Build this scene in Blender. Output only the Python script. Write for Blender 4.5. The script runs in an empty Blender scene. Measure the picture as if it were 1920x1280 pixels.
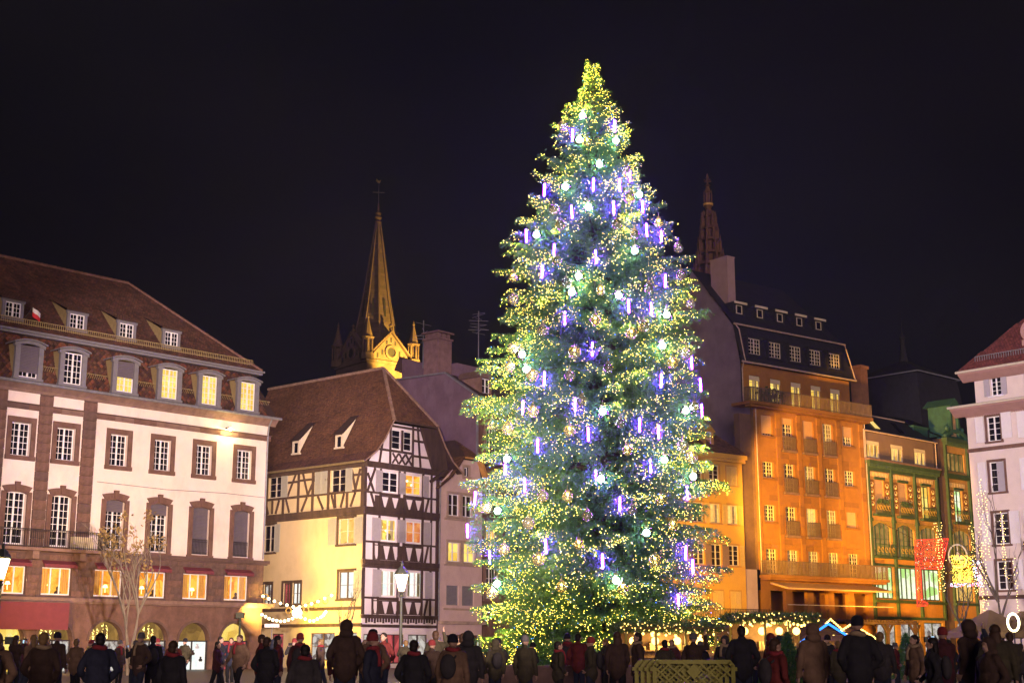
import bpy, math, random
import numpy as np
from mathutils import Vector, Matrix
random.seed(7)
RNG = np.random.default_rng(11)
R = math.radians
sc = bpy.context.scene
col = sc.collection

# ------------------------------------------------------------------ camera
CAM_H, FPX, PITCH = 1.3, 2600.0, math.atan((1215 - 640) / 2600.0)
cd = bpy.data.cameras.new('camera')
cd.sensor_width = 36.0
cd.lens = 36.0 * FPX / 1920.0
cd.clip_start = 0.2
cd.clip_end = 3000.0
cam = bpy.data.objects.new('camera', cd)
cam.location = (0, 0, CAM_H)
cam.rotation_euler = (R(90) + PITCH, 0, 0)
col.objects.link(cam)
sc.camera = cam

# ------------------------------------------------------------------ night sky
wd = bpy.data.worlds.new('World')
sc.world = wd
wd.use_nodes = True
wn, wl = wd.node_tree.nodes, wd.node_tree.links
wn.clear()
w_out = wn.new('ShaderNodeOutputWorld')
w_bg = wn.new('ShaderNodeBackground')
w_tc = wn.new('ShaderNodeTexCoord')
w_map = wn.new('ShaderNodeMapping'); w_map.inputs['Scale'].default_value = (1.2, 1.2, 3.0)
w_noise = wn.new('ShaderNodeTexNoise'); w_noise.inputs['Scale'].default_value = 1.7; w_noise.inputs['Detail'].default_value = 5
w_ramp = wn.new('ShaderNodeValToRGB')
w_ramp.color_ramp.elements[0].position = 0.3; w_ramp.color_ramp.elements[0].color = (0.0012, 0.0012, 0.0017, 1)
w_ramp.color_ramp.elements[1].position = 0.72; w_ramp.color_ramp.elements[1].color = (0.0050, 0.0036, 0.0048, 1)
wl.new(w_tc.outputs['Generated'], w_map.inputs['Vector'])
wl.new(w_map.outputs['Vector'], w_noise.inputs['Vector'])
wl.new(w_noise.outputs['Fac'], w_ramp.inputs['Fac'])
wl.new(w_ramp.outputs['Color'], w_bg.inputs['Color'])
w_bg.inputs['Strength'].default_value = 1.0
wl.new(w_bg.outputs['Background'], w_out.inputs['Surface'])

# soft glow of the lit city behind the photographer, as one weak broad sun lamp
sd = bpy.data.lights.new('sun', 'SUN')
sd.energy = 1.1
sd.angle = R(25)
sd.color = (1.0, 0.74, 0.71)
sun = bpy.data.objects.new('sun', sd)
sun.rotation_euler = (R(86), 0, R(6))
col.objects.link(sun)

# ------------------------------------------------------------------ exposure and renderer
vs = sc.view_settings
vs.view_transform = 'Standard'
vs.look = 'None'
vs.exposure = 0.25
vs.gamma = 1.0
vs.use_curve_mapping = False
cy = sc.cycles
cy.max_bounces = 5
cy.diffuse_bounces = 2
cy.glossy_bounces = 2
cy.transmission_bounces = 3
cy.transparent_max_bounces = 12
cy.sample_clamp_indirect = 3.0
cy.use_denoising = True
cy.use_light_tree = True
cy.caustics_reflective = False
cy.caustics_refractive = False


def at(px, py, Y):
    """point in the square at depth Y seen at photo pixel (px, py)"""
    cp, sp = math.cos(PITCH), math.sin(PITCH)
    a, b = (px - 960) / FPX, (640 - py) / FPX
    d = Vector((a, cp - b * sp, sp + b * cp))
    return Vector((0, 0, CAM_H)) + d * (Y / d.y)


# ------------------------------------------------------------------ materials
MATS = {}


def new_mat(name):
    m = bpy.data.materials.new(name)
    m.use_nodes = True
    n, l = m.node_tree.nodes, m.node_tree.links
    n.clear()
    out = n.new('ShaderNodeOutputMaterial')
    MATS[name] = m
    return m, n, l, out


def surf(name, c, rough=0.7, var=0.18, scale=3.0, bump=0.15, metal=0.0, c2=None, attr=None, stain=0.0, stain_c=(0.03, 0.025, 0.02), spec=0.3, bscale=None, sx=(1, 1, 1)):
    """painted / mineral surface: colour broken up by two noises, fine relief"""
    m, n, l, out = new_mat(name)
    b = n.new('ShaderNodeBsdfPrincipled')
    b.inputs['Roughness'].default_value = rough
    b.inputs['Metallic'].default_value = metal
    b.inputs['Specular IOR Level'].default_value = spec
    tc = n.new('ShaderNodeTexCoord')
    mp = n.new('ShaderNodeMapping'); mp.inputs['Scale'].default_value = sx
    l.new(tc.outputs['Object'], mp.inputs['Vector'])
    nz = n.new('ShaderNodeTexNoise'); nz.inputs['Scale'].default_value = scale; nz.inputs['Detail'].default_value = 6
    nz.inputs['Roughness'].default_value = 0.65
    l.new(mp.outputs['Vector'], nz.inputs['Vector'])
    rp = n.new('ShaderNodeValToRGB')
    c2 = c2 or tuple(min(1, x * (1 + var)) for x in c)
    c1 = tuple(x * (1 - var) for x in c)
    rp.color_ramp.elements[0].position = 0.32; rp.color_ramp.elements[0].color = (*c1, 1)
    rp.color_ramp.elements[1].position = 0.68; rp.color_ramp.elements[1].color = (*c2, 1)
    l.new(nz.outputs['Fac'], rp.inputs['Fac'])
    colr = rp.outputs['Color']
    if attr:
        at_ = n.new('ShaderNodeAttribute'); at_.attribute_name = attr
        mx = n.new('ShaderNodeMixRGB'); mx.blend_type = 'MULTIPLY'; mx.inputs['Fac'].default_value = 1.0
        l.new(colr, mx.inputs['Color1']); l.new(at_.outputs['Color'], mx.inputs['Color2'])
        colr = mx.outputs['Color']
    if stain:
        n2 = n.new('ShaderNodeTexNoise'); n2.inputs['Scale'].default_value = 0.55; n2.inputs['Detail'].default_value = 8
        n2.inputs['Roughness'].default_value = 0.7
        m2 = n.new('ShaderNodeMapping'); m2.inputs['Scale'].default_value = (1.6, 1.6, 0.7); m2.inputs['Location'].default_value = (3.3, 1.7, 9.1)
        l.new(tc.outputs['Object'], m2.inputs['Vector']); l.new(m2.outputs['Vector'], n2.inputs['Vector'])
        r2 = n.new('ShaderNodeValToRGB')
        r2.color_ramp.elements[0].position = 0.5; r2.color_ramp.elements[0].color = (0, 0, 0, 1)
        r2.color_ramp.elements[1].position = 0.75; r2.color_ramp.elements[1].color = (stain, stain, stain, 1)
        l.new(n2.outputs['Fac'], r2.inputs['Fac'])
        mx = n.new('ShaderNodeMixRGB'); mx.inputs['Color2'].default_value = (*stain_c, 1)
        l.new(r2.outputs['Color'], mx.inputs['Fac']); l.new(colr, mx.inputs['Color1'])
        colr = mx.outputs['Color']
    l.new(colr, b.inputs['Base Color'])
    if bump:
        n3 = n.new('ShaderNodeTexNoise'); n3.inputs['Scale'].default_value = bscale or scale * 7; n3.inputs['Detail'].default_value = 5
        l.new(mp.outputs['Vector'], n3.inputs['Vector'])
        bp = n.new('ShaderNodeBump'); bp.inputs['Strength'].default_value = bump; bp.inputs['Distance'].default_value = 0.03
        l.new(n3.outputs['Fac'], bp.inputs['Height']); l.new(bp.outputs['Normal'], b.inputs['Normal'])
    l.new(b.outputs['BSDF'], out.inputs['Surface'])
    return m


def glow(name, c, s, sample=True):
    m, n, l, out = new_mat(name)
    e = n.new('ShaderNodeEmission')
    e.inputs['Color'].default_value = (*c, 1); e.inputs['Strength'].default_value = s
    l.new(e.outputs['Emission'], out.inputs['Surface'])
    if not sample:
        m.cycles.emission_sampling = 'NONE'
    return m


def room(name, c, c2, s, scale=1.5):
    """lit room seen through a window: lamp-lit walls and furniture as patches"""
    m, n, l, out = new_mat(name)
    e = n.new('ShaderNodeEmission')
    tc = n.new('ShaderNodeTexCoord')
    oi = n.new('ShaderNodeObjectInfo')
    ad = n.new('ShaderNodeVectorMath'); ad.operation = 'ADD'
    sc_ = n.new('ShaderNodeVectorMath'); sc_.operation = 'SCALE'; sc_.inputs['Scale'].default_value = 0.37
    l.new(oi.outputs['Location'], sc_.inputs[0])
    l.new(tc.outputs['Object'], ad.inputs[0]); l.new(sc_.outputs['Vector'], ad.inputs[1])
    nz = n.new('ShaderNodeTexVoronoi'); nz.inputs['Scale'].default_value = scale; nz.feature = 'F1'
    n2 = n.new('ShaderNodeTexNoise'); n2.inputs['Scale'].default_value = scale * 1.3; n2.inputs['Detail'].default_value = 3
    l.new(ad.outputs['Vector'], nz.inputs['Vector']); l.new(ad.outputs['Vector'], n2.inputs['Vector'])
    mx = n.new('ShaderNodeMixRGB'); mx.inputs['Fac'].default_value = 0.5
    l.new(nz.outputs['Color'], mx.inputs['Color1']); l.new(n2.outputs['Fac'], mx.inputs['Color2'])
    bw = n.new('ShaderNodeRGBToBW'); l.new(mx.outputs['Color'], bw.inputs['Color'])
    rp = n.new('ShaderNodeValToRGB')
    rp.color_ramp.elements[0].position = 0.35; rp.color_ramp.elements[0].color = (*c2, 1)
    rp.color_ramp.elements[1].position = 0.6; rp.color_ramp.elements[1].color = (*c, 1)
    l.new(bw.outputs['Val'], rp.inputs['Fac'])
    l.new(rp.outputs['Color'], e.inputs['Color'])
    e.inputs['Strength'].default_value = s
    l.new(e.outputs['Emission'], out.inputs['Surface'])
    return m


def thin_glass(name, tint=(1, 1, 1), refl=0.1):
    m, n, l, out = new_mat(name)
    t = n.new('ShaderNodeBsdfTransparent'); t.inputs['Color'].default_value = (*tint, 1)
    g = n.new('ShaderNodeBsdfGlossy'); g.inputs['Roughness'].default_value = 0.04
    lw = n.new('ShaderNodeLayerWeight'); lw.inputs['Blend'].default_value = 0.35
    mt = n.new('ShaderNodeMath'); mt.operation = 'MULTIPLY_ADD'; mt.inputs[1].default_value = 0.8; mt.inputs[2].default_value = refl
    l.new(lw.outputs['Fresnel'], mt.inputs[0])
    mx = n.new('ShaderNodeMixShader')
    l.new(mt.outputs['Value'], mx.inputs['Fac']); l.new(t.outputs['BSDF'], mx.inputs[1]); l.new(g.outputs['BSDF'], mx.inputs[2])
    l.new(mx.outputs['Shader'], out.inputs['Surface'])
    return m


plaster_pink = surf('plaster_pink', (0.75, 0.61, 0.54), 0.85, 0.06, 0.8, 0.08, stain=0.45, stain_c=(0.52, 0.39, 0.33))
sandstone = surf('sandstone_brown', (0.135, 0.070, 0.052), 0.85, 0.3, 1.6, 0.3, stain=0.6, stain_c=(0.23, 0.14, 0.11))
sandstone2 = surf('sandstone_dark', (0.105, 0.060, 0.050), 0.85, 0.3, 1.6, 0.3, stain=0.5, stain_c=(0.18, 0.115, 0.09))
ledge_stone = surf('ledge_stone', (0.20, 0.12, 0.095), 0.8, 0.25, 2.2, 0.25, stain=0.6, stain_c=(0.10, 0.05, 0.035))
zinc = surf('zinc_grey', (0.20, 0.19, 0.21), 0.55, 0.2, 4, 0.05, metal=0.2)
grey_paint = surf('grey_paint', (0.17, 0.155, 0.17), 0.6, 0.12, 4, 0.05)
white_paint = surf('white_paint', (0.78, 0.74, 0.74), 0.5, 0.05, 5, 0.03)
cream_paint = surf('cream_paint', (0.62, 0.52, 0.36), 0.6, 0.08, 4, 0.04)
cheek_yellow = surf('dormer_cheek', (0.30, 0.22, 0.10), 0.8, 0.15, 3, 0.1)
tile_brown = surf('roof_tile_brown', (0.070, 0.032, 0.022), 0.85, 0.35, 0.9, 0.2, attr='tint')
tile_brick = surf('roof_tile_brick', (0.105, 0.050, 0.027), 0.85, 0.25, 0.7, 0.2, attr='tint')
slate = surf('slate_dark', (0.022, 0.019, 0.024), 0.6, 0.3, 2, 0.15)
roller = surf('roller_shutter', (0.115, 0.092, 0.11), 0.6, 0.08, 3, 0.0)
iron = surf('wrought_iron', (0.035, 0.028, 0.030), 0.5, 0.2, 6, 0.05, metal=0.3)
timber = surf('timber_dark', (0.052, 0.030, 0.024), 0.8, 0.35, 2.5, 0.3, sx=(1, 1, 0.3))
timber_side = surf('timber_brown', (0.090, 0.055, 0.032), 0.8, 0.35, 2.5, 0.3, sx=(1, 1, 0.3))
plaster_white = surf('plaster_white', (0.66, 0.57, 0.60), 0.85, 0.05, 1.0, 0.08, stain=0.2, stain_c=(0.45, 0.37, 0.37))
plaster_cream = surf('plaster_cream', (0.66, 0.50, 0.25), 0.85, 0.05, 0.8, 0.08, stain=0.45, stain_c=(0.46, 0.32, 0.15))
plaster_rose = surf('plaster_rose', (0.50, 0.36, 0.33), 0.85, 0.08, 1.0, 0.1, stain=0.5, stain_c=(0.36, 0.24, 0.20))
plaster_violet = surf('plaster_violet', (0.155, 0.095, 0.125), 0.9, 0.2, 0.5, 0.15, stain=0.6, stain_c=(0.24, 0.17, 0.22))
plaster_grey = surf('plaster_grey_brown', (0.17, 0.125, 0.165), 0.9, 0.2, 0.6, 0.15, stain=0.5, stain_c=(0.24, 0.18, 0.22))
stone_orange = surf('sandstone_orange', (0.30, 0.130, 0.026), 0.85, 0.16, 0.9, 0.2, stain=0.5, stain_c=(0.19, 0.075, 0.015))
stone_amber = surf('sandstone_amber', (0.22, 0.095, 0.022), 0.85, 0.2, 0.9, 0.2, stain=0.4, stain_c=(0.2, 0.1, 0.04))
shutter_salmon = surf('shutter_salmon', (0.50, 0.30, 0.16), 0.6, 0.05, 2, 0.02)
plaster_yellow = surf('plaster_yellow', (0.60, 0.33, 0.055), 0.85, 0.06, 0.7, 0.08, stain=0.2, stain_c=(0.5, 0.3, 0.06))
green_iron = surf('green_ironwork', (0.050, 0.082, 0.040), 0.5, 0.2, 3, 0.1)
teal_copper = surf('patina_copper', (0.028, 0.080, 0.060), 0.6, 0.25, 2, 0.1)
gold_paint = surf('gold_paint', (0.62, 0.38, 0.08), 0.4, 0.2, 5, 0.1, metal=0.5)
panel_ochre = surf('panel_ochre', (0.44, 0.23, 0.06), 0.7, 0.2, 2, 0.1)
wall_taupe = surf('wall_taupe', (0.20, 0.125, 0.085), 0.8, 0.1, 1, 0.1)
roof_red = surf('roof_red', (0.12, 0.03, 0.028), 0.8, 0.25, 1.4, 0.2, attr='tint')
awning_red = surf('awning_burgundy', (0.16, 0.035, 0.045), 0.8, 0.12, 3, 0.05)
bark = surf('bark', (0.075, 0.055, 0.040), 0.9, 0.4, 6, 0.5, sx=(1, 1, 0.3))
bark_pale = surf('bark_pale', (0.22, 0.17, 0.11), 0.9, 0.3, 6, 0.4, sx=(1, 1, 0.3))
dark_glass, _n, _l, _o = new_mat('dark_glass')
_b = _n.new('ShaderNodeBsdfPrincipled'); _b.inputs['Base Color'].default_value = (0.010, 0.009, 0.014, 1); _b.inputs['Roughness'].default_value = 0.05
_b.inputs['Specular IOR Level'].default_value = 0.9
_t = _n.new('ShaderNodeTexCoord'); _z = _n.new('ShaderNodeTexNoise'); _z.inputs['Scale'].default_value = 1.6
_p = _n.new('ShaderNodeBump'); _p.inputs['Strength'].default_value = 0.06; _p.inputs['Distance'].default_value = 0.05
_l.new(_t.outputs['Object'], _z.inputs['Vector']); _l.new(_z.outputs['Fac'], _p.inputs['Height']); _l.new(_p.outputs['Normal'], _b.inputs['Normal'])
_l.new(_b.outputs['BSDF'], _o.inputs['Surface'])
clear_glass = thin_glass('clear_glass')
room_yellow = room('room_yellow', (1.0, 0.72, 0.16), (0.75, 0.46, 0.06), 1.25)
room_amber = room('room_amber', (1.0, 0.52, 0.07), (0.75, 0.22, 0.015), 1.25, 2.2)
room_orange = room('room_orange', (1.0, 0.42, 0.12), (0.8, 0.20, 0.06), 0.8)
room_white = room('room_white', (1.0, 0.97, 0.86), (0.75, 0.85, 0.80), 1.2)
room_shop = room('room_shop', (0.85, 0.80, 0.72), (0.22, 0.16, 0.14), 0.75, 3.0)
room_red = room('room_red', (0.75, 0.12, 0.12), (0.35, 0.05, 0.06), 0.8, 1.2)
room_gold = room('room_gold', (1.0, 0.62, 0.16), (0.65, 0.32, 0.05), 1.2, 1.0)
room_dim = room('room_dim', (0.42, 0.24, 0.06), (0.20, 0.11, 0.03), 1.0, 1.5)
room_green = room('room_green', (0.95, 1.0, 0.72), (0.45, 0.75, 0.20), 1.2, 1.2)


# ------------------------------------------------------------------ mesh helpers
class MB:
    def __init__(s):
        s.v, s.f = [], []

    def add(s, vs_, fs):
        b = len(s.v)
        s.v += [tuple(p) for p in vs_]
        s.f += [tuple(i + b for i in q) for q in fs]
        return s

    def box(s, x0, x1, y0, y1, z0, z1):
        return s.add([(x0, y0, z0), (x1, y0, z0), (x1, y1, z0), (x0, y1, z0), (x0, y0, z1), (x1, y0, z1), (x1, y1, z1), (x0, y1, z1)],
                     [(0, 3, 2, 1), (4, 5, 6, 7), (0, 1, 5, 4), (1, 2, 6, 5), (2, 3, 7, 6), (3, 0, 4, 7)])

    def prism(s, pts, a0, a1, axis='y'):
        """polygon given in the other two axes, extruded along axis"""
        n = len(pts)
        if axis == 'y':
            A = [(p[0], a0, p[1]) for p in pts]; B = [(p[0], a1, p[1]) for p in pts]
        elif axis == 'x':
            A = [(a0, p[0], p[1]) for p in pts]; B = [(a1, p[0], p[1]) for p in pts]
        else:
            A = [(p[0], p[1], a0) for p in pts]; B = [(p[0], p[1], a1) for p in pts]
        return s.add(A + B, [tuple(range(n)), tuple(range(2 * n - 1, n - 1, -1))] + [(i, i + n, (i + 1) % n + n, (i + 1) % n) for i in range(n)])

    def bar(s, p0, p1, w, d=None, up=(0, 0, 1)):
        """square bar from p0 to p1"""
        d = d or w
        p0, p1 = Vector(p0), Vector(p1)
        t = (p1 - p0).normalized()
        a = t.cross(Vector(up))
        if a.length < 1e-4:
            a = t.cross(Vector((0, 1, 0)))
        a.normalize(); b = a.cross(t)
        a, b = a * w / 2, b * d / 2
        q = [p0 - a - b, p0 + a - b, p0 + a + b, p0 - a + b]
        return s.add(q + [x + (p1 - p0) for x in q], [(0, 1, 2, 3), (7, 6, 5, 4), (0, 4, 5, 1), (1, 5, 6, 2), (2, 6, 7, 3), (3, 7, 4, 0)])

    def tube(s, pts, rads, n=6, cap=True):
        pts = [Vector(p) for p in pts]
        rings = []
        for i, p in enumerate(pts):
            t = (pts[min(i + 1, len(pts) - 1)] - pts[max(i - 1, 0)]).normalized()
            a = t.cross(Vector((0.13, 0.21, 0.97)))
            if a.length < 1e-3:
                a = t.cross(Vector((1, 0, 0)))
            a.normalize(); b = t.cross(a)
            r = rads[i] if hasattr(rads, '__len__') else rads
            rings.append([p + (a * math.cos(2 * math.pi * k / n) + b * math.sin(2 * math.pi * k / n)) * r for k in range(n)])
        V = [q for r_ in rings for q in r_]
        F = [(i * n + k, i * n + (k + 1) % n, (i + 1) * n + (k + 1) % n, (i + 1) * n + k) for i in range(len(pts) - 1) for k in range(n)]
        if cap:
            F += [tuple(range(n - 1, -1, -1)), tuple(range((len(pts) - 1) * n, len(pts) * n))]
        return s.add(V, F)

    def lathe(s, prof, n=12, c=(0, 0, 0), ph=0.0):
        V = [(c[0] + r * math.cos(ph + 2 * math.pi * k / n), c[1] + r * math.sin(ph + 2 * math.pi * k / n), c[2] + z) for r, z in prof for k in range(n)]
        F = [(i * n + k, i * n + (k + 1) % n, (i + 1) * n + (k + 1) % n, (i + 1) * n + k) for i in range(len(prof) - 1) for k in range(n)]
        F += [tuple(range(n - 1, -1, -1)), tuple(range((len(prof) - 1) * n, len(prof) * n))]
        return s.add(V, F)

    def ball(s, c, r, n=10, m=6, sz=1.0):
        pr = [(max(1e-3, r * math.sin(math.pi * i / m)), -r * sz * math.cos(math.pi * i / m)) for i in range(m + 1)]
        return s.lathe(pr, n, c)

    def mesh(s, name, mat=None, smooth=False):
        me = bpy.data.meshes.new(name)
        me.from_pydata(s.v, [], s.f)
        if mat is not None:
            me.materials.append(mat)
        if smooth:
            me.polygons.foreach_set('use_smooth', [True] * len(me.polygons))
        me.update()
        return me


def put(name, me, parent=None, loc=(0, 0, 0), rz=0.0, mat=None, scale=None):
    o = bpy.data.objects.new(name, me)
    o.location = loc
    if rz:
        o.rotation_euler = (0, 0, rz)
    if scale:
        o.scale = scale
    if parent is not None:
        o.parent = parent
    if mat is not None:
        o.material_slots[0].link = 'OBJECT'
        o.material_slots[0].material = mat
    col.objects.link(o)
    return o


def build(name, mb, mat, parent=None, loc=(0, 0, 0), rz=0.0, smooth=False):
    return put(name, mb.mesh(name, mat, smooth), parent, loc, rz)


def tag(o, label=None, cat=None, group=None, kind=None):
    if label: o['label'] = label
    if cat: o['category'] = cat
    if group: o['group'] = group
    if kind: o['kind'] = kind
    return o


def thing(name, label, cat, loc=(0, 0, 0), rz=0.0, group=None):
    o = bpy.data.objects.new(name, None)
    o.empty_display_size = 0.3
    o.location = loc
    o.rotation_euler = (0, 0, rz)
    col.objects.link(o)
    return tag(o, label, cat, group)


CACHE = {}


def cached(key, fn):
    if key not in CACHE:
        CACHE[key] = fn()
    return CACHE[key]


UNIT = MB().box(-0.5, 0.5, -0.5, 0.5, -0.5, 0.5)


def block(name, parent, x0, x1, y0, y1, z0, z1, mat):
    """a single squared piece sharing one bevelled mesh per material"""
    def mk():
        e = 0.5; c = 0.5 - 0.03
        b = MB()
        b.add([(-e, -c, -c), (e, -c, -c), (e, c, -c), (-e, c, -c), (-e, -c, c), (e, -c, c), (e, c, c), (-e, c, c),
               (-c, -e, -c), (c, -e, -c), (c, -e, c), (-c, -e, c), (-c, -c, -e), (c, -c, -e), (c, c, -e), (-c, c, -e), (-c, -c, e), (c, -c, e), (c, c, e), (-c, c, e)],
              [(8, 9, 10, 11), (12, 15, 14, 13), (16, 17, 18, 19), (1, 2, 6, 5), (0, 4, 7, 3), (2, 14, 15, 3), (3, 7, 19, 18, 6, 2), (8, 11, 4, 0), (9, 1, 5, 10),
               (8, 0, 12, 13, 1, 9), (11, 10, 5, 17, 16, 4), (12, 0, 3, 15), (13, 14, 2, 1), (16, 19, 7, 4), (17, 5, 6, 18)])
        return b.mesh('block', mat)
    me = cached(('block', mat.name), mk)
    return put(name, me, parent, ((x0 + x1) / 2, (y0 + y1) / 2, (z0 + z1) / 2), scale=(x1 - x0, y1 - y0, z1 - z0))


def wall_mb(x0, x1, z0, z1, holes, thick=0.3, y=0.0, arch=()):
    """wall sheet with rectangular openings and their reveals; holes (x0,x1,z0,z1)"""
    mb = MB()
    xs = sorted({x0, x1} | {h[0] for h in holes} | {h[1] for h in holes})
    zs = sorted({z0, z1} | {h[2] for h in holes} | {h[3] for h in holes})
    xs = [x for x in xs if x0 <= x <= x1]; zs = [z for z in zs if z0 <= z <= z1]
    for i in range(len(xs) - 1):
        for j in range(len(zs) - 1):
            cx, cz = (xs[i] + xs[i + 1]) / 2, (zs[j] + zs[j + 1]) / 2
            if any(h[0] < cx < h[1] and h[2] < cz < h[3] for h in holes):
                continue
            mb.add([(xs[i], y, zs[j]), (xs[i + 1], y, zs[j]), (xs[i + 1], y, zs[j + 1]), (xs[i], y, zs[j + 1])], [(0, 1, 2, 3)])
    for a, b, c, d in holes:
        t = y + thick
        mb.add([(a, y, c), (b, y, c), (b, y, d), (a, y, d), (a, t, c), (b, t, c), (b, t, d), (a, t, d)],
               [(0, 4, 5, 1), (3, 2, 6, 7), (0, 3, 7, 4), (1, 5, 6, 2)])
    return mb


def frame_mb(w, h, leaves=2, cols=2, rows=4, f=0.06, mt=0.03, centre=0.1, dep=0.06):
    """casement frame, origin bottom centre, outer face at y = 0"""
    b = MB()
    x0, x1 = -w / 2, w / 2
    b.box(x0, x0 + f, 0, dep, 0, h).box(x1 - f, x1, 0, dep, 0, h)
    b.box(x0 + f, x1 - f, 0, dep, 0, f * 1.3).box(x0 + f, x1 - f, 0, dep, h - f, h)
    iw = w - 2 * f
    for i in range(1, leaves):
        c = x0 + f + iw * i / leaves
        b.box(c - centre / 2, c + centre / 2, -0.01, dep, f * 1.3, h - f)
    for i in range(leaves):
        a = x0 + f + iw * i / leaves + (centre / 2 if i else 0)
        e = x0 + f + iw * (i + 1) / leaves - (centre / 2 if i < leaves - 1 else 0)
        for k in range(1, cols):
            c = a + (e - a) * k / cols
            b.box(c - mt / 2, c + mt / 2, 0.01, dep - 0.01, f * 1.3, h - f)
        for k in range(1, rows):
            z = f * 1.3 + (h - 2.3 * f) * k / rows
            b.box(a, e, 0.012, dep - 0.012, z - mt / 2, z + mt / 2)
    return b


def pane_me(w, h, mat):
    return cached(('pane', round(w, 3), round(h, 3), mat.name), lambda: MB().add([(-w / 2, 0, 0), (w / 2, 0, 0), (w / 2, 0, h), (-w / 2, 0, h)], [(0, 1, 2, 3)]).mesh('glass', mat))


def room_me(w, h, mat, d=0.5):
    def mk():
        x, b = w / 2 - 0.005, MB()
        b.add([(-x, 0, 0.01), (x, 0, 0.01), (x, 0, h - 0.01), (-x, 0, h - 0.01), (-x, d, 0.01), (x, d, 0.01), (x, d, h - 0.01), (-x, d, h - 0.01)],
              [(4, 5, 6, 7), (0, 4, 7, 3), (1, 2, 6, 5), (0, 1, 5, 4), (3, 7, 6, 2)])
        return b.mesh('lit_room', mat)
    return cached(('room', round(w, 3), round(h, 3), mat.name, d), mk)


def curtain_me(w, h, mat):
    def mk():
        b, n = MB(), 10
        V = []
        for i in range(n + 1):
            x = -w / 2 + w * i / n; y = 0.03 * math.sin(i * 2.1)
            V += [(x, y, 0), (x, y, h)]
        b.add(V, [(2 * i, 2 * i + 2, 2 * i + 3, 2 * i + 1) for i in range(n)])
        return b.mesh('curtain', mat)
    return cached(('curt', round(w, 3), round(h, 3), mat.name), mk)


def louvre_me(w, h, mat, n=14, mid=True):
    def mk():
        b = MB()
        f = 0.07
        b.box(-w / 2, -w / 2 + f, -0.02, 0.02, 0, h).box(w / 2 - f, w / 2, -0.02, 0.02, 0, h)
        b.box(-w / 2 + f, w / 2 - f, -0.02, 0.02, 0, f).box(-w / 2 + f, w / 2 - f, -0.02, 0.02, h - f, h)
        if mid:
            b.box(-w / 2 + f, w / 2 - f, -0.021, 0.021, h * 0.5 - f / 2, h * 0.5 + f / 2)
        for i in range(n):
            z = f + (h - 2 * f) * (i + 0.5) / n
            dz = (h - 2 * f) / n * 0.55
            x = w / 2 - f
            b.add([(-x, -0.016, z - dz), (x, -0.016, z - dz), (x, 0.012, z + dz), (-x, 0.012, z + dz), (-x, -0.006, z - dz), (x, -0.006, z - dz)], [(0, 1, 2, 3), (0, 4, 5, 1)])
        b.add([(-w / 2 + f, 0.021, f), (w / 2 - f, 0.021, f), (w / 2 - f, 0.021, h - f), (-w / 2 + f, 0.021, h - f)], [(0, 1, 2, 3)])
        return b.mesh('shutter', mat)
    return cached(('louv', round(w, 3), round(h, 3), mat.name, n, mid), mk)


def roller_me(w, h, mat):
    def mk():
        b = MB(); n = max(4, int(h / 0.09))
        for i in range(n):
            z0, z1 = h * i / n, h * (i + 1) / n
            b.add([(-w / 2, 0.0, z0), (w / 2, 0.0, z0), (w / 2, -0.016, (z0 + z1) / 2), (-w / 2, -0.016, (z0 + z1) / 2), (w / 2, 0.0, z1), (-w / 2, 0.0, z1)], [(0, 1, 2, 3), (3, 2, 4, 5)])
        b.box(-w / 2, w / 2, -0.02, 0.02, -0.05, 0.0)
        return b.mesh('roller_shutter', mat)
    return cached(('roll', round(w, 3), round(h, 3), mat.name), mk)


def window(parent, x, z, w, h, y=0.2, rz=0.0, base=None, lit=None, rows=4, cols=2, leaves=2, frame=None, curtain=None, f=0.06, mt=0.03, centre=0.1,
           roll=0.0, roll_m=None, as_sub=False, depth=0.5):
    """casement at facade point (x, z): frame mesh = the window part, glass / room / curtain below it.
    y is the recess; base maps a facade point to the parent's frame for other faces"""
    frame = frame or white_paint
    p = base(x, y, z) if base else (x, y, z)
    me = cached(('frame', round(w, 3), round(h, 3), leaves, cols, rows, f, mt, centre, frame.name),
                lambda: frame_mb(w, h, leaves, cols, rows, f, mt, centre).mesh('window', frame))
    o = put('window', me, parent, p, rz)
    k = parent if as_sub else o

    def sub(nm, me_, lx, ly, lz):
        if as_sub:
            v = Matrix.Rotation(rz, 3, 'Z') @ Vector((lx, ly, lz))
            put(nm, me_, parent, (p[0] + v.x, p[1] + v.y, p[2] + v.z), rz)
        else:
            put(nm, me_, o, (lx, ly, lz))
    if lit:
        sub('glass', pane_me(w, h, clear_glass), 0, 0.035, 0)
        sub('lit_room', room_me(w, h, lit, depth), 0, 0.07, 0)
        if curtain:
            cw = w * 0.3
            sub('curtain', curtain_me(cw, h - 0.02, curtain), -w / 2 + cw / 2 + 0.03, 0.2, 0.01)
            sub('curtain', curtain_me(cw * 0.7, h - 0.02, curtain), w / 2 - cw * 0.35 - 0.03, 0.2, 0.01)
    else:
        sub('glass', pane_me(w, h, dark_glass), 0, 0.035, 0)
    if roll:
        sub('roller_shutter', roller_me(w, h * roll, roll_m or roller), 0, -0.05, h * (1 - roll))
    return o


def railing_mb(w, h, step=0.12, bar=0.018, top=0.04, mid=None, dep=0.03):
    b = MB()
    b.box(-w / 2, w / 2, -dep / 2, dep / 2, h - top, h).box(-w / 2, w / 2, -dep / 2, dep / 2, 0.06, 0.09)
    if mid:
        b.box(-w / 2, w / 2, -dep / 2, dep / 2, mid, mid + 0.025)
    n = max(2, int(w / step))
    for i in range(n + 1):
        x = -w / 2 + bar + (w - 2 * bar) * i / n
        b.box(x - bar / 2, x + bar / 2, -bar / 2, bar / 2, 0, h - top)
    return b


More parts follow.
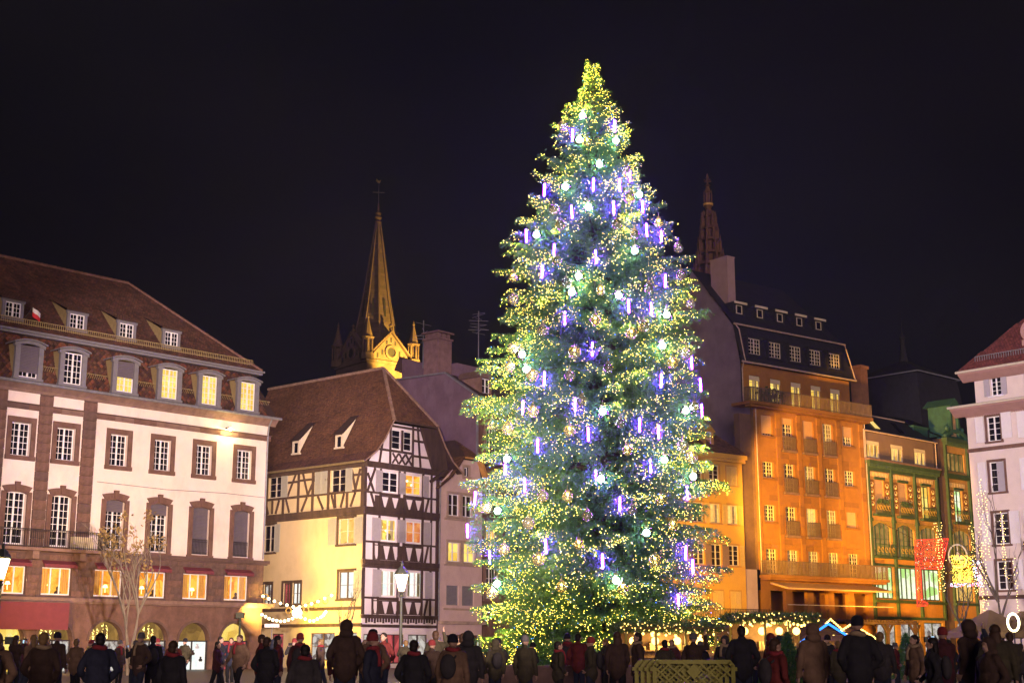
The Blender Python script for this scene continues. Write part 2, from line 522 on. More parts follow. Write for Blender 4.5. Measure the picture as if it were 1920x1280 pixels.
def tiles(name, parent, o, u, v, poly, tw, th, mat, diamond=False, lift=0.03, var=0.35, tones=None):
    """overlapping tiles on the slope spanned by unit vectors u (along) and v (up slope) from o;
    poly is the slope's outline in (u, v)"""
    o, u, v = np.array(o, float), np.array(u, float), np.array(v, float)
    u /= np.linalg.norm(u); v /= np.linalg.norm(v)
    nrm = np.cross(u, v); nrm /= np.linalg.norm(nrm)
    P = np.array(poly, float)

    def inside(a, b):
        r = np.zeros(a.shape, bool)
        for i in range(len(P)):
            (x0, y0), (x1, y1) = P[i - 1], P[i]
            if y0 == y1: continue
            c = ((b < y0) != (b < y1)) & (a < (x1 - x0) * (b - y0) / (y1 - y0) + x0)
            r ^= c
        return r
    a0, a1, b0, b1 = P[:, 0].min(), P[:, 0].max(), P[:, 1].min(), P[:, 1].max()
    nr, nc = int((b1 - b0) / th) + 1, int((a1 - a0) / tw) + 2
    J, I = np.meshgrid(np.arange(nr), np.arange(nc), indexing='ij')
    A = a0 + (I + 0.5 * (J % 2)) * tw
    B = b0 + (J + 0.5) * th
    ok = inside(A, B)
    A, B = A[ok], B[ok]
    n = len(A)
    if n == 0:
        return None
    jit = RNG.uniform(-0.006, 0.006, (n, 2))
    li = lift * RNG.uniform(0.7, 1.4, n)

    def pt(da, db, hgt):
        return o + np.outer(A + da + jit[:, 0], u) + np.outer(B + db + jit[:, 1], v) + np.outer(hgt, nrm)
    g = 0.012
    hw = tw / 2 - g
    if diamond:
        V = np.stack([pt(0, -th * 1.0, li), pt(hw, 0, li * 0.7), pt(0, th * 0.9, li * 0.2), pt(-hw, 0, li * 0.7), pt(0, -th * 1.0, li * 0), pt(hw, 0, li * 0), pt(-hw, 0, li * 0)], 1)
        F = np.array([[0, 1, 2, 3], [4, 5, 1, 0], [6, 4, 0, 3]])
        k = 7
    else:
        V = np.stack([pt(-hw, -th / 2 - 0.01, li), pt(hw, -th / 2 - 0.01, li), pt(hw, th / 2, li * 0.15), pt(-hw, th / 2, li * 0.15), pt(-hw, -th / 2 - 0.01, li * 0), pt(hw, -th / 2 - 0.01, li * 0)], 1)
        F = np.array([[0, 1, 2, 3], [4, 5, 1, 0]])
        k = 6
    faces = (np.arange(n)[:, None, None] * k + F[None]).reshape(-1, 4)
    me = bpy.data.meshes.new(name)
    me.vertices.add(n * k); me.vertices.foreach_set('co', V.reshape(-1))
    nf = len(faces)
    me.loops.add(nf * 4); me.loops.foreach_set('vertex_index', faces.reshape(-1).astype(np.int32))
    me.polygons.add(nf); me.polygons.foreach_set('loop_start', (np.arange(nf) * 4).astype(np.int32))
    me.update(calc_edges=True)
    me.materials.append(mat)
    ca = me.color_attributes.new('tint', 'FLOAT_COLOR', 'POINT')
    base = RNG.uniform(1 - var, 1 + var, n)
    tn = np.ones((n, 4))
    tn[:, :3] = base[:, None]
    if tones is not None:
        tn[:, :3] *= np.array(tones)[RNG.integers(0, len(tones), n)]
    ca.data.foreach_set('color', np.repeat(tn, k, 0).reshape(-1))
    ob = put(name, me, parent)
    ob['kind'] = 'stuff'
    return ob

# ------------------------------------------------------------------ the square
cobble, n_, l_, o_ = new_mat('paving')
b_ = n_.new('ShaderNodeBsdfPrincipled'); b_.inputs['Roughness'].default_value = 0.45
tc_ = n_.new('ShaderNodeTexCoord'); br_ = n_.new('ShaderNodeTexBrick'); br_.inputs['Scale'].default_value = 1.6
br_.inputs['Color1'].default_value = (0.09, 0.08, 0.075, 1); br_.inputs['Color2'].default_value = (0.065, 0.058, 0.055, 1); br_.inputs['Mortar'].default_value = (0.025, 0.022, 0.02, 1)
l_.new(tc_.outputs['Object'], br_.inputs['Vector']); l_.new(br_.outputs['Color'], b_.inputs['Base Color'])
l_.new(b_.outputs['BSDF'], o_.inputs['Surface'])
build('ground', MB().add([(-900, -200, 0), (900, -200, 0), (900, 1500, 0), (-900, 1500, 0)], [(0, 1, 2, 3)]), cobble)['kind'] = 'structure'
roof_base = surf('roof_underlay', (0.055, 0.03, 0.025), 0.9, 0.2, 2, 0.1)


def place(az, x, y):
    """facade frame: local x runs along the facade at compass angle az, local y goes into the building"""
    return (x, y, 0.0), R(90 - az)


# ================================================================== A: long pink and sandstone building
loc, rz = place(43, -19.874, 90.0)
A = thing('town_building', 'long pink-plastered building with brown sandstone trim and tiled mansard roof, wall lamp under cornice', 'building', loc, rz)
COLS = [-16.2, -13.03, -10.15, -6.55, -3.42, -0.28, 2.90]
AX0, AX1 = -19.0, 4.86
# ground floor arcade (spandrels cut as arches)
ARC = [-16.2, -13.05, -10.0, -6.62, -3.45, -0.36, 2.77]
holes = [(c - 1.15, c + 1.15, 0.0, 2.9) for c in ARC]
g = wall_mb(AX0, AX1, 0, 3.95, holes, 0.45)
for c in ARC:
    for s in (-1, 1):
        arc = [(c + s * 1.15 * math.cos(t), 1.75 + 1.15 * math.sin(t)) for t in np.linspace(0, math.pi / 2, 9)]
        g.prism([(c + s * 1.15, 2.9)] + arc, 0.0, 0.44)
build('ground_floor_wall', g, sandstone, A)
for i, c in enumerate(ARC):
    # moulded arch ring
    b = MB()
    T = np.linspace(0, math.pi, 17)
    for k in range(16):
        q = [(c + r * math.cos(t), 1.75 + r * math.sin(t)) for r, t in ((1.15, T[k]), (1.30, T[k]), (1.30, T[k + 1]), (1.15, T[k + 1]))]
        b.prism(q, -0.06, 0.0)
    build('arch_ring', b, sandstone2, A)
    m_lit = [room_shop, room_yellow, room_shop, room_shop, room_shop, room_white, room_red][i]
    w = MB()
    T = np.linspace(0, math.pi, 13)
    w.prism([(1.15 * math.cos(t), 1.75 + 1.15 * math.sin(t)) for t in T], 0.25, 0.252)
    o = build('shop_window', MB().box(-1.15, 1.15, 0.2, 0.28, 1.72, 1.80).box(-0.04, 0.04, 0.2, 0.28, 0, 1.72).box(-1.15, -1.09, 0.2, 0.28, 0, 1.72).box(1.09, 1.15, 0.2, 0.28, 0, 1.72), iron, A, (c, 0, 0))
    fan = build('fanlight', w, [clear_glass, clear_glass, clear_glass, clear_glass, clear_glass, clear_glass, clear_glass][i], o)
    put('glass', pane_me(2.3, 1.72, clear_glass), o, (0, 0.24, 0))
    put('lit_room', room_me(2.3, 1.74, m_lit, 1.4), o, (0, 0.4, 0))
    put('lit_room', room_me(2.3, 1.16, room_yellow if i in (1, 6) else room_dim, 1.0), o, (0, 0.42, 1.75))
    if i in (2, 3, 4):
        gb = MB()
        for q in range(70):
            x = random.choice((-0.75, -0.45, -0.15, 0.15)) + random.uniform(-0.06, 0.06) + 0.1
            gb.ball((x, 0.38, random.uniform(1.85, 2.75 - abs(x) * 0.5)), 0.022, 4, 3)
        gl = build('garland_bulbs', gb, cached('gb', lambda: glow('garland_bulb', (1.0, 0.75, 0.2), 6.0)), o)
        gl['kind'] = 'stuff'
    if i in (4, 5):
        for q in range(7):
            put('display_item', cached(('disp', q), lambda: MB().lathe([(0.10, 0), (0.13, 0.12), (0.05, 0.2), (0.08, 0.3)], 8).mesh('display_item', [iron, timber, white_paint][q % 3])), o, (-0.9 + q * 0.3, 0.5, 0.5 + (q * 7 % 3) * 0.4))
build('string_course', MB().box(AX0, 5.45, -0.55, 0.0, 3.98, 4.2).box(AX0, 5.3, -0.35, -0.002, 3.90, 3.98), ledge_stone, A)
# mezzanine of squared blocks with restaurant windows
MZ = [-16.2, -13.0, -10.1, -6.67, -3.58, -0.42, 2.73]
holes = [(c - 0.97, c + 0.97, 4.35, 5.97) for c in MZ]
build('mezzanine_wall', wall_mb(AX0, AX1, 4.2, 6.75, holes, 0.4), sandstone2, A)
lampshade = cached('ls', lambda: glow('table_lamp_shade', (1.0, 0.72, 0.25), 5.0))
curtain_m = surf('curtain_cloth', (0.70, 0.40, 0.10), 0.9, 0.1, 5, 0.05)
for i, c in enumerate(MZ):
    o = window(A, c, 4.37, 1.92, 1.58, y=0.22, lit=room_amber, rows=1, cols=1, leaves=3, centre=0.07, curtain=curtain_m if i % 3 != 1 else None, depth=0.9)
    put('table_lamp', cached('tl', lambda: MB().lathe([(0.16, 0.0), (0.09, 0.18)], 10).lathe([(0.02, -0.3), (0.02, 0.0)], 6).mesh('table_lamp', lampshade)), o, (0.25 if i % 2 else -0.3, 0.55, 0.55))
    put('diner', cached('dn', lambda: MB().ball((0, 0, 0.42), 0.1, 8, 6, 1.2).lathe([(0.22, 0), (0.2, 0.2), (0.06, 0.32)], 8).mesh('diner', timber)), o, (-0.5 if i % 2 else 0.55, 0.6, 0.0))
    aw = MB()
    aw.add([(-1.05, 0.02, 6.36 - 4.37), (1.05, 0.02, 6.36 - 4.37), (1.05, -0.42, 6.12 - 4.37), (-1.05, -0.42, 6.12 - 4.37), (1.05, -0.42, 5.93 - 4.37), (-1.05, -0.42, 5.93 - 4.37)], [(0, 1, 2, 3), (3, 2, 4, 5)])
    aw.add([(-1.05, 0.02, 1.99), (-1.05, -0.42, 1.75), (-1.05, -0.42, 1.56)], [(0, 1, 2)]).add([(1.05, 0.02, 1.99), (1.05, -0.42, 1.75), (1.05, -0.42, 1.56)], [(0, 1, 2)])
    put('awning', cached('awn', lambda: aw.mesh('awning', awning_red)), o, (0, -0.24, 0))
# ashlar blocks of the mezzanine
for r_i in range(6):
    z0 = 4.2 + r_i * 0.425
    x = AX0 + (0.35 if r_i % 2 else 0.0)
    while x < AX1 - 0.05:
        wdt = random.uniform(0.55, 1.05)
        x1 = min(x + wdt, AX1)
        segs = [(x, x1)]
        for h in holes:
            if z0 < h[3] - 0.02 and z0 + 0.425 > h[2] + 0.05:
                ns = []
                for a, b in segs:
                    if b <= h[0] or a >= h[1]: ns.append((a, b))
                    else:
                        if a < h[0] - 0.12: ns.append((a, h[0]))
                        if b > h[1] + 0.12: ns.append((h[1], b))
                segs = ns
        for a, b in segs:
            if b > -15.2 and b - a > 0.1:
                block('stone_block', A, a + 0.008, b - 0.008, -random.uniform(0.012, 0.03), 0.05, z0 + 0.008, z0 + 0.417, random.choice((sandstone, sandstone2, sandstone2)))
        x = x1
build('string_course', MB().box(AX0, 5.15, -0.28, 0.0, 6.78, 7.0).box(AX0, 5.05, -0.16, -0.002, 6.70, 6.78), sandstone2, A)
# balcony on the left half
build('balcony', MB().box(AX0, -7.65, -1.15, -0.28, 6.80, 6.98).box(-12.2, -11.8, -0.9, -0.002, 6.35, 6.80).box(-9.2, -8.8, -0.9, -0.002, 6.35, 6.80), ledge_stone, A)
rl = railing_mb(AX1 - AX0 - 12.5, 1.05, 0.13, 0.022, 0.045, mid=0.92)
rl2 = railing_mb(0.85, 1.05, 0.13, 0.022, 0.045, mid=0.92)
ra = build('railing', rl, iron, A, ((AX0 - 7.66) / 2 - 0.02, -1.11, 6.98))
ra['kind'] = 'stuff'
build('railing', rl2, iron, A, (-7.68, -0.68, 6.98), R(90))['kind'] = 'stuff'
build('planter_box', MB().box(-9.6, -8.3, -0.75, -0.35, 6.99, 7.75), cream_paint, A)
# upper wall
up_holes = [(c - 0.65, c + 0.65, 7.18, 10.2) for c in COLS] + [(c - 0.62, c + 0.62, 12.28, 14.25) for c in COLS]
build('upper_wall', wall_mb(AX0, AX1, 7.0, 16.15, up_holes, 0.35), plaster_pink, A)
# end wall and back, so the building is solid
build('side_wall', MB().add([(AX1, 0.0, 0), (AX1, 13, 0), (AX1, 13, 16.15), (AX1, 0.0, 16.15)], [(0, 1, 2, 3)]).add([(AX0, 13, 0), (AX1, 13, 0), (AX1, 13, 16.15), (AX0, 13, 16.15)], [(0, 1, 2, 3)]), plaster_pink, A)


def surround_flat(w, h, t, proud, sill=True):
    b = MB()
    b.box(-w / 2 - t, -w / 2, -proud, 0.02, 0, h).box(w / 2, w / 2 + t, -proud, 0.02, 0, h).box(-w / 2 - t, w / 2 + t, -proud, 0.02, h, h + t * 1.1)
    if sill: b.box(-w / 2 - t - 0.03, w / 2 + t + 0.03, -proud - 0.08, 0.02, -t * 0.9, 0)
    return b


def surround_arch(w, h, t, proud, rise):
    """segmental head with keystone"""
    b = MB()
    b.box(-w / 2 - t, -w / 2, -proud, 0.02, -0.05, h).box(w / 2, w / 2 + t, -proud, 0.02, -0.05, h)
    n = 8
    for k in range(n):
        def zz(u): return h - 0.02 + rise * (1 - (2 * u - 1) ** 2)
        u0, u1 = k / n, (k + 1) / n
        xo0, xo1 = -w / 2 - t + (w + 2 * t) * u0, -w / 2 - t + (w + 2 * t) * u1
        xi0, xi1 = -w / 2 + w * u0, -w / 2 + w * u1
        b.prism([(xi0, zz(u0) - 0.12), (xi1, zz(u1) - 0.12), (xo1, zz(u1) + t), (xo0, zz(u0) + t)], -proud, 0.02)
    b.prism([(-0.12, h + rise - 0.1), (0.12, h + rise - 0.1), (0.16, h + rise + t + 0.14), (-0.16, h + rise + t + 0.14)], -proud - 0.07, 0.02)
    b.box(-w / 2 - t - 0.05, w / 2 + t + 0.05, -proud - 0.05, 0.02, -0.3, -0.05)
    return b


room_dark_blue = None
sm1 = surround_flat(1.24, 1.97, 0.28, 0.09).mesh('surround', sandstone)
sm2 = surround_arch(1.3, 3.02, 0.29, 0.10, 0.14).mesh('surround', sandstone)
win_rail = railing_mb(1.24, 0.95, 0.11, 0.02, 0.04, mid=0.78).mesh('window_railing', iron)
for i, c in enumerate(COLS):
    o = window(A, c, 12.28, 1.22, 1.95, y=0.24, rows=5, cols=2)
    put('surround', sm1, o, (0, -0.24, 0))
    o = window(A, c, 7.18, 1.28, 3.0, y=0.24, rows=7, cols=2, roll=(1.0 if i >= 5 else (0.22 if i in (3, 4) else 0)))
    put('surround', sm2, o, (0, -0.24, 0))
    if i >= 3:
        put('window_railing', win_rail, o, (0, -0.17, 0.02))
# pilasters of single blocks
for a, b in ((-14.9, -14.07), (-12.0, -11.17), (-9.10, -8.25)):
    z = 7.0
    while z < 16.0:
        h = 0.56
        block('stone_block', A, a, b, -0.13 - random.uniform(0, 0.012), 0.02, z + 0.006, min(z + h, 16.1) - 0.006, random.choice((sandstone, sandstone, sandstone2)))
        z += h
# band and cornice
x = AX0
while x < AX1:
    x1 = min(x + random.uniform(1.3, 2.2), AX1 + 0.12)
    if x1 > -15.5: block('stone_block', A, x + 0.005, x1 - 0.005, -0.10, 0.02, 15.03, 15.33, random.choice((sandstone, sandstone2, ledge_stone)))
    x = x1 + 0.0001
build('band_moulding', MB().box(AX0, AX1 + 0.16, -0.16, 0.0, 15.335, 15.40), sandstone2, A)
cor = MB()
cor.prism([(0.0, 16.05), (-0.14, 16.05), (-0.2, 16.2), (-0.42, 16.42), (-0.5, 16.5), (0.0, 16.5)], AX0, AX1 + 0.45, 'x')
build('cornice', cor, ledge_stone, A)
gut = MB().tube([(AX0, -0.56, 16.56), (AX1 + 0.6, -0.56, 16.56)], 0.10, 8)
build('gutter', gut, zinc, A)
build('drainpipe', MB().tube([(4.7, -0.5, 16.45), (4.7, -0.2, 16.0), (4.7, -0.12, 15.5), (4.7, -0.12, 7.1)], 0.06, 6), zinc, A)
build('cable', MB().tube([(-7.9, -0.03, 11.2), (-3.0, -0.03, 11.12), (1.5, -0.03, 11.25), (4.7, -0.03, 11.2)], 0.018, 4), grey_paint, A)
# roof: mansard, cornice, upper slope with hip
MX = AX1 + 0.42
rb = MB()
rb.add([(AX0, -0.45, 16.5), (MX, -0.45, 16.5), (MX - 0.5, 0.0, 16.62), (AX0, 0.0, 16.62)], [(0, 1, 2, 3)])
rb.add([(AX0, 0.0, 16.62), (MX - 0.5, 0.0, 16.62), (MX - 1.45, 1.05, 19.75), (AX0, 1.05, 19.75)], [(0, 1, 2, 3)])
rb.add([(MX, -0.45, 16.5), (MX, 13, 16.5), (MX - 1.45, 12, 19.75), (MX - 1.45, 1.05, 19.75)], [(0, 1, 2, 3)])
EX, EY = MX - 0.75, 0.62
rb.add([(AX0, EY, 19.9), (EX, EY, 19.9), (-2.66, 6.5, 25.8), (AX0, 6.5, 25.8), (EX, 12.4, 19.9), (AX0, 12.4, 19.9)], [(0, 1, 2, 3), (1, 4, 2), (4, 5, 3, 2)])
roof = build('roof', rb, roof_base, A)
lean = Vector((0, 1.05, 3.13)).normalized()
L0 = math.hypot(1.05, 3.13)
tiles('mansard_tiles', roof, (AX0, -0.02, 16.62), (1, 0, 0), lean, [(3, 0), (MX - AX0 - 0.5, 0), (MX - AX0 - 1.4, L0), (3, L0)], 0.30, 0.17, tile_brown, True, 0.03, 0.3, [(1.0, 1, 1), (1.5, 1.3, 1.1), (0.9, 0.7, 0.7), (1.7, 1.15, 0.9), (0.6, 0.55, 0.6)])
sl = Vector((0, 6.5 - EY, 5.9)); L1 = sl.length
tiles('roof_tiles', roof, (AX0, EY, 19.92), (1, 0, 0), sl, [(3, 0), (EX - AX0, 0), (-2.66 - AX0, L1), (3, L1)], 0.19, 0.17, tile_brown, False, 0.035, 0.3, [(1, 1, 1), (1.15, 0.95, 0.9), (0.85, 0.85, 0.85)])
su = Vector((0, 1, 0)); sv = Vector((-2.66 - EX, 0, 5.9)); L2 = sv.length
tiles('roof_tiles', roof, (EX, EY, 19.92), (0, 1, 0), sv, [(0, 0), (11.8, 0), (5.88, L2)], 0.19, 0.17, tile_brown, False, 0.035, 0.3)
rt = MB()
for k in range(60):
    x = AX0 + k * 0.32
    if x < -2.8: rt.tube([(x, 6.5, 25.84), (x + 0.34, 6.5, 25.87)], [0.10, 0.12], 6)
hp0, hp1 = Vector((-2.66, 6.5, 25.84)), Vector((EX, EY, 19.95))
for k in range(32):
    p, q = hp0.lerp(hp1, k / 32), hp0.lerp(hp1, (k + 1.08) / 32)
    rt.tube([p, q], [0.09, 0.12], 6)
build('ridge_tiles', rt, surf('ridge_tile', (0.17, 0.085, 0.065), 0.85, 0.3, 3, 0.2), roof)['kind'] = 'stuff'
build('roof_cornice', MB().box(AX0, MX - 0.72, 0.55, 1.1, 19.62, 19.76).box(AX0, MX - 0.6, 0.45, 1.1, 19.765, 19.90).box(MX - 1.5, MX - 0.72, 1.1, 12, 19.62, 19.76), grey_paint, A)
sg = MB()
sg.box(AX0, 4.0, 0.95, 0.99, 20.62, 20.66).box(AX0, 4.0, 0.95, 0.99, 20.34, 20.38)
for k in range(150):
    x = 4.0 - k * 0.14
    if x > -16: sg.box(x - 0.015, x + 0.015, 0.96, 0.98, 20.22, 20.62)
build('snow_guard', sg, cheek_yellow, roof)['kind'] = 'stuff'
# lower dormers
for i, c in enumerate([-16.2] + [-13.0, -10.12, -6.53, -3.30, -0.25, 2.83]):
    d = MB()
    y0 = -0.22
    for s in (-1, 1):
        d.box(s * 0.74 - 0.15, s * 0.74 + 0.15, y0 - 0.06, y0 + 0.16, 16.85, 18.85)
    d.box(-0.95, 0.95, y0 - 0.12, y0 + 0.16, 16.72, 16.87)
    n = 8
    for k in range(n):
        u0, u1 = k / n, (k + 1) / n
        f0, f1 = 18.68 + 0.22 * (1 - (2 * u0 - 1) ** 2), 18.68 + 0.22 * (1 - (2 * u1 - 1) ** 2)
        X0, X1 = -0.98 + 1.96 * u0, -0.98 + 1.96 * u1
        d.prism([(X0, f0), (X1, f1), (X1, f1 + 0.2), (X0, f0 + 0.2)], y0 - 0.1, y0 + 0.16)
        d.prism([(X0 * 1.08, f0 + 0.2), (X1 * 1.08, f1 + 0.2), (X1 * 1.08, f1 + 0.28), (X0 * 1.08, f0 + 0.28)], y0 - 0.22, y0 + 1.0)
    dm = build('dormer', d, grey_paint, A, (c, 0, 0))
    ck = MB()
    for s in (-1, 1):
        ck.add([(s * 0.86, y0 + 0.1, 16.9), (s * 0.86, y0 + 0.1, 18.85), (s * 0.86, 1.1, 18.95), (s * 0.86, 0.9, 18.6)], [(0, 1, 2, 3)])
    build('dormer_cheek', ck, cheek_yellow, dm)
    lit = [None, None, None, room_yellow, room_yellow, room_yellow, room_yellow][i]
    window(dm, 0, 16.88, 1.18, 1.92, y=y0 + 0.08, lit=lit, rows=5, cols=2, as_sub=True, roll=(0.82 if i == 1 else 0.5 if i == 3 else 0), depth=0.13)
    if i > 0 and c < 3:
        gr = MB().box(c + 1.05, c + 2.0 if i in (1, 4, 5, 6) else c + 2.5, 0.10, 0.13, 17.75, 17.78).box(c + 1.05, c + 2.0 if i in (1, 4, 5, 6) else c + 2.5, -0.06, -0.03, 17.72, 17.75)
        for k in range(7 if i in (1, 4, 5, 6) else 10):
            gr.bar((c + 1.1 + k * 0.14, -0.05, 17.74), (c + 1.1 + k * 0.14, 0.12, 17.5), 0.02)
        build('snow_guard', gr, cheek_yellow, roof)['kind'] = 'stuff'
# upper dormers with tiled lean-to roofs
for i, c in enumerate((-13.5, -9.25, -5.75, -2.4)):
    d = MB()
    y0 = 1.22
    zb = 20.62
    d.box(-0.68, -0.50, y0, y0 + 0.14, zb, zb + 1.08).box(0.50, 0.68, y0, y0 + 0.14, zb, zb + 1.08).box(-0.74, 0.74, y0 - 0.05, y0 + 0.14, zb + 1.0, zb + 1.2).box(-0.72, 0.72, y0 - 0.05, y0 + 0.14, zb - 0.12, zb + 0.06)
    dm = build('dormer', d, grey_paint, A, (c, 0, 0))
    ck = MB()
    for s in (-1, 1):
        ck.add([(s * 0.66, y0 + 0.1, zb), (s * 0.66, y0 + 0.1, zb + 1.1), (s * 0.66, y0 + 2.6, zb + 1.9 + 0.45)], [(0, 1, 2)])
    build('dormer_cheek', ck, cheek_yellow, dm)
    build('dormer_roof', MB().add([(-0.85, y0 - 0.2, zb + 1.18), (0.85, y0 - 0.2, zb + 1.18), (0.85, y0 + 2.9, zb + 2.5), (-0.85, y0 + 2.9, zb + 2.5), (-0.85, y0 - 0.2, zb + 1.12), (0.85, y0 - 0.2, zb + 1.12)], [(0, 1, 2, 3), (4, 5, 1, 0)]), roof_base, dm)
    dv = Vector((0, 3.1, 1.32))
    t_ = tiles('dormer_tiles', dm, (-0.85, y0 - 0.2, zb + 1.19), (1, 0, 0), dv, [(0.05, 0), (1.7, 0), (1.7, dv.length), (0.05, dv.length)], 0.19, 0.17, tile_brown, False, 0.035, 0.3)
    window(dm, 0, zb + 0.06, 1.0, 0.94, y=y0 + 0.06, rows=3, cols=2, as_sub=True, mt=0.025)
# little red and white flag on the left dormer
fl = thing('flag', 'small red and white flag on a pole by the leftmost roof dormer', 'flag', A.matrix_world @ Vector((-12.6, 1.4, 21.0)) if False else Matrix.Translation(loc) @ Matrix.Rotation(rz, 4, 'Z') @ Vector((-12.7, 1.35, 20.75)), rz)
build('pole', MB().tube([(0, 0, 0), (0.35, -0.3, 0.75)], 0.02, 6), iron, fl)
fb = MB(); n = 6
V = []
for i in range(n + 1):
    for j in range(3):
        V.append((0.35 + 0.1 * i * 0.9, -0.3 + 0.04 * math.sin(i * 1.3), 0.75 - j * 0.28 - 0.05 * i))
fb.add([v for v in V], [(i * 3, i * 3 + 1, i * 3 + 4, i * 3 + 3) for i in range(n)])
build('cloth', fb, surf('flag_white', (0.75, 0.7, 0.7), 0.8, 0.05), fl)
fb2 = MB().add(V, [(i * 3 + 1, i * 3 + 2, i * 3 + 5, i * 3 + 4) for i in range(n)])
build('cloth', fb2, surf('flag_red', (0.55, 0.03, 0.04), 0.8, 0.05), fl)
# flood lamp under the cornice
wl_ = thing('wall_lamp', 'bright floodlight on the pink wall below the cornice, near the corner', 'lamp', Matrix.Translation(loc) @ Matrix.Rotation(rz, 4, 'Z') @ Vector((1.35, -0.32, 15.42)), rz)
build('bracket', MB().box(-0.04, 0.04, 0.0, 0.32, -0.03, 0.03), iron, wl_)
build('housing', MB().box(-0.2, 0.2, -0.12, 0.1, 0.0, 0.12), iron, wl_)
build('lens', MB().box(-0.18, 0.18, -0.11, 0.09, -0.03, -0.002).ball((0, -0.16, 0.0), 0.10, 8, 6), glow('flood_lens', (1.0, 0.80, 0.35), 40.0), wl_)
ld = bpy.data.lights.new('wall_flood', 'POINT'); ld.energy = 160; ld.color = (1.0, 0.74, 0.24); ld.shadow_soft_size = 0.12
lo = bpy.data.objects.new('lamp_light', ld); lo.parent = wl_; lo.location = (0, -0.32, -0.12); col.objects.link(lo)
# burgundy canvas canopy above the left shop
cn = thing('shop_canopy', 'plain burgundy canvas panel hung over the leftmost arcade shops', 'awning', Matrix.Translation(loc) @ Matrix.Rotation(rz, 4, 'Z') @ Vector((0, 0, 0)), rz)
build('canvas', MB().box(-15.5, -9.9, -1.3, -1.25, 2.35, 3.88), awning_red, cn)
build('arm', MB().box(-15.4, -15.34, -1.25, -0.05, 3.7, 3.76).box(-10.1, -10.04, -1.25, -0.05, 3.7, 3.76), iron, cn)

# ================================================================== B: half-timbered corner house
locB, rzB = place(41, -10.127, 95.0)
MBm = Matrix.Translation(locB) @ Matrix.Rotation(rzB, 4, 'Z')
B = thing('half_timbered_house', 'half-timbered corner house with brown tiled half-hipped roof, white gable and yellow side wall', 'house', locB, rzB)
FW = 7.25
SD = 16.0


def side(mb):
    mb.v = [(y, x, z) for x, y, z in mb.v]
    return mb


fw_h = [(1.62, 3.17, 11.93, 13.34), (3.95, 5.48, 11.93, 13.34), (1.53, 3.08, 8.55, 10.05), (4.08, 5.6, 8.55, 10.05), (1.68, 3.18, 4.79, 6.55), (4.28, 5.8, 4.79, 6.55),
        (0.25, 1.85, 0.5, 2.25), (2.2, 4.0, 0.3, 2.25), (4.45, 6.3, 0.5, 2.25), (2.45, 3.30, 14.98, 16.38), (3.62, 4.40, 14.98, 16.38)]
fwall = wall_mb(0, FW, 0, 13.9, [h for h in fw_h if h[3] < 13.9], 0.3)
build('front_wall', fwall, plaster_white, B)
gp = MB()
gp.add([(0.3, -0.05, 13.9), (2.45, -0.05, 13.9), (2.45, -0.05, 16.8), (2.1, -0.05, 16.8), (1.3, -0.05, 15.25)], [(0, 1, 2, 3, 4)])
gp.add([(4.40, -0.05, 13.9), (7.6, -0.05, 13.9), (7.4, -0.05, 15.25), (6.6, -0.05, 16.8), (4.40, -0.05, 16.8)], [(0, 1, 2, 3, 4)])
gp.add([(2.45, -0.05, 13.9), (4.40, -0.05, 13.9), (4.40, -0.05, 14.98), (2.45, -0.05, 14.98)], [(0, 1, 2, 3)])
gp.add([(3.30, -0.05, 14.98), (3.62, -0.05, 14.98), (3.62, -0.05, 16.38), (3.30, -0.05, 16.38)], [(0, 1, 2, 3)])
gp.add([(2.45, -0.05, 16.38), (4.40, -0.05, 16.38), (4.40, -0.05, 16.8), (2.45, -0.05, 16.8)], [(0, 1, 2, 3)])
build('gable_wall', gp, plaster_white, B)
sw_h = [(8.74, 10.22, 12.0, 13.56), (1.83, 3.42, 11.92, 13.56), (9.3, 10.57, 8.1, 10.05), (0.85, 2.5, 8.3, 10.05), (9.47, 10.37, 4.36, 5.84), (7.39, 8.19, 4.34, 5.84), (6.32, 7.2, 4.34, 5.84),
        (0.75, 2.35, 4.6, 6.45), (8.0, 9.3, 0.4, 2.33), (2.6, 5.1, 0.5, 2.35), (0.4, 2.0, 0.5, 2.35)]
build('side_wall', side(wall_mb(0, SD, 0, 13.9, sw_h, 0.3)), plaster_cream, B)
build('rear_wall', MB().add([(0, SD, 0), (FW, SD, 0), (FW, SD, 14), (0, SD, 14)], [(0, 1, 2, 3)]).add([(FW, 0, 0), (FW, SD, 0), (FW, SD, 14), (FW, 0, 14)], [(0, 1, 2, 3)]), plaster_cream, B)


def beam(p0, p1, w, m, d=0.10, y=-0.03):
    """timber on the front (x, z) coordinates"""
    (x0, z0), (x1, z1) = p0, p1
    L = math.hypot(x1 - x0, z1 - z0)
    nx, nz = -(z1 - z0) / L * w / 2, (x1 - x0) / L * w / 2
    j = random.uniform(-0.012, 0.012)
    build('beam', MB().prism([(x0 + nx, z0 + nz), (x1 + nx * 0.95, z1 + nz), (x1 - nx, z1 - nz), (x0 - nx, z0 - nz * 0.9)], y - d / 2 + j, y + d / 2 + 0.02), m, B)


def sbeam(p0, p1, w, m, d=0.10, y=-0.03):
    (x0, z0), (x1, z1) = p0, p1
    L = math.hypot(x1 - x0, z1 - z0)
    nx, nz = -(z1 - z0) / L * w / 2, (x1 - x0) / L * w / 2
    j = random.uniform(-0.012, 0.012)
    build('beam', side(MB().prism([(x0 + nx, z0 + nz), (x1 + nx, z1 + nz), (x1 - nx, z1 - nz), (x0 - nx, z0 - nz)], y - d / 2 + j, y + d / 2 + 0.02)), m, B)


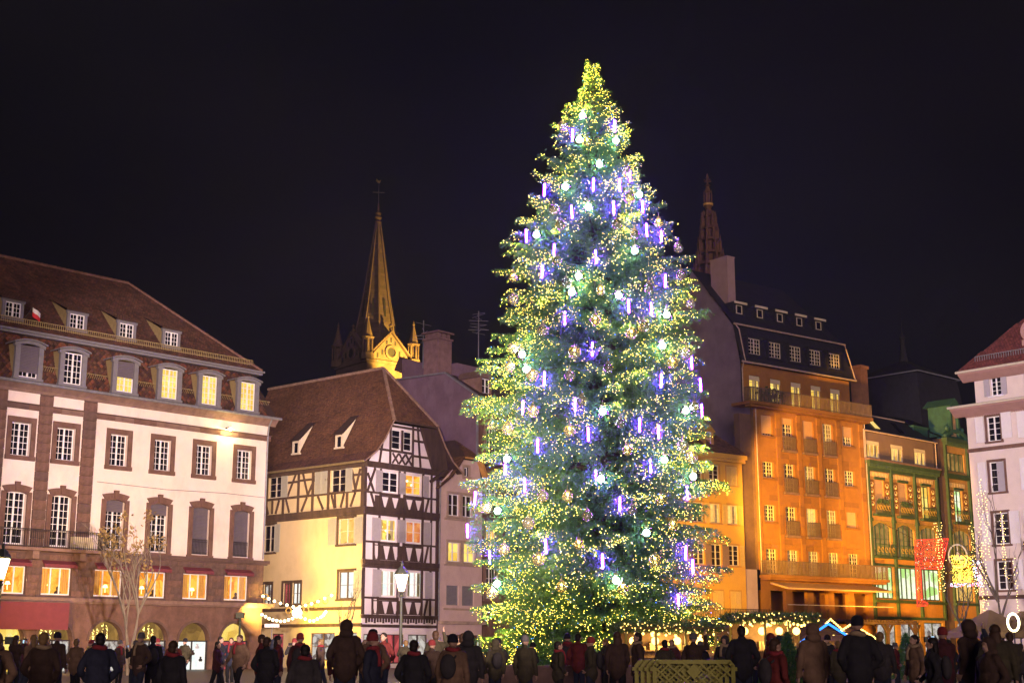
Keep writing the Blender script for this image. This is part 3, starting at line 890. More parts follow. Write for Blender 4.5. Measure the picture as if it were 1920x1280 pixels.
# front: horizontals
for z, w, d in ((13.72, 0.42, 0.34), (10.62, 0.34, 0.42), (10.36, 0.22, 0.30), (7.06, 0.32, 0.42), (6.78, 0.24, 0.30), (3.42, 0.26, 0.3)):
    beam((0.0 if z < 13 else 0.2, z), (FW if z < 13 else 7.8, z), w, timber, d)
beam((0, 2.80), (FW, 2.80), 0.2, timber, 0.2)
# front storeys: posts, rails, diagonals and boarded panels with plaster wedges
for z0, z1, zs, zw in ((10.8, 13.5, 11.75, 13.45), (7.23, 10.25, 8.38, 10.15), (3.56, 6.66, 4.62, 6.6)):
    for x in (0.09, FW - 0.10, 6.55):
        beam((x, z0), (x, z1), 0.2 if x != 6.55 else 0.16, timber)
    for x in (3.32, 3.82, 5.68):
        beam((x, z0), (x, z1), 0.18, timber)
    beam((1.45 if z0 < 10 else 1.5, z0), (1.45 if z0 < 10 else 1.5, z1), 0.16, timber)
    for x0, x1 in ((1.53, 3.24), (3.9, 5.6)):
        beam((x0, zs), (x1, zs), 0.2, timber, 0.14)
    beam((0.15, zs + 0.05), (1.4, zs + 0.05), 0.14, timber)
    beam((5.75, zs + 0.05), (FW - 0.2, zs + 0.05), 0.13, timber)
    beam((0.98, z0), (0.6 if z0 > 10 else 0.95, zs), 0.15, timber)
    beam((5.95, z0), (6.25, zs), 0.15, timber)
    if z0 > 10:
        beam((0.25, zs + 0.05), (0.95, z1), 0.15, timber); beam((0.9, zs + 0.05), (0.25, z1 - 0.4), 0.14, timber)
    build('board_panel', MB().box(1.0, 5.75, -0.012, 0.02, z0 + 0.02, zs - 0.1), timber, B)
    for x in ((1.97, 2.95, 4.35, 5.25) if z0 > 10 else (1.25, 2.2, 3.1, 4.4, 5.34)):
        zt, zb = zs - 0.18, z0 + 0.08
        build('plaster_wedge', MB().prism([(x - 0.30, zt), (x + 0.30, zt), (x + 0.06, zb), (x - 0.06, zb)], -0.03, 0.0), plaster_white, B)
# fretwork under the lowest storey
fr = MB()
for k in range(26):
    x = 0.35 + k * 0.265
    fr.box(x, x + 0.15, -0.06, 0.02, 3.05 if k % 3 else 2.98, 3.32)
build('fretwork', fr, timber, B)['kind'] = 'stuff'
# gable timbers
for p in (((2.32, 13.9), (2.32, 16.8)), ((3.46, 14.9), (3.46, 16.4)), ((4.55, 13.9), (4.55, 16.8)), ((1.3, 13.95), (1.55, 15.3)), ((5.35, 13.95), (5.0, 16.8)), ((2.4, 14.85), (4.5, 14.85)),
          ((1.1, 14.85), (2.3, 14.85)), ((4.6, 14.7), (6.2, 14.7)), ((4.6, 15.8), (5.6, 15.8)), ((2.2, 16.62), (6.4, 16.62))):
    beam(*p, 0.16, timber, 0.1, -0.08)
for k in range(3):
    x = 2.55 + k * 0.65
    beam((x, 14.0), (x + 0.6, 14.72), 0.13, timber, 0.08, -0.08); beam((x + 0.6, 14.0), (x, 14.72), 0.13, timber, 0.07, -0.085)
build('gable_boarding', MB().prism([(5.15, 16.8), (6.9, 16.8), (7.7, 15.2), (8.0, 13.9), (6.45, 13.9)], -0.30, -0.10), timber, B)
beam((6.2, 13.0), (7.9, 14.0), 0.2, timber, 0.2, -0.3)
# side timbers
for z, w, d in ((13.72, 0.4, 0.3), (10.62, 0.32, 0.36), (10.36, 0.24, 0.26), (11.9, 0.17, 0.1)):
    sbeam((-0.1, z), (SD, z), w, timber_side, d)
for s in (0.12, 1.68, 3.62, 5.3, 6.85, 8.5, 10.4, 12.2):
    sbeam((s, 10.8), (s, 13.55), 0.2 if s > 0.2 else 0.26, timber_side)
for a, b in (((7.2, 13.55), (8.05, 12.0)), ((6.4, 13.55), (5.85, 12.0)), ((5.0, 13.3), (5.8, 12.0)), ((1.25, 13.4), (0.85, 12.0)), ((0.4, 13.4), (0.85, 12.0)),
             ((10.5, 11.8), (10.15, 10.85)), ((8.95, 11.8), (9.3, 10.85)), ((8.2, 11.8), (7.8, 10.85)), ((5.9, 11.8), (6.45, 10.85)), ((4.75, 11.8), (4.15, 10.85)), ((3.3, 11.8), (2.95, 10.85)),
             ((2.0, 11.8), (2.3, 10.85)), ((0.85, 11.8), (1.3, 10.85)), ((2.95, 11.8), (2.85, 10.85)), ((9.7, 11.8), (9.7, 10.85)), ((4.0, 12.9), (3.62, 12.9)), ((6.85, 13.0), (8.4, 13.0)), ((5.3, 13.05), (6.8, 13.05)), ((0.2, 13.0), (1.6, 13.0))):
    sbeam(a, b, 0.15, timber_side)
for z in (3.97, 2.86):
    build('band', side(MB().box(-0.08, SD, -0.1, 0.02, z - 0.11, z + 0.11)), timber_side, B)
# windows of the front
pale = surf('shutter_mauve', (0.34, 0.30, 0.32), 0.7, 0.08, 4, 0.03)
for i, h in enumerate(fw_h):
    x, w, z, hh = (h[0] + h[1]) / 2, h[1] - h[0], h[2], h[3] - h[2]
    lit = {1: room_amber, 2: room_yellow, 3: room_orange, 4: room_white, 5: room_white, 6: room_shop, 7: room_red, 8: room_shop}.get(i)
    if i in (9, 10):
        window(B, x, z, w, hh, y=-0.04, rows=3, cols=1, leaves=1)
        continue
    o = window(B, x, z, w, hh, y=0.02, rows=(3 if i < 2 else 2 if i < 6 else 1), cols=1, leaves=2, lit=lit, curtain=cream_paint if i in (2, 4, 5) else None, depth=0.5 if i < 6 else 1.2, frame=white_paint if i < 6 else timber)
    if i < 6:
        s = 0.62 if i < 2 else 0.8
        if i % 2 == 0: put('shutter', louvre_me(s, hh + 0.08, pale, 16, i > 1), o, (-w / 2 - s / 2, -0.12, -0.04))
        put('shutter', louvre_me(s * 0.92, hh + 0.08, pale, 16, i > 1), o, (w / 2 + s / 2 + (0.12 if i % 2 else 0.08), -0.12, -0.04))
    if i == 2: put('flowers', MB().ball((0, 0, 0.3), 0.2, 7, 5, 1.5).tube([(0, 0, 0), (0, 0, 0.3)], 0.03).mesh('flowers', green_iron), o, (0.35, 0.3, 0.0))
    if i in (1, 2):
        for q in range(2):
            put('ceiling_lamp', cached('cl', lambda: MB().ball((0, 0, 0), 0.09, 8, 6).mesh('ceiling_lamp', lampshade)), o, (-0.25 + 0.45 * q, 0.35, 1.0 - 0.25 * q))
# windows of the side
sb = lambda s, y, z: (y, s, z)
shut_cream = surf('shutter_cream', (0.40, 0.37, 0.27), 0.7, 0.08, 4, 0.03)
for i, h in enumerate(sw_h):
    x, w, z, hh = (h[0] + h[1]) / 2, h[1] - h[0], h[2], h[3] - h[2]
    lit = {3: room_gold, 2: None, 4: room_shop, 5: room_red, 6: room_white, 7: room_white, 8: room_red, 9: room_shop, 10: room_shop}.get(i)
    o = window(B, x, z, w, hh, y=0.10, rz=R(-90), base=sb, rows=3 if i < 2 else 2, cols=1, leaves=2, lit=lit, frame=cream_paint if i < 4 else timber_side, depth=0.5 if i < 8 else 1.2)
    if 2 <= i < 8:
        put('surround', surround_flat(w, hh, 0.16, 0.06).mesh('surround', timber_side), o, (0, -0.10, 0))
    if i in (0, 1, 2, 3, 7):
        s = w * (0.48 if i != 1 else 0.42)
        put('shutter', louvre_me(s, hh + 0.06, shut_cream, 18, False), o, (w / 2 + s / 2 + 0.02, -0.2, -0.03))
        if i == 3: put('shutter', louvre_me(s, hh + 0.06, shut_cream, 18, False), o, (-w / 2 - s / 2 - 0.2, -0.2, -0.03))
for q in (0, 1):
    put('shutter', louvre_me(0.64, 1.66, shut_cream, 18, False), B, (-0.09, 4.72 - q * 0.66, 11.94), R(-90))
# roof
prof = [(-0.5, 13.82), (0.6, 14.62), (1.35, 15.55), (2.2, 16.95), (4.4, 21.4)]
rb = MB()
yA, yB, yH = -0.55, SD, 2.95
for i in range(4):
    (x0, z0), (x1, z1) = prof[i], prof[i + 1]
    f1 = yH if i == 3 else yA
    rb.add([(x0, yA, z0), (x0, yB, z0), (x1, yB, z1), (x1, f1, z1)], [(0, 1, 2, 3)])
    if i > 0 or True:
        X0, X1 = 8.8 - x0, 8.8 - x1
        rb.add([(X0, yA, z0), (X0, yB, z0), (X1, yB, z1), (X1, f1, z1)], [(3, 2, 1, 0)])
rb.add([(2.2, yA, 16.95), (6.6, yA, 16.95), (4.4, yH, 21.4)], [(0, 1, 2)])
rb.add([(-0.5, yA, 13.72), (-0.5, yB, 13.72), (-0.5, yB, 13.84), (-0.5, yA, 13.84)], [(0, 1, 2, 3)])
rb.box(2.1, 6.7, yA - 0.05, yA, 16.85, 16.97)
roofB = build('roof', rb, roof_base, B)
for i in range(4):
    (x0, z0), (x1, z1) = prof[i], prof[i + 1]
    v = Vector((x1 - x0, 0, z1 - z0)); L = v.length
    nm = Vector((0, -1, 0))
    poly = [(-(yB), 0), (-yA, 0), (-(yH if i == 3 else yA), L), (-yB, L)]
    tiles('roof_tiles', roofB, (x0 - 0.01, 0, z0 + 0.01), (0, -1, 0), v, poly, 0.19, 0.155, tile_brick if i else tile_brown, i == 0, 0.035, 0.22, [(1, 1, 1), (1.1, 1, 0.9), (0.85, 0.8, 0.8)])
v = Vector((0, yH - yA, 21.4 - 16.95))
tiles('roof_tiles', roofB, (2.2, yA - 0.01, 16.96), (1, 0, 0), v, [(0, 0), (4.4, 0), (2.2, v.length)], 0.19, 0.155, tile_brick, False, 0.035, 0.22, [(1, 1, 1), (1.1, 1, 0.9), (0.85, 0.8, 0.8)])
rt = MB()
for k in range(44):
    y = yH + 0.3 * k
    if y < yB: rt.tube([(4.4, y, 21.46), (4.4, y + 0.32, 21.48)], [0.11, 0.13], 6)
for s in (-1, 1):
    a, b = Vector((4.4, yH, 21.45)), Vector((4.4 + s * 2.2, yA, 17.0))
    for k in range(18):
        rt.tube([a.lerp(b, k / 18), a.lerp(b, (k + 1.1) / 18)], [0.11, 0.14], 6)
pv = [(x, yA - 0.03, z) for x, z in prof[:4]]
for k in range(3):
    rt.tube([pv[k], pv[k + 1]], 0.05, 5)
    rt.tube([(8.8 - pv[k][0], yA - 0.03, pv[k][2]), (8.8 - pv[k + 1][0], yA - 0.03, pv[k + 1][2])], 0.06, 5)
build('ridge_tiles', rt, surf('ridge_tile_pale', (0.24, 0.15, 0.11), 0.85, 0.3, 3, 0.2), roofB)['kind'] = 'stuff'
build('gutter', MB().tube([(-0.62, yA, 13.80), (-0.62, yB, 13.80)], 0.09, 8), surf('gutter_brass', (0.30, 0.22, 0.10), 0.5, 0.2, 4, 0.05, metal=0.3), B)
for s in (8.45, 3.75):
    d = MB().box(-0.0, 0.10, -0.40, -0.22, 0, 0.95).box(-0.0, 0.10, 0.22, 0.40, 0, 0.95).box(-0.0, 0.10, -0.22, 0.22, 0.75, 0.95).box(-0.06, 0.14, -0.46, 0.46, -0.12, 0.0)
    for q in (-1, 1):
        d.add([(0.05, q * 0.38, 0.0), (0.05, q * 0.38, 0.95), (1.25, q * 0.38, 1.55 + 0.6)], [(0, 1, 2)])
    dm = build('dormer', d, cream_paint, B, (0.92, s, 15.3))
    build('dormer_roof', MB().add([(-0.15, -0.52, 0.92), (-0.15, 0.52, 0.92), (1.5, 0.45, 2.45), (1.5, -0.45, 2.45), (-0.15, -0.52, 0.86), (-0.15, 0.52, 0.86)], [(0, 1, 2, 3), (4, 5, 1, 0)]), tile_brick if False else roof_base, dm)
    put('glass', pane_me(0.44, 0.75, dark_glass), dm, (0.06, 0, 0.0), R(-90))
build('drainpipe', MB().tube([(7.35, -0.15, 13.2), (7.32, -0.15, 3.2)], 0.06, 6), zinc, B)

# ================================================================== D: narrow rose house
D = thing('gabled_house', 'narrow rose-plastered house with small tiled gable beside the half-timbered house', 'house', locB, rzB)
d_h = [(10.0, 10.5, 13.75, 14.45), (8.35, 9.55, 10.75, 12.35), (9.85, 10.95, 10.75, 12.35), (8.35, 9.65, 7.45, 8.85), (10.0, 11.3, 7.45, 8.85), (8.3, 9.6, 4.35, 5.75), (9.95, 11.25, 4.35, 5.75), (8.2, 12.0, 0.3, 2.25)]
dw = wall_mb(7.45, 12.1, 0, 13.0, [h for h in d_h if h[3] < 13], 0.25, 0.05)
dw.add([(7.45, 0.05, 13.0), (10.0, 0.05, 13.0), (10.0, 0.05, 15.0), (9.8, 0.05, 15.0)], [(0, 1, 2, 3)])
dw.add([(10.5, 0.05, 13.0), (12.1, 0.05, 13.0), (11.6, 0.05, 15.0), (10.5, 0.05, 15.0)], [(0, 1, 2, 3)])
dw.add([(10.0, 0.05, 13.0), (10.5, 0.05, 13.0), (10.5, 0.05, 13.75), (10.0, 0.05, 13.75)], [(0, 1, 2, 3)])
dw.add([(10.0, 0.05, 14.45), (10.5, 0.05, 14.45), (10.5, 0.05, 15.0), (10.0, 0.05, 15.0)], [(0, 1, 2, 3)])
build('wall', dw, plaster_rose, D)
rb = MB()
rb.add([(7.0, -0.4, 12.6), (8.4, -0.4, 13.55), (9.75, -0.4, 15.15), (10.7, 1.6, 16.7), (10.7, 12, 16.7), (7.0, 12, 12.6), (8.4, 12, 13.55)], [(0, 1, 6, 5), (1, 2, 3, 4, 6)])
rb.add([(9.75, -0.4, 15.15), (11.65, -0.4, 15.15), (10.7, 1.6, 16.7)], [(0, 1, 2)])
rb.add([(11.65, -0.4, 15.15), (12.6, -0.4, 13.3), (12.6, 12, 13.3), (10.7, 12, 16.7), (10.7, 1.6, 16.7)], [(0, 1, 2, 3, 4)])
roofD = build('roof', rb, roof_base, D)
v = Vector((1.35, 0, 1.6)); tiles('roof_tiles', roofD, (8.4, 0, 13.57), (0, -1, 0), v, [(-9, 0), (0.4, 0), (0.4, v.length), (-9, v.length)], 0.19, 0.155, tile_brick, False)
v = Vector((1.4, 0, 0.95)); tiles('roof_tiles', roofD, (7.0, 0, 12.62), (0, -1, 0), v, [(-9, 0), (0.4, 0), (0.4, v.length), (-9, v.length)], 0.19, 0.155, tile_brick, False)
v = Vector((0, 2.0, 1.55)); tiles('roof_tiles', roofD, (9.75, -0.41, 15.16), (1, 0, 0), v, [(0, 0), (1.9, 0), (0.95, v.length)], 0.19, 0.155, tile_brick, False)
build('bargeboard', MB().prism([(11.65, 15.1), (12.6, 13.25), (12.45, 13.1), (11.5, 14.95)], -0.4, 0.04).box(9.7, 11.7, -0.42, -0.36, 15.02, 15.16), panel_ochre, D)
stone_trim = surf('stone_trim', (0.33, 0.24, 0.19), 0.85, 0.2, 2, 0.2)
for i, h in enumerate(d_h):
    x, w, z, hh = (h[0] + h[1]) / 2, h[1] - h[0], h[2], h[3] - h[2]
    if i in (5, 6):
        o = put('louvred_window', louvre_me(w, hh, grey_paint, 8, False), D, (x, 0.2, z))
    else:
        o = window(D, x, z, w, hh, y=0.16, rows=1 if i == 7 else 2 if i else 1, cols=1, leaves=1 if i == 0 else 3 if i == 7 else 2, lit=room_yellow if i in (3, 4) else room_shop if i == 7 else None, depth=1.0 if i == 7 else 0.5, curtain=awning_red if i == 7 else None, frame=white_paint if i < 7 else timber)
    if i in (0, 1, 2, 3, 4):
        put('surround', surround_flat(w, hh, 0.16, 0.07).mesh('surround', stone_trim), o, (0, -0.14, 0))
for z in (4.0, 7.15, 10.45):
    build('sill_course', MB().box(8.0, 11.6, -0.06, 0.05, z, z + 0.14), stone_trim, D)
build('shop_ledge', MB().box(7.5, 12.1, -0.35, 0.05, 3.0, 3.22), stone_trim, D)

# ================================================================== E: tall building behind the big tree with bare gable wall
cE = at(895, 742, 106.0)
locE, rzE = place(41, cE.x, cE.y)
E_ = thing('gable_wall_building', 'tall building behind the Christmas tree with bare violet gable wall, brick chimney and aerials', 'building', locE, rzE)
EZ = cE.z
EL = 21.0
e_h = []
for z in (5.0, 8.6, 12.2, 15.8):
    for k in range(7):
        e_h.append((1.0 + k * 2.9, 2.3 + k * 2.9, z, z + 2.3))
build('front_wall', wall_mb(0, EL, 0, EZ, e_h, 0.3), sandstone, E_)
gw = MB().add([(0, 0, 0), (0, 12, 0), (0, 12, EZ + 1.6), (0, 9.0, EZ + 2.35), (0, 3.4, EZ + 2.2), (0, 0, EZ)], [(0, 1, 2, 3, 4, 5)])
build('gable_wall', gw, plaster_violet, E_)
cp = MB()
pr = [(0, EZ), (3.4, EZ + 2.2), (9.0, EZ + 2.35), (12, EZ + 1.6)]
for i in range(3):
    cp.bar((-0.02, pr[i][0], pr[i][1] + 0.06), (-0.02, pr[i + 1][0], pr[i + 1][1] + 0.06), 0.3, 0.14)
cp.bar((-0.05, -0.05, 0.0), (-0.05, -0.05, EZ), 0.14)
build('coping', cp, zinc, E_)
build('roof', MB().add([(0, -0.4, EZ - 0.1), (EL, -0.4, EZ - 0.1), (EL, 3.4, EZ + 2.2), (0, 3.4, EZ + 2.2), (0, 9, EZ + 2.35), (EL, 9, EZ + 2.35)], [(0, 1, 2, 3), (3, 2, 5, 4)]), surf('roof_dark_red', (0.06, 0.032, 0.030), 0.85, 0.3, 1.5, 0.3), E_)
build('cornice', MB().box(0.02, EL, -0.5, 0.0, EZ - 0.55, EZ - 0.12), ledge_stone, E_)
for i, h in enumerate(e_h):
    o = window(E_, (h[0] + h[1]) / 2, h[2], h[1] - h[0], h[3] - h[2], y=0.2, rows=3, cols=2, lit=room_gold if i % 5 == 2 else None)
    put('surround', cached('esur', lambda: surround_flat(1.3, 2.3, 0.22, 0.08).mesh('surround', ledge_stone)), o, (0, -0.2, 0))
for z in (8.0, 15.1):
    build('balcony', MB().box(0.3, 5.0, -1.0, 0.0, z, z + 0.2), ledge_stone, E_)
    build('railing', railing_mb(4.7, 0.95, 0.14), iron, E_, (2.65, -0.95, z + 0.2))['kind'] = 'stuff'
dm = build('dormer', MB().box(0.9, 1.1, 0.5, 2.6, EZ + 0.2, EZ + 1.7).box(2.0, 2.2, 0.5, 2.6, EZ + 0.2, EZ + 1.7).prism([(0.7, EZ + 1.7), (2.4, EZ + 1.7), (1.55, EZ + 2.4)], 0.4, 3.2), ledge_stone, E_)
window(dm, 1.55, EZ + 0.45, 0.9, 1.2, y=0.6, rows=2, cols=1, as_sub=True)
ch = MB().box(0.3, 1.9, 4.6, 6.2, EZ + 1.8, EZ + 5.3).box(0.2, 2.0, 4.5, 6.3, EZ + 5.3, EZ + 5.45)
for q in range(3):
    ch.box(0.35 + q * 0.55, 0.7 + q * 0.55, 4.7, 6.1, EZ + 5.45, EZ + 5.85)
ch.box(0.15, 2.05, 4.45, 6.35, EZ + 5.85, EZ + 5.97)
build('chimney', ch, surf('chimney_brick', (0.20, 0.115, 0.115), 0.85, 0.25, 2.5, 0.3), E_)
build('roof_parapet', MB().box(0.5, 7, 8.6, 8.9, EZ + 2.3, EZ + 4.2).box(2.4, 5.2, 4.5, 6.0, EZ + 2.0, EZ + 3.6), plaster_violet, E_)
build('rear_roof', MB().add([(2.6, 8, EZ + 2.3), (14, 8, EZ + 2.3), (14, 12, EZ + 4.6), (3.2, 12, EZ + 5.3), (2.6, 12, EZ + 4)], [(0, 1, 2, 3, 4)]), MATS['roof_dark_red'], E_)


def aerial(name, label, p, h, n, seed):
    random.seed(seed)
    t = thing(name, label, 'aerial', p)
    build('mast', MB().tube([(0, 0, 0), (0, 0, h)], 0.05, 6), zinc, t)
    b = MB()
    for k in range(n):
        z = h * (0.55 + 0.43 * k / n); a = random.uniform(0, 3.1); L = random.uniform(0.4, 0.95)
        b.bar((-L * math.cos(a), -L * math.sin(a), z), (L * math.cos(a), L * math.sin(a), z + random.uniform(-0.05, 0.05)), 0.035)
    build('elements', b, zinc, t)['kind'] = 'stuff'
    return t


aerial('television_aerial', 'thin bare television aerial on the roof left of the Christmas tree', at(897, 676, 112), 4.2, 12, 3)
aerial('television_aerial', 'television aerial mast beside the brick chimney and church turret', at(793, 690, 111), 4.0, 7, 5)
random.seed(21)

# ================================================================== F: narrow yellow house
locG, rzG = place(53, 17.684, 100.0)
MG = Matrix.Translation(locG) @ Matrix.Rotation(rzG, 4, 'Z')
F_ = thing('yellow_house', 'narrow yellow house with shutters between the Christmas tree and the orange building', 'house', locG, rzG)
FX0, FX1 = -9.0, -1.38
fc = [(-7.5, 1.02), (-5.9, 1.02), (-4.23, 1.02), (-2.5, 1.04)]
f_h = []
for x, w in fc:
    for z0, z1 in ((12.6, 13.95), (9.85, 11.22), (6.95, 8.4), (3.3, 5.2)):
        if abs(x + 4.23) < 0.1 and z0 == 6.95: z0 = 6.42
        f_h.append((x - w / 2, x + w / 2, z0, z1))
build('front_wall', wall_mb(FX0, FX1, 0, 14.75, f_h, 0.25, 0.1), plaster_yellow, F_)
build('side_wall', MB().add([(FX1, 0.1, 0), (FX1, 9, 0), (FX1, 9, 14.75), (FX1, 0.1, 14.75)], [(0, 1, 2, 3)]), plaster_yellow, F_)
build('cornice', MB().box(FX0, FX1 + 0.25, -0.22, 0.1, 14.5, 14.8).box(FX0, FX1 + 0.15, -0.12, 0.1, 14.25, 14.45), plaster_yellow, F_)
dn = MB()
for k in range(40):
    dn.box(FX1 - 0.05 - k * 0.19, FX1 + 0.05 - k * 0.19, -0.2, 0.1, 14.4, 14.5)
build('dentils', dn, plaster_yellow, F_)['kind'] = 'stuff'
rf = build('roof', MB().add([(FX0, -0.3, 14.8), (FX1 + 0.35, -0.3, 14.8), (FX1 - 1.3, 3.5, 17.6), (FX0, 3.5, 17.6), (FX1 + 0.35, 8, 15.0)], [(0, 1, 2, 3), (1, 4, 2)]), roof_base, F_)
v = Vector((0, 3.8, 2.8)); tiles('roof_tiles', rf, (FX0, -0.3, 14.82), (1, 0, 0), v, [(0, 0), (FX1 + 0.35 - FX0, 0), (FX1 - 1.3 - FX0, v.length), (0, v.length)], 0.2, 0.16, tile_brick, False)
dm = build('dormer', MB().box(-4.6, -4.42, 0.6, 1.9, 15.3, 16.4).box(-3.82, -3.64, 0.6, 1.9, 15.3, 16.4).prism([(-4.75, 16.4), (-3.5, 16.4), (-4.12, 16.95)], 0.5, 2.6), panel_ochre, F_)
window(dm, -4.12, 15.4, 0.62, 0.98, y=0.7, rows=2, cols=1, leaves=1, lit=room_yellow, as_sub=True)
sh_y = surf('shutter_ochre', (0.60, 0.40, 0.13), 0.7, 0.08, 4, 0.03)
sh_m = surf('shutter_brown', (0.24, 0.15, 0.11), 0.7, 0.08, 4, 0.03)
for i, h in enumerate(f_h):
    x, w, z, hh = (h[0] + h[1]) / 2, h[1] - h[0], h[2], h[3] - h[2]
    row, cl = i % 4, i // 4
    o = window(F_, x, z, w, hh, y=0.2, rows=4, cols=1, lit=room_gold if row == 1 and cl >= 2 else None, curtain=cream_paint if row == 1 and cl >= 2 else None, frame=cream_paint)
    if (row == 0 and cl == 3) or row == 3:
        for s in (-1, 1):
            put('shutter', louvre_me(w / 2, hh, sh_y, 16, True), o, (s * w / 4, -0.14, 0))
    else:
        m = sh_m if row == 2 else sh_y
        put('shutter', louvre_me(0.48, hh, m, 16, True), o, (-w / 2 - 0.27, -0.14, 0))
        if cl == 3 or row == 2: put('shutter', louvre_me(0.44, hh, sh_y if cl == 3 else m, 16, True), o, (w / 2 + 0.27, -0.14, 0))
    put('surround', cached(('fsur', round(hh, 2)), lambda: surround_flat(w, hh, 0.09, 0.04).mesh('surround', panel_ochre)), o, (0, -0.10, 0))
build('balcony', MB().box(FX0, -0.1, -1.0, 0.1, 2.95, 3.12), ledge_stone, F_)
build('railing', railing_mb(7.0, 0.85, 0.16, 0.02, 0.035), iron, F_, (-3.7, -0.95, 3.12))['kind'] = 'stuff'

# ================================================================== G: tall orange sandstone building
G = thing('orange_building', 'tall orange-lit sandstone building with balconies, dark mansard roof and pale chimney', 'building', locG, rzG)
GC = [1.28, 3.53, 5.80, 8.05, 10.32]
GW = 12.3
ROWZ = [16.5, 13.4, 10.25, 7.1]
g_h = []
for r_i, z in enumerate(ROWZ):
    for c_i, c in enumerate(GC):
        full = r_i == 3 or c_i in (1, 2, 3)
        g_h.append((c - 0.60, c + 0.60, z - (0.9 if full and r_i < 3 else 0.6 if r_i == 3 else 0), z + 1.53 + (0.02 if r_i < 3 else 0.05)))
gr_h = [(1.0 + k * 2.28, 2.62 + k * 2.28, 3.25, 5.35) for k in range(5)]
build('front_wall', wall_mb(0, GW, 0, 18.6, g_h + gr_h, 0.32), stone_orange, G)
# shallow lesenes between the window axes, of single stones
for x in (0.12, 2.40, 4.66, 6.92, 9.18, 11.85):
    w = 0.44
    z = 6.75
    while z < 18.3:
        h = 0.78 if int(z * 10) % 3 else 0.62
        z1 = min(z + h, 18.35)
        block('stone_block', G, x - w / 2, x + w / 2, -0.09 - random.uniform(0, 0.012), 0.02, z + 0.006, z1 - 0.006, stone_orange if random.random() < 0.75 else stone_amber)
        z = z1
# courses of facing stones between the storeys
for r_i, z in enumerate((15.3, 12.15, 9.0)):
    for k in range(5):
        a = 0.36 + k * 2.26
        for q in range(2):
            for j in range(2):
                if 1 <= k <= 3 and r_i < 3 and j == 1 and q >= 0:
                    pass
                x0 = a + j * 0.9 + (0.0 if q else 0.02); x1 = a + 0.9 + j * 0.9
                zz = z - 0.55 + q * 0.38 - 0.6
                if 1 <= k <= 3: zz -= 0.0
                block('stone_block', G, x0 + 0.006, x1 - 0.006, -0.012 - random.uniform(0, 0.012), 0.02, zz + 0.43 + 0.006, zz + 0.81 - 0.006, stone_orange if random.random() < 0.7 else stone_amber)
wood_rail = surf('rail_wood', (0.13, 0.085, 0.06), 0.7, 0.25, 4, 0.1)
rail_me = railing_mb(1.34, 1.05, 0.13, 0.05, 0.05, dep=0.05).mesh('railing', wood_rail)
for i, h in enumerate(g_h):
    r_i, c_i = i // 5, i % 5
    x, w, z, hh = (h[0] + h[1]) / 2, h[1] - h[0], h[2], h[3] - h[2]
    lit = room_gold if (r_i, c_i) in ((2, 2),) else room_dim if (r_i, c_i) in ((0, 3), (2, 3), (3, 2), (3, 3), (1, 2), (3, 1)) else None
    rl_ = {(0, 0): 0.85, (0, 1): 0.18, (0, 2): 1.0, (0, 4): 0.5, (2, 4): 1.0}.get((r_i, c_i), 0)
    o = window(G, x, z, w, hh, y=0.2, rows=5 if hh < 1.8 else 7, cols=2, leaves=2, frame=cream_paint, lit=lit, roll=rl_, roll_m=shutter_salmon, mt=0.05, centre=0.10, f=0.085)
    if r_i < 3 and c_i in (1, 2, 3):
        put('railing', rail_me, o, (0, -0.36, 0.0))
        put('balcony_slab', cached('gslab', lambda: MB().box(-0.75, 0.75, -0.22, 0.2, -0.16, 0.0).mesh('balcony_slab', ledge_stone)), o, (0, -0.2, 0))
    elif r_i < 3:
        put('sill', cached('gsill', lambda: MB().box(-0.74, 0.74, -0.14, 0.05, -0.14, 0.0).mesh('sill', stone_amber)), o, (0, -0.2, 0))
# long balconies
for z, x0, x1, out, zt in ((18.6, -1.1, GW + 0.3, 0.75, 0.25), (6.2, -0.1, GW + 0.75, 1.1, 0.22)):
    build('balcony', MB().box(x0, x1, -out, 1.2 if z > 10 else 0.0, z, z + zt - 0.02).box(x0 + 0.15, x1 - 0.15, -out + 0.2, -0.002, z - 0.16, z - 0.002), stone_amber, G)
    build('railing', railing_mb(x1 - x0 - 0.1, 1.0, 0.15, 0.05, 0.05, dep=0.05), wood_rail, G, ((x0 + x1) / 2, -out + 0.08, z + zt))['kind'] = 'stuff'
    build('railing', railing_mb(out - 0.1, 1.0, 0.15, 0.05, 0.05, dep=0.05), wood_rail, G, (x0 + 0.06, -out / 2, z + zt), R(90))
pl = MB()
for k in range(60):
    x = random.gauss(1.2, 0.7); pl.tube([(x, -0.45, 18.8), (x + random.uniform(-0.2, 0.2), -0.5, 19.6 + random.random() * 0.5)], 0.02, 3)
    pl.ball((x + random.uniform(-0.2, 0.2), -0.5 + random.uniform(-0.15, 0.15), 19.3 + random.random() * 0.7), 0.09, 5, 3)
build('balcony_plants', pl, surf('leaf_dark', (0.035, 0.06, 0.02), 0.8, 0.3, 3), G)['kind'] = 'stuff'
# set-back top storey
t_h = [(c - 0.6, c + 0.6, 18.95, 21.2) for c in (1.48, 3.77, 6.05, 8.33, 10.6)]
build('top_storey_wall', wall_mb(0.1, GW, 18.6, 22.0, t_h, 0.25, 1.2), stone_orange, G)
for h in t_h:
    window(G, (h[0] + h[1]) / 2, h[2], 1.2, h[3] - h[2], y=1.35, rows=5, cols=1, frame=cream_paint, lit=room_yellow, curtain=cream_paint, roll=0.14, roll_m=cream_paint)
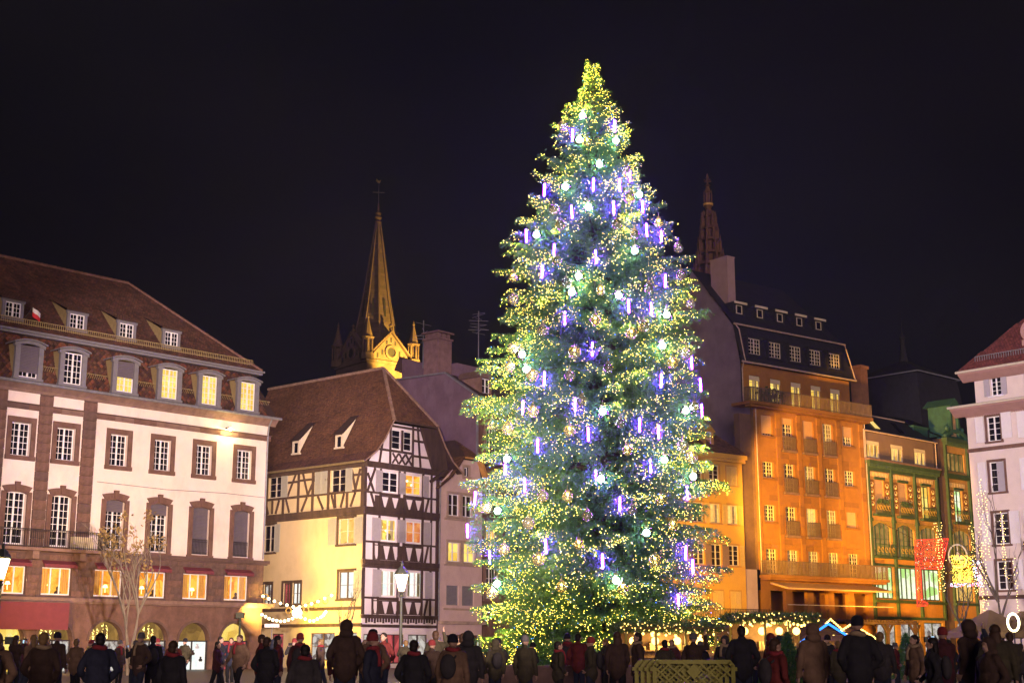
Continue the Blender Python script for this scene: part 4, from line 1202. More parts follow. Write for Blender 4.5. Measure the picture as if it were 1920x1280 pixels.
# end gable wall
GR = [(1.2, 18.6), (1.2, 22.0), (1.75, 24.9), (5.9, 30.1), (10.5, 25.0), (11, 22), (11, 0), (0.3, 0), (0.3, 18.6)]
build('gable_wall', MB().add([(0.0, y, z) for y, z in GR], [tuple(range(len(GR)))]), plaster_grey, G)
build('corner_return', MB().box(-1.2, -0.003, 0.35, 0.9, 6.8, 18.0).box(-0.1, 0.02, 0.02, 0.3, 6.8, 18.5), surf('return_brown', (0.13, 0.075, 0.05), 0.85, 0.2, 1.2, 0.2), G)
build('lower_return', MB().box(-1.3, -0.003, 0.3, 0.9, 0, 6.8), plaster_rose, G)
rb = MB()
rb.add([(-0.15, 0.85, 22.05), (GW + 0.3, 0.85, 22.05), (GW - 0.2, 1.7, 25.0), (-0.15, 1.7, 25.0)], [(0, 1, 2, 3)])
rb.add([(-0.15, 1.55, 25.05), (GW + 0.05, 1.55, 25.05), (10.25, 5.9, 30.15), (-0.15, 5.9, 30.15)], [(0, 1, 2, 3)])
rb.add([(GW + 0.05, 1.55, 25.05), (GW + 0.05, 10.5, 25.05), (10.25, 5.9, 30.15)], [(0, 1, 2)])
rb.add([(GW + 0.3, 0.85, 22.05), (GW + 0.3, 11, 22.05), (GW - 0.2, 10.5, 25.0), (GW - 0.2, 1.7, 25.0)], [(0, 1, 2, 3)])
rb.add([(-0.15, 5.9, 30.15), (10.25, 5.9, 30.15), (GW + 0.05, 10.5, 25.05), (-0.15, 10.5, 25.05)], [(0, 1, 2, 3)])
roofG = build('roof', rb, slate, G)
gt = MB()
for (y, z, x1) in ((0.8, 22.05, GW + 0.45), (1.5, 25.05, GW + 0.15)):
    gt.tube([(-0.2, y, z), (x1, y, z)], 0.075, 6)
gt.tube([(-0.05, 1.5, 25.0), (0.0, 1.2, 24.6), (0.25, 0.9, 22.1)], 0.05, 5).tube([(GW + 0.1, 1.5, 25.0), (GW + 0.0, 1.3, 24.6), (GW + 0.4, 0.85, 22.1)], 0.05, 5)
gt.tube([(-0.05, 0.8, 22.0), (0.06, 1.08, 21.6), (0.06, 1.08, 19.0)], 0.05, 5).tube([(0.02, -0.13, 18.4), (0.02, -0.14, 6.6)], 0.05, 5)
gt.tube([(GW - 0.06, -0.13, 18.4), (GW - 0.06, -0.14, 6.6)], 0.04, 5)
build('gutter', gt, surf('gutter_pale', (0.42, 0.30, 0.24), 0.5, 0.2, 4, 0.05), G)
for c in (1.33, 3.58, 5.85, 8.12, 10.40):
    d = MB().box(-0.78, -0.64, 0.95, 1.9, 22.72, 24.0).box(0.64, 0.78, 0.95, 1.9, 22.72, 24.0).box(-0.85, 0.85, 0.85, 2.0, 24.0, 24.16).box(-0.85, 0.85, 0.85, 1.3, 22.58, 22.74)
    dm = build('dormer', d, slate, G, (c, 0, 0))
    window(dm, 0, 22.75, 1.26, 1.22, y=1.02, rows=4, cols=2, frame=cream_paint, as_sub=True, mt=0.045)
for c in (1.3, 3.57, 5.83, 8.08, 10.35):
    d = MB().box(-0.6, -0.42, 2.35, 3.2, 26.1, 26.9).box(0.42, 0.6, 2.35, 3.2, 26.1, 26.9).box(-0.42, 0.42, 2.35, 3.2, 26.0, 26.15).box(-0.68, 0.68, 2.2, 3.7, 26.9, 27.03)
    dm = build('dormer', d, slate, G, (c, 0, 0))
    build('dormer_trim', MB().box(-0.68, 0.68, 2.12, 2.2, 26.88, 27.05), cream_paint, dm)
    window(dm, 0.1, 26.16, 0.62, 0.7, y=2.42, rows=1, cols=1, leaves=1, frame=cream_paint, as_sub=True)
build('chimney', MB().box(0.75, 1.55, 2.9, 4.7, 26.5, 30.7).box(0.71, 1.59, 2.86, 4.74, 30.7, 30.8), surf('chimney_render', (0.34, 0.22, 0.22), 0.85, 0.08, 1.5, 0.1), G)
# recessed gallery behind square pillars
build('gallery_recess', MB().add([(0.6, 2.2, 3.25), (12.2, 2.2, 3.25), (12.2, 2.2, 5.4), (0.6, 2.2, 5.4), (0.6, 0.3, 5.4), (12.2, 0.3, 5.4), (0.6, 0.3, 3.25), (12.2, 0.3, 3.25)], [(0, 1, 2, 3), (3, 2, 5, 4), (0, 1, 7, 6), (1, 2, 5, 7), (0, 3, 4, 6)]), stone_amber, G)
build('awning', MB().prism([(-0.1, 5.95), (-1.75, 5.50), (-1.75, 5.38), (-0.1, 5.8)], 0.9, 12.4, 'x'), shutter_salmon, G)
build('glass_balustrade', MB().add([(1.0, -1.61, 3.3), (12.6, -1.61, 3.3), (12.6, -1.61, 4.3), (1.0, -1.61, 4.3)], [(0, 1, 2, 3)]), thin_glass('balustrade_glass', (0.9, 0.87, 0.85), 0.04), G)
build('handrail', MB().box(1.0, 12.6, -1.64, -1.58, 4.30, 4.35), cream_paint, G)
build('terrace', MB().box(0.2, 12.8, -1.7, -0.003, 3.05, 3.24), ledge_stone, G)
pg = MB()
for k in range(24):
    pg.box(5.0 + k * 0.33, 5.12 + k * 0.33, -3.6, -1.75, 3.18, 3.32)
pg.box(4.8, 12.9, -3.5, -3.38, 3.02, 3.17).box(4.8, 12.9, -1.95, -1.8, 3.02, 3.17)
for x in (5.6, 9.4, 12.6):
    pg.box(x, x + 0.2, -3.5, -3.3, 0, 3.02).bar((x + 0.1, -3.4, 2.3), (x + 0.7, -3.4, 3.0), 0.12).bar((x + 0.1, -3.4, 2.3), (x - 0.5, -3.4, 3.0), 0.12)
pgo = build('pergola', pg, timber, None, locG, rzG)
tag(pgo, 'dark timber pergola in front of the orange building below its terrace', 'pergola')

# ================================================================== H: green ironwork Art Nouveau building
locH, rzH = place(47.5, 27.587, 107.46)
H_ = thing('ironwork_building', 'building with green ironwork facade, tiled panels, arched windows and copper dormer', 'building', locH, rzH)
HB = [(0.1, 3.05), (3.35, 6.45), (6.75, 9.85)]
RB = (11.35, 14.6)
h_h = []
for a, b in HB + [RB]:
    c = (a + b) / 2
    h_h += [(c - 0.62, c + 0.62, 11.55, 14.2), (a + 0.2, b - 0.2, 8.3, 10.95), (a + 0.12, b - 0.12, 5.05, 7.5), (a + 0.15, b - 0.15, 0.3, 3.3)]
att = [(0.2, 1.98, 15.92, 17.22), (3.62, 5.35, 15.92, 17.22), (7.05, 8.75, 15.92, 17.22)]
build('front_wall', wall_mb(0, 10.0, 0, 15.6, [h for h in h_h if h[1] < 10], 0.3), panel_ochre, H_)
build('bay_wall', wall_mb(11.1, 14.8, 0, 18.4, [h for h in h_h if h[0] > 11] + [(11.6, 14.3, 15.75, 17.3)], 0.3, -0.25), panel_ochre, H_)
build('recess_wall', MB().add([(10.0, 0.0, 0), (10.0, 0.7, 0), (10.0, 0.7, 18), (10.0, 0, 18)], [(0, 1, 2, 3)]).add([(10.0, 0.7, 0), (11.1, 0.7, 0), (11.1, 0.7, 18), (10.0, 0.7, 18)], [(0, 1, 2, 3)]).add([(11.1, 0.7, 0), (11.1, -0.25, 0), (11.1, -0.25, 18.4), (11.1, 0.7, 18.4)], [(0, 1, 2, 3)]).add([(14.8, -0.25, 0), (14.8, 9, 0), (14.8, 9, 18.4), (14.8, -0.25, 18.4)], [(0, 1, 2, 3)]), timber, H_)
build('attic_wall', wall_mb(-0.3, 10.2, 15.62, 17.9, att, 0.25, 0.05), wall_taupe, H_)
for h in att:
    window(H_, (h[0] + h[1]) / 2, h[2], h[1] - h[0], h[3] - h[2], y=0.12, rows=1, cols=1, leaves=3, frame=cream_paint, lit=room_gold, curtain=cream_paint, roll=0.2, roll_m=cream_paint)
window(H_, 12.95, 15.75, 2.7, 1.55, y=-0.15, rows=1, cols=1, leaves=4, frame=green_iron, lit=room_dim)
for i, h in enumerate(h_h):
    x, w, z, hh = (h[0] + h[1]) / 2, h[1] - h[0], h[2], h[3] - h[2]
    bay, row = i // 4, i % 4
    yb = -0.25 if bay == 3 else 0.0
    lit = {0: [room_gold, room_gold, room_yellow, room_green][bay], 1: room_dim, 2: room_green if bay < 3 else room_gold, 3: room_shop}[row]
    o = window(H_, x, z, w, hh, y=yb + 0.15, rows=[3, 2, 1, 1][row], cols=1, leaves=[2, 4, 4, 2][row], frame=green_iron, lit=lit, roll=(1.0 if row == 0 and bay < 2 else 0), roll_m=shutter_salmon, depth=0.8,
               curtain=cream_paint if row == 1 and bay == 1 else None, centre=0.09)
    if row == 1:
        # arched iron head in gold and green
        a = MB(); n = 10
        for k in range(n):
            u0, u1 = k / n, (k + 1) / n
            def z_(u): return hh - 0.42 * (2 * u - 1) ** 2
            a.prism([(-w / 2 + w * u0, z_(u0) - 0.1), (-w / 2 + w * u1, z_(u1) - 0.1), (-w / 2 + w * u1, hh + 0.05), (-w / 2 + w * u0, hh + 0.05)], -0.2, -0.1)
        put('arched_head', a.mesh('arched_head', gold_paint), o)
    if row in (0, 1):
        rw = 1.9 if row == 0 else w
        put('railing', cached(('hrail', row, bay == 3), lambda: railing_mb(rw, 0.95, 0.16, 0.03, 0.05, mid=0.5).mesh('railing', green_iron)), o, (0, -0.45, -0.05))
        sw = MB()
        for q in range(5):
            cx = -rw / 2 + rw * (q + 0.5) / 5
            sw.tube([(cx + 0.14 * math.cos(t), -0.5, 0.45 + 0.2 * math.sin(t)) for t in np.linspace(0, 5.5, 9)], 0.028, 4)
        put('gilt_scrolls', cached(('hscr', row, bay == 3), lambda: sw.mesh('gilt_scrolls', gold_paint)), o)
        put('balcony_slab', cached(('hslab', row, bay == 3), lambda: MB().box(-rw / 2 - 0.1, rw / 2 + 0.1, -0.42, 0.05, -0.2, -0.05).mesh('balcony_slab', green_iron)), o, (0, -0.1, 0))
        if row == 0 and bay < 2:
            fb = MB()
            for q in range(40):
                fb.ball((random.uniform(-0.8, 0.8), -0.45 + random.uniform(-0.1, 0.1), 0.75 + random.random() * 0.35), 0.08, 4, 3)
            put('flower_box', fb.mesh('flower_box', MATS['leaf_dark']), o)
# mosaic panels beside the first-floor windows, each with raised tile ornament
tile_cream = surf('mosaic_cream', (0.62, 0.42, 0.18), 0.6, 0.15, 5, 0.05)
mosaic_orn = MB()
for q in range(4):
    mosaic_orn.lathe([(0.02, 0), (0.09, 0.02), (0.12, 0.12), (0.02, 0.2)], 6, (0, 0, 0.25 + q * 0.5))
    mosaic_orn.tube([(0.2 * math.cos(t), 0, 0.45 + q * 0.5 + 0.16 * math.sin(t)) for t in np.linspace(-0.6, 3.8, 8)], 0.025, 4)
mo = mosaic_orn.mesh('mosaic_panel', tile_cream)
for a, b in HB + [RB]:
    yb = -0.28 if a > 11 else -0.03
    c = (a + b) / 2
    for s in (-1, 1):
        x = c + s * 1.07
        build('mosaic_panel', MB().box(x - 0.34, x + 0.34, yb, yb + 0.05, 11.7, 14.15), stone_amber, H_)
        put('mosaic_ornament', mo, H_, (x, yb - 0.02, 11.85))
    for q in range(6):
        block('frieze_tile', H_, a + 0.25 + q * 0.43, a + 0.60 + q * 0.43, yb - 0.02, yb + 0.04, 14.42, 14.78, tile_cream)
    build('lintel', MB().box(c - 0.72, c + 0.72, yb - 0.1, yb + 0.04, 14.2, 14.38), green_iron, H_)
# green iron columns, cornices with brackets
for x in (0.0, 3.2, 6.6, 9.95):
    build('iron_column', MB().box(x - 0.11, x + 0.11, -0.2, 0.02, 3.7, 15.2).box(x - 0.17, x + 0.17, -0.26, 0.02, 10.9, 11.15).box(x - 0.17, x + 0.17, -0.26, 0.02, 7.5, 7.7), green_iron, H_)
for x in (11.2, 14.72):
    build('iron_column', MB().box(x - 0.11, x + 0.11, -0.45, -0.25, 3.7, 18.2).box(x - 0.17, x + 0.17, -0.5, -0.25, 10.9, 11.15), green_iron, H_)
build('cornice', MB().box(-0.2, 10.1, -0.45, 0.0, 15.35, 15.6).box(-0.1, 10.1, -0.15, 0.0, 14.85, 15.1), green_iron, H_)
bk = MB()
for k in range(50):
    bk.box(-0.1 + k * 0.205, 0.0 + k * 0.205, -0.4, 0.0, 15.1, 15.35)
build('brackets', bk, green_iron, H_)['kind'] = 'stuff'
build('attic_ledge', MB().box(-0.3, 10.2, -0.5, 0.05, 15.605, 15.75), ledge_stone, H_)
build('bay_cornice', MB().box(10.9, 15.1, -0.75, -0.25, 18.1, 18.45), green_iron, H_)
build('bay_band', MB().box(11.0, 15.0, -0.5, -0.25, 15.1, 15.5), green_iron, H_)
bk = MB()
for k in range(18):
    bk.box(11.05 + k * 0.215, 11.15 + k * 0.215, -0.68, -0.25, 17.85, 18.1)
build('brackets', bk, green_iron, H_)['kind'] = 'stuff'
for z, d in ((4.85, 0.35), (3.6, 0.25), (7.62, 0.12)):
    build('iron_ledge', MB().box(-0.1, 10.0, -d, 0.0, z - 0.1, z + 0.08).box(11.0, 14.9, -d - 0.25, -0.25, z - 0.1, z + 0.08), green_iron, H_)
for a, b in HB + [RB]:
    yb = -0.27 if a > 11 else -0.02
    build('fascia_panel', MB().box(a + 0.15, b - 0.15, yb - 0.03, yb + 0.02, 3.75, 4.7), surf('fascia_orange', (0.50, 0.22, 0.04), 0.7, 0.15, 1.2, 0.05) if 'fascia_orange' not in MATS else MATS['fascia_orange'], H_)
    build('fascia_panel', MB().box(a + 0.15, b - 0.15, yb - 0.03, yb + 0.02, 7.75, 8.2), MATS['fascia_orange'], H_)
# bay crown: scrolled pediment and slim copper dormer
cr = MB()
n = 12
for k in range(n):
    t0, t1 = math.pi * k / n, math.pi * (k + 1) / n
    cr.prism([(12.95 + 1.75 * math.cos(t0), 18.45 + 0.85 * math.sin(t0)), (12.95 + 1.75 * math.cos(t1), 18.45 + 0.85 * math.sin(t1)), (12.95 + 1.4 * math.cos(t1), 18.45 + 0.6 * math.sin(t1)), (12.95 + 1.4 * math.cos(t0), 18.45 + 0.6 * math.sin(t0))], -0.6, -0.1)
cr.box(11.4, 14.5, -0.4, -0.2, 18.45, 18.7).ball((11.25, -0.4, 18.65), 0.2, 8, 6).ball((14.65, -0.4, 18.65), 0.2, 8, 6).ball((14.2, -0.3, 19.35), 0.2, 8, 6, 1.3).ball((11.7, -0.3, 19.35), 0.2, 8, 6, 1.3)
build('pediment', cr, teal_copper, H_)
dm = build('dormer', MB().box(12.2, 12.45, -0.5, 1.6, 18.8, 21.3).box(13.35, 13.6, -0.5, 1.6, 18.8, 21.3).box(12.45, 13.35, -0.45, 1.5, 20.9, 21.3).prism([(12.0, 21.3), (13.8, 21.3), (12.9, 22.0)], -0.6, 2.0).prism([(12.2, 18.6), (11.75, 18.7), (12.2, 20.2)], -0.45, -0.2).prism([(13.6, 18.6), (14.05, 18.7), (13.6, 20.2)], -0.45, -0.2), teal_copper, H_)
put('roller_shutter', roller_me(0.9, 2.1, shutter_salmon), dm, (12.9, -0.25, 18.8))
# roofs
build('roof', MB().add([(-0.4, -0.1, 17.95), (10.3, -0.1, 17.95), (8.0, 1.4, 19.6), (-0.4, 1.4, 19.6)], [(0, 1, 2, 3)]).add([(-0.4, 1.4, 19.6), (8.0, 1.4, 19.6), (6, 6, 21.2), (-0.4, 6, 21.6)], [(0, 1, 2, 3)]).add([(10.3, -0.1, 17.95), (10.3, 8, 17.95), (6, 6, 21.2), (8.0, 1.4, 19.6)], [(0, 1, 2, 3)]).add([(11.0, -0.3, 18.45), (15, -0.3, 18.45), (15, 5, 21), (11, 5, 21)], [(0, 1, 2, 3)]), slate, H_)
build('gutter', MB().tube([(-0.4, -0.15, 17.95), (10.35, -0.15, 17.95)], 0.07, 6).tube([(-0.4, 1.35, 19.62), (8.0, 1.35, 19.62)], 0.06, 6).tube([(10.1, -0.12, 17.9), (10.1, -0.12, 15.8)], 0.05, 5).tube([(-0.2, -0.02, 17.9), (-0.2, -0.02, 15.8)], 0.05, 5), MATS['gutter_pale'], H_)
for x, lit in ((1.7, room_yellow), (5.2, None)):
    sk = MB()
    p = [(x, 0.15, 18.28), (x + 0.75, 0.15, 18.28), (x + 0.75, 1.0, 19.22), (x, 1.0, 19.22)]
    p = [(a, b - 0.03, c + 0.04) for a, b, c in p]
    sk.add(p, [(0, 1, 2, 3)])
    build('roof_window', sk, glow('skylight_glow', (1.0, 0.68, 0.18), 0.9) if lit else dark_glass, H_)
build('copper_parapet', MB().prism([(8.2, 18.5), (10.6, 18.5), (10.6, 19.2), (8.5, 19.2)], 0.8, 1.3).box(8.3, 10.7, 0.7, 1.4, 19.2, 19.35), teal_copper, H_)
build('chimney', MB().box(4.5, 5.5, 3.0, 4.0, 19.6, 24.0).box(4.4, 5.6, 2.9, 4.1, 24.0, 24.25), surf('chimney_terracotta', (0.24, 0.11, 0.06), 0.85, 0.2, 2, 0.2), H_)

# dark mansard tower roof standing behind
c0 = at(1703, 820, 135.0)
K = thing('mansard_tower', 'large dark mansard roof with lantern finial rising behind the ironwork building', 'tower', (c0.x, c0.y, 0), R(42))
zt, zm = at(1703, 745, 135).z, at(1703, 712, 135).z
mw, bw = 3.6, 5.0
km = MB()
km.add([(-bw, -bw, 15), (bw, -bw, 15), (bw, bw, 15), (-bw, bw, 15), (-mw, -mw, zt + 1.6), (mw, -mw, zt + 1.6), (mw, mw, zt + 1.6), (-mw, mw, zt + 1.6)], [(0, 1, 5, 4), (1, 2, 6, 5), (2, 3, 7, 6), (3, 0, 4, 7), (4, 5, 6, 7)])
km.add([(-bw, -bw, 0), (bw, -bw, 0), (bw, bw, 0), (-bw, bw, 0), (-bw, -bw, 15), (bw, -bw, 15), (bw, bw, 15), (-bw, bw, 15)], [(0, 1, 5, 4), (1, 2, 6, 5), (2, 3, 7, 6), (3, 0, 4, 7)])
km.add([(-mw - 0.2, -mw - 0.2, zt + 1.7), (mw + 0.2, -mw - 0.2, zt + 1.7), (mw + 0.2, mw + 0.2, zt + 1.7), (-mw - 0.2, mw + 0.2, zt + 1.7), (-0.4, -0.4, zm + 1.8), (0.4, -0.4, zm + 1.8), (0.4, 0.4, zm + 1.8), (-0.4, 0.4, zm + 1.8)], [(0, 1, 5, 4), (1, 2, 6, 5), (2, 3, 7, 6), (3, 0, 4, 7), (4, 5, 6, 7)])
build('roof', km, slate, K)
e = mw + 0.22
build('roof_edge', MB().bar((-e, -e, zt + 1.68), (e, -e, zt + 1.68), 0.12).bar((-e, -e, zt + 1.68), (-e, e, zt + 1.68), 0.12).bar((e, -e, zt + 1.68), (e, e, zt + 1.68), 0.12), zinc, K)
build('finial', MB().lathe([(0.5, zm + 1.6), (0.28, zm + 3.0), (0.22, zm + 4.0), (0.32, zm + 4.2), (0.2, zm + 4.5), (0.03, zm + 4.9), (0.02, zm + 7.0)], 8), slate, K)
build('roof_window', MB().add([(mw + 0.62, -0.5, zt - 1.2), (mw + 0.62, 0.4, zt - 1.2), (mw + 0.18, 0.4, zt + 0.6), (mw + 0.18, -0.5, zt + 0.6)], [(0, 1, 2, 3)]), zinc, K)

# ================================================================== sliver of yellow house between H and J
t_ = thing('far_yellow_house', 'sliver of a yellow house between the ironwork building and the white one', 'house', (locH[0] + 15.6 * math.cos(rzH), locH[1] + 15.6 * math.sin(rzH) + 2.0, 0), rzH)
build('wall', wall_mb(0, 5, 0, 16.0, [(0.5, 1.5, z, z + 1.8) for z in (5.0, 8.2, 11.4)], 0.3), plaster_yellow, t_)
for z in (5.0, 8.2, 11.4):
    window(t_, 1.0, z, 1.0, 1.8, y=0.2, rows=3, lit=room_gold)
build('roof', MB().prism([(-0.3, 16.0), (9, 16.0), (4.5, 18.5)], -0.3, 5.3, 'x'), slate, t_)

# ================================================================== J: white building at the right edge
locJ, rzJ = place(139, 31.5, 95.0)
J = thing('shuttered_building', 'pale building with white shutters and dark red hipped roof at the photo edge', 'building', locJ, rzJ)
JL = 14.0
JC = [2.0, 5.1, 8.2, 11.3]
j_h = []
for c in JC:
    j_h += [(c - 0.5, c + 0.5, 15.05, 16.75), (c - 0.55, c + 0.55, 11.6, 13.65), (c - 0.55, c + 0.55, 8.1, 10.2), (c - 0.55, c + 0.55, 5.1, 7.0)]
build('front_wall', wall_mb(0, JL, 0, 17.3, j_h, 0.3), surf('plaster_pale', (0.64, 0.52, 0.49), 0.85, 0.06, 1, 0.1, stain=0.2, stain_c=(0.5, 0.38, 0.35)), J)
build('side_wall', MB().add([(0, 0, 0), (0, 12, 0), (0, 12, 17.3), (0, 0, 17.3)], [(0, 1, 2, 3)]), MATS['plaster_pale'], J)
tj = [(c - 0.38, c + 0.38, 18.2, 19.5) for c in (2.2, 5.2, 8.2, 11.2)]
build('top_storey_wall', wall_mb(0.6, JL, 17.3, 19.9, tj, 0.25, 0.35), MATS['plaster_pale'], J)
build('top_side_wall', MB().add([(0.6, 0.35, 17.3), (0.6, 12, 17.3), (0.6, 12, 19.9), (0.6, 0.35, 19.9)], [(0, 1, 2, 3)]), MATS['plaster_pale'], J)
for y0, x0, z in ((0.35, 0.6, 19.75), (0.0, 0.0, 17.3)):
    build('cornice', MB().prism([(y0, z - 0.35), (y0 - 0.15, z - 0.35), (y0 - 0.75, z + 0.1), (y0 - 0.8, z + 0.25), (y0, z + 0.25)], x0 - 0.8, JL, 'x'), surf('cornice_rose', (0.36, 0.20, 0.175), 0.8, 0.1, 2, 0.1) if 'cornice_rose' not in MATS else MATS['cornice_rose'], J)
    build('gutter', MB().tube([(x0 - 0.9, y0 - 0.86, z + 0.27), (JL, y0 - 0.86, z + 0.27)], 0.09, 6), surf('gutter_cream', (0.55, 0.47, 0.38), 0.5, 0.1, 4) if 'gutter_cream' not in MATS else MATS['gutter_cream'], J)
dn = MB()
for k in range(80):
    dn.box(0.0 + k * 0.17, 0.09 + k * 0.17, -0.12, 0.0, 16.86, 17.0)
build('dentils', dn, MATS['cornice_rose'], J)['kind'] = 'stuff'
build('roof_skirt', MB().add([(-0.9, -0.8, 17.6), (JL, -0.8, 17.6), (JL, 0.35, 17.9), (0.6, 0.35, 17.9), (-0.9, 8, 17.6), (0.6, 8, 17.9)], [(0, 1, 2, 3), (0, 3, 5, 4)]), slate, J)
rj = build('roof', MB().add([(-0.3, -0.5, 20.05), (JL, -0.5, 20.05), (JL, 6.0, 27.0), (6.0, 6.0, 27.0), (-0.3, 12, 20.05)], [(0, 1, 2, 3), (0, 3, 4)]), roof_base, J)
v = Vector((0, 6.5, 6.95)); tiles('roof_tiles', rj, (-0.3, -0.5, 20.07), (1, 0, 0), v, [(0, 0), (JL + 0.3, 0), (JL + 0.3, v.length), (6.3, v.length)], 0.2, 0.17, roof_red, False)
sg = MB().box(0.9, JL, 0.1, 0.13, 21.05, 21.1)
for k in range(70):
    sg.box(0.9 + k * 0.18, 0.94 + k * 0.18, 0.1, 0.13, 20.7, 21.08)
build('snow_guard', sg, zinc, rj)['kind'] = 'stuff'
ov = MB()
T = np.linspace(0, 2 * math.pi, 17)
for k in range(16):
    ov.prism([(r * math.cos(t), 0.62 + r * 1.15 * math.sin(t)) for r, t in ((0.36, T[k]), (0.62, T[k]), (0.62, T[k + 1]), (0.36, T[k + 1]))], -0.1, 1.2)
ov.box(-0.55, 0.55, -0.12, 0.9, -0.35, 0.05)
dm = build('dormer', ov, MATS['cornice_rose'], J, (4.75, 0.75, 21.75))
window(dm, 0, 0.2, 0.62, 0.8, y=0.02, rows=1, cols=1, leaves=1, as_sub=True)
shw = surf('shutter_white', (0.66, 0.60, 0.63), 0.6, 0.05, 4, 0.03)
shg = surf('shutter_grey', (0.36, 0.32, 0.36), 0.6, 0.05, 4, 0.03)


def panel_shutter(w, h, m):
    def mk():
        return MB().box(-w / 2, w / 2, 0.0, 0.03, 0, h).box(-w / 2, w / 2, -0.02, 0.0, 0, 0.07).box(-w / 2, w / 2, -0.02, 0.0, h - 0.07, h).box(-w / 2, -w / 2 + 0.07, -0.02, 0.0, 0.07, h - 0.07).box(w / 2 - 0.07, w / 2, -0.02, 0.0, 0.07, h - 0.07).box(-w / 2 + 0.07, w / 2 - 0.07, -0.02, 0.0, h * 0.62, h * 0.62 + 0.06).mesh('shutter', m)
    return cached(('psh', round(w, 2), round(h, 2), m.name), mk)


for i, h in enumerate(j_h):
    x, w, z, hh = (h[0] + h[1]) / 2, h[1] - h[0], h[2], h[3] - h[2]
    o = window(J, x, z, w, hh, y=0.15, rows=4, cols=1)
    put('surround', cached(('jsur', round(hh, 2)), lambda: surround_flat(w, hh, 0.15, 0.05).mesh('surround', sandstone)), o, (0, -0.15, 0))
    put('shutter', panel_shutter(0.62, hh + 0.05, shw), o, (-w / 2 - 0.5, -0.26, 0))
    if i % 4 == 1: put('shutter', panel_shutter(0.55, hh - 0.05, shg), o, (0.25, -0.1, 0.02))
    else: put('shutter', panel_shutter(0.72, hh + 0.05, shw), o, (w / 2 + 0.5, -0.26, 0.1 if i % 4 == 0 else 0))
for h in tj:
    o = window(J, (h[0] + h[1]) / 2, h[2], 0.76, 1.3, y=0.45, rows=4, cols=1)
    for s in (-1, 1):
        put('shutter', panel_shutter(0.42, 1.35, shg), o, (s * 0.64, -0.2, 0))
    put('sill', cached('jsill', lambda: MB().box(-0.6, 0.6, -0.1, 0.02, -0.1, 0).mesh('sill', shw)), o, (0, -0.12, 0))
build('band', MB().box(-0.05, JL, -0.12, 0.0, 14.45, 14.7), sandstone, J)
build('band', MB().box(-0.03, JL, -0.1, 0.0, 4.5, 4.75), sandstone2, J)
build('hanging_tapestry', MB().box(3.6, 4.6, -0.25, -0.2, 5.6, 8.2), surf('tapestry', (0.12, 0.10, 0.09), 0.9, 0.5, 6, 0.3, c2=(0.25, 0.10, 0.09)), J)

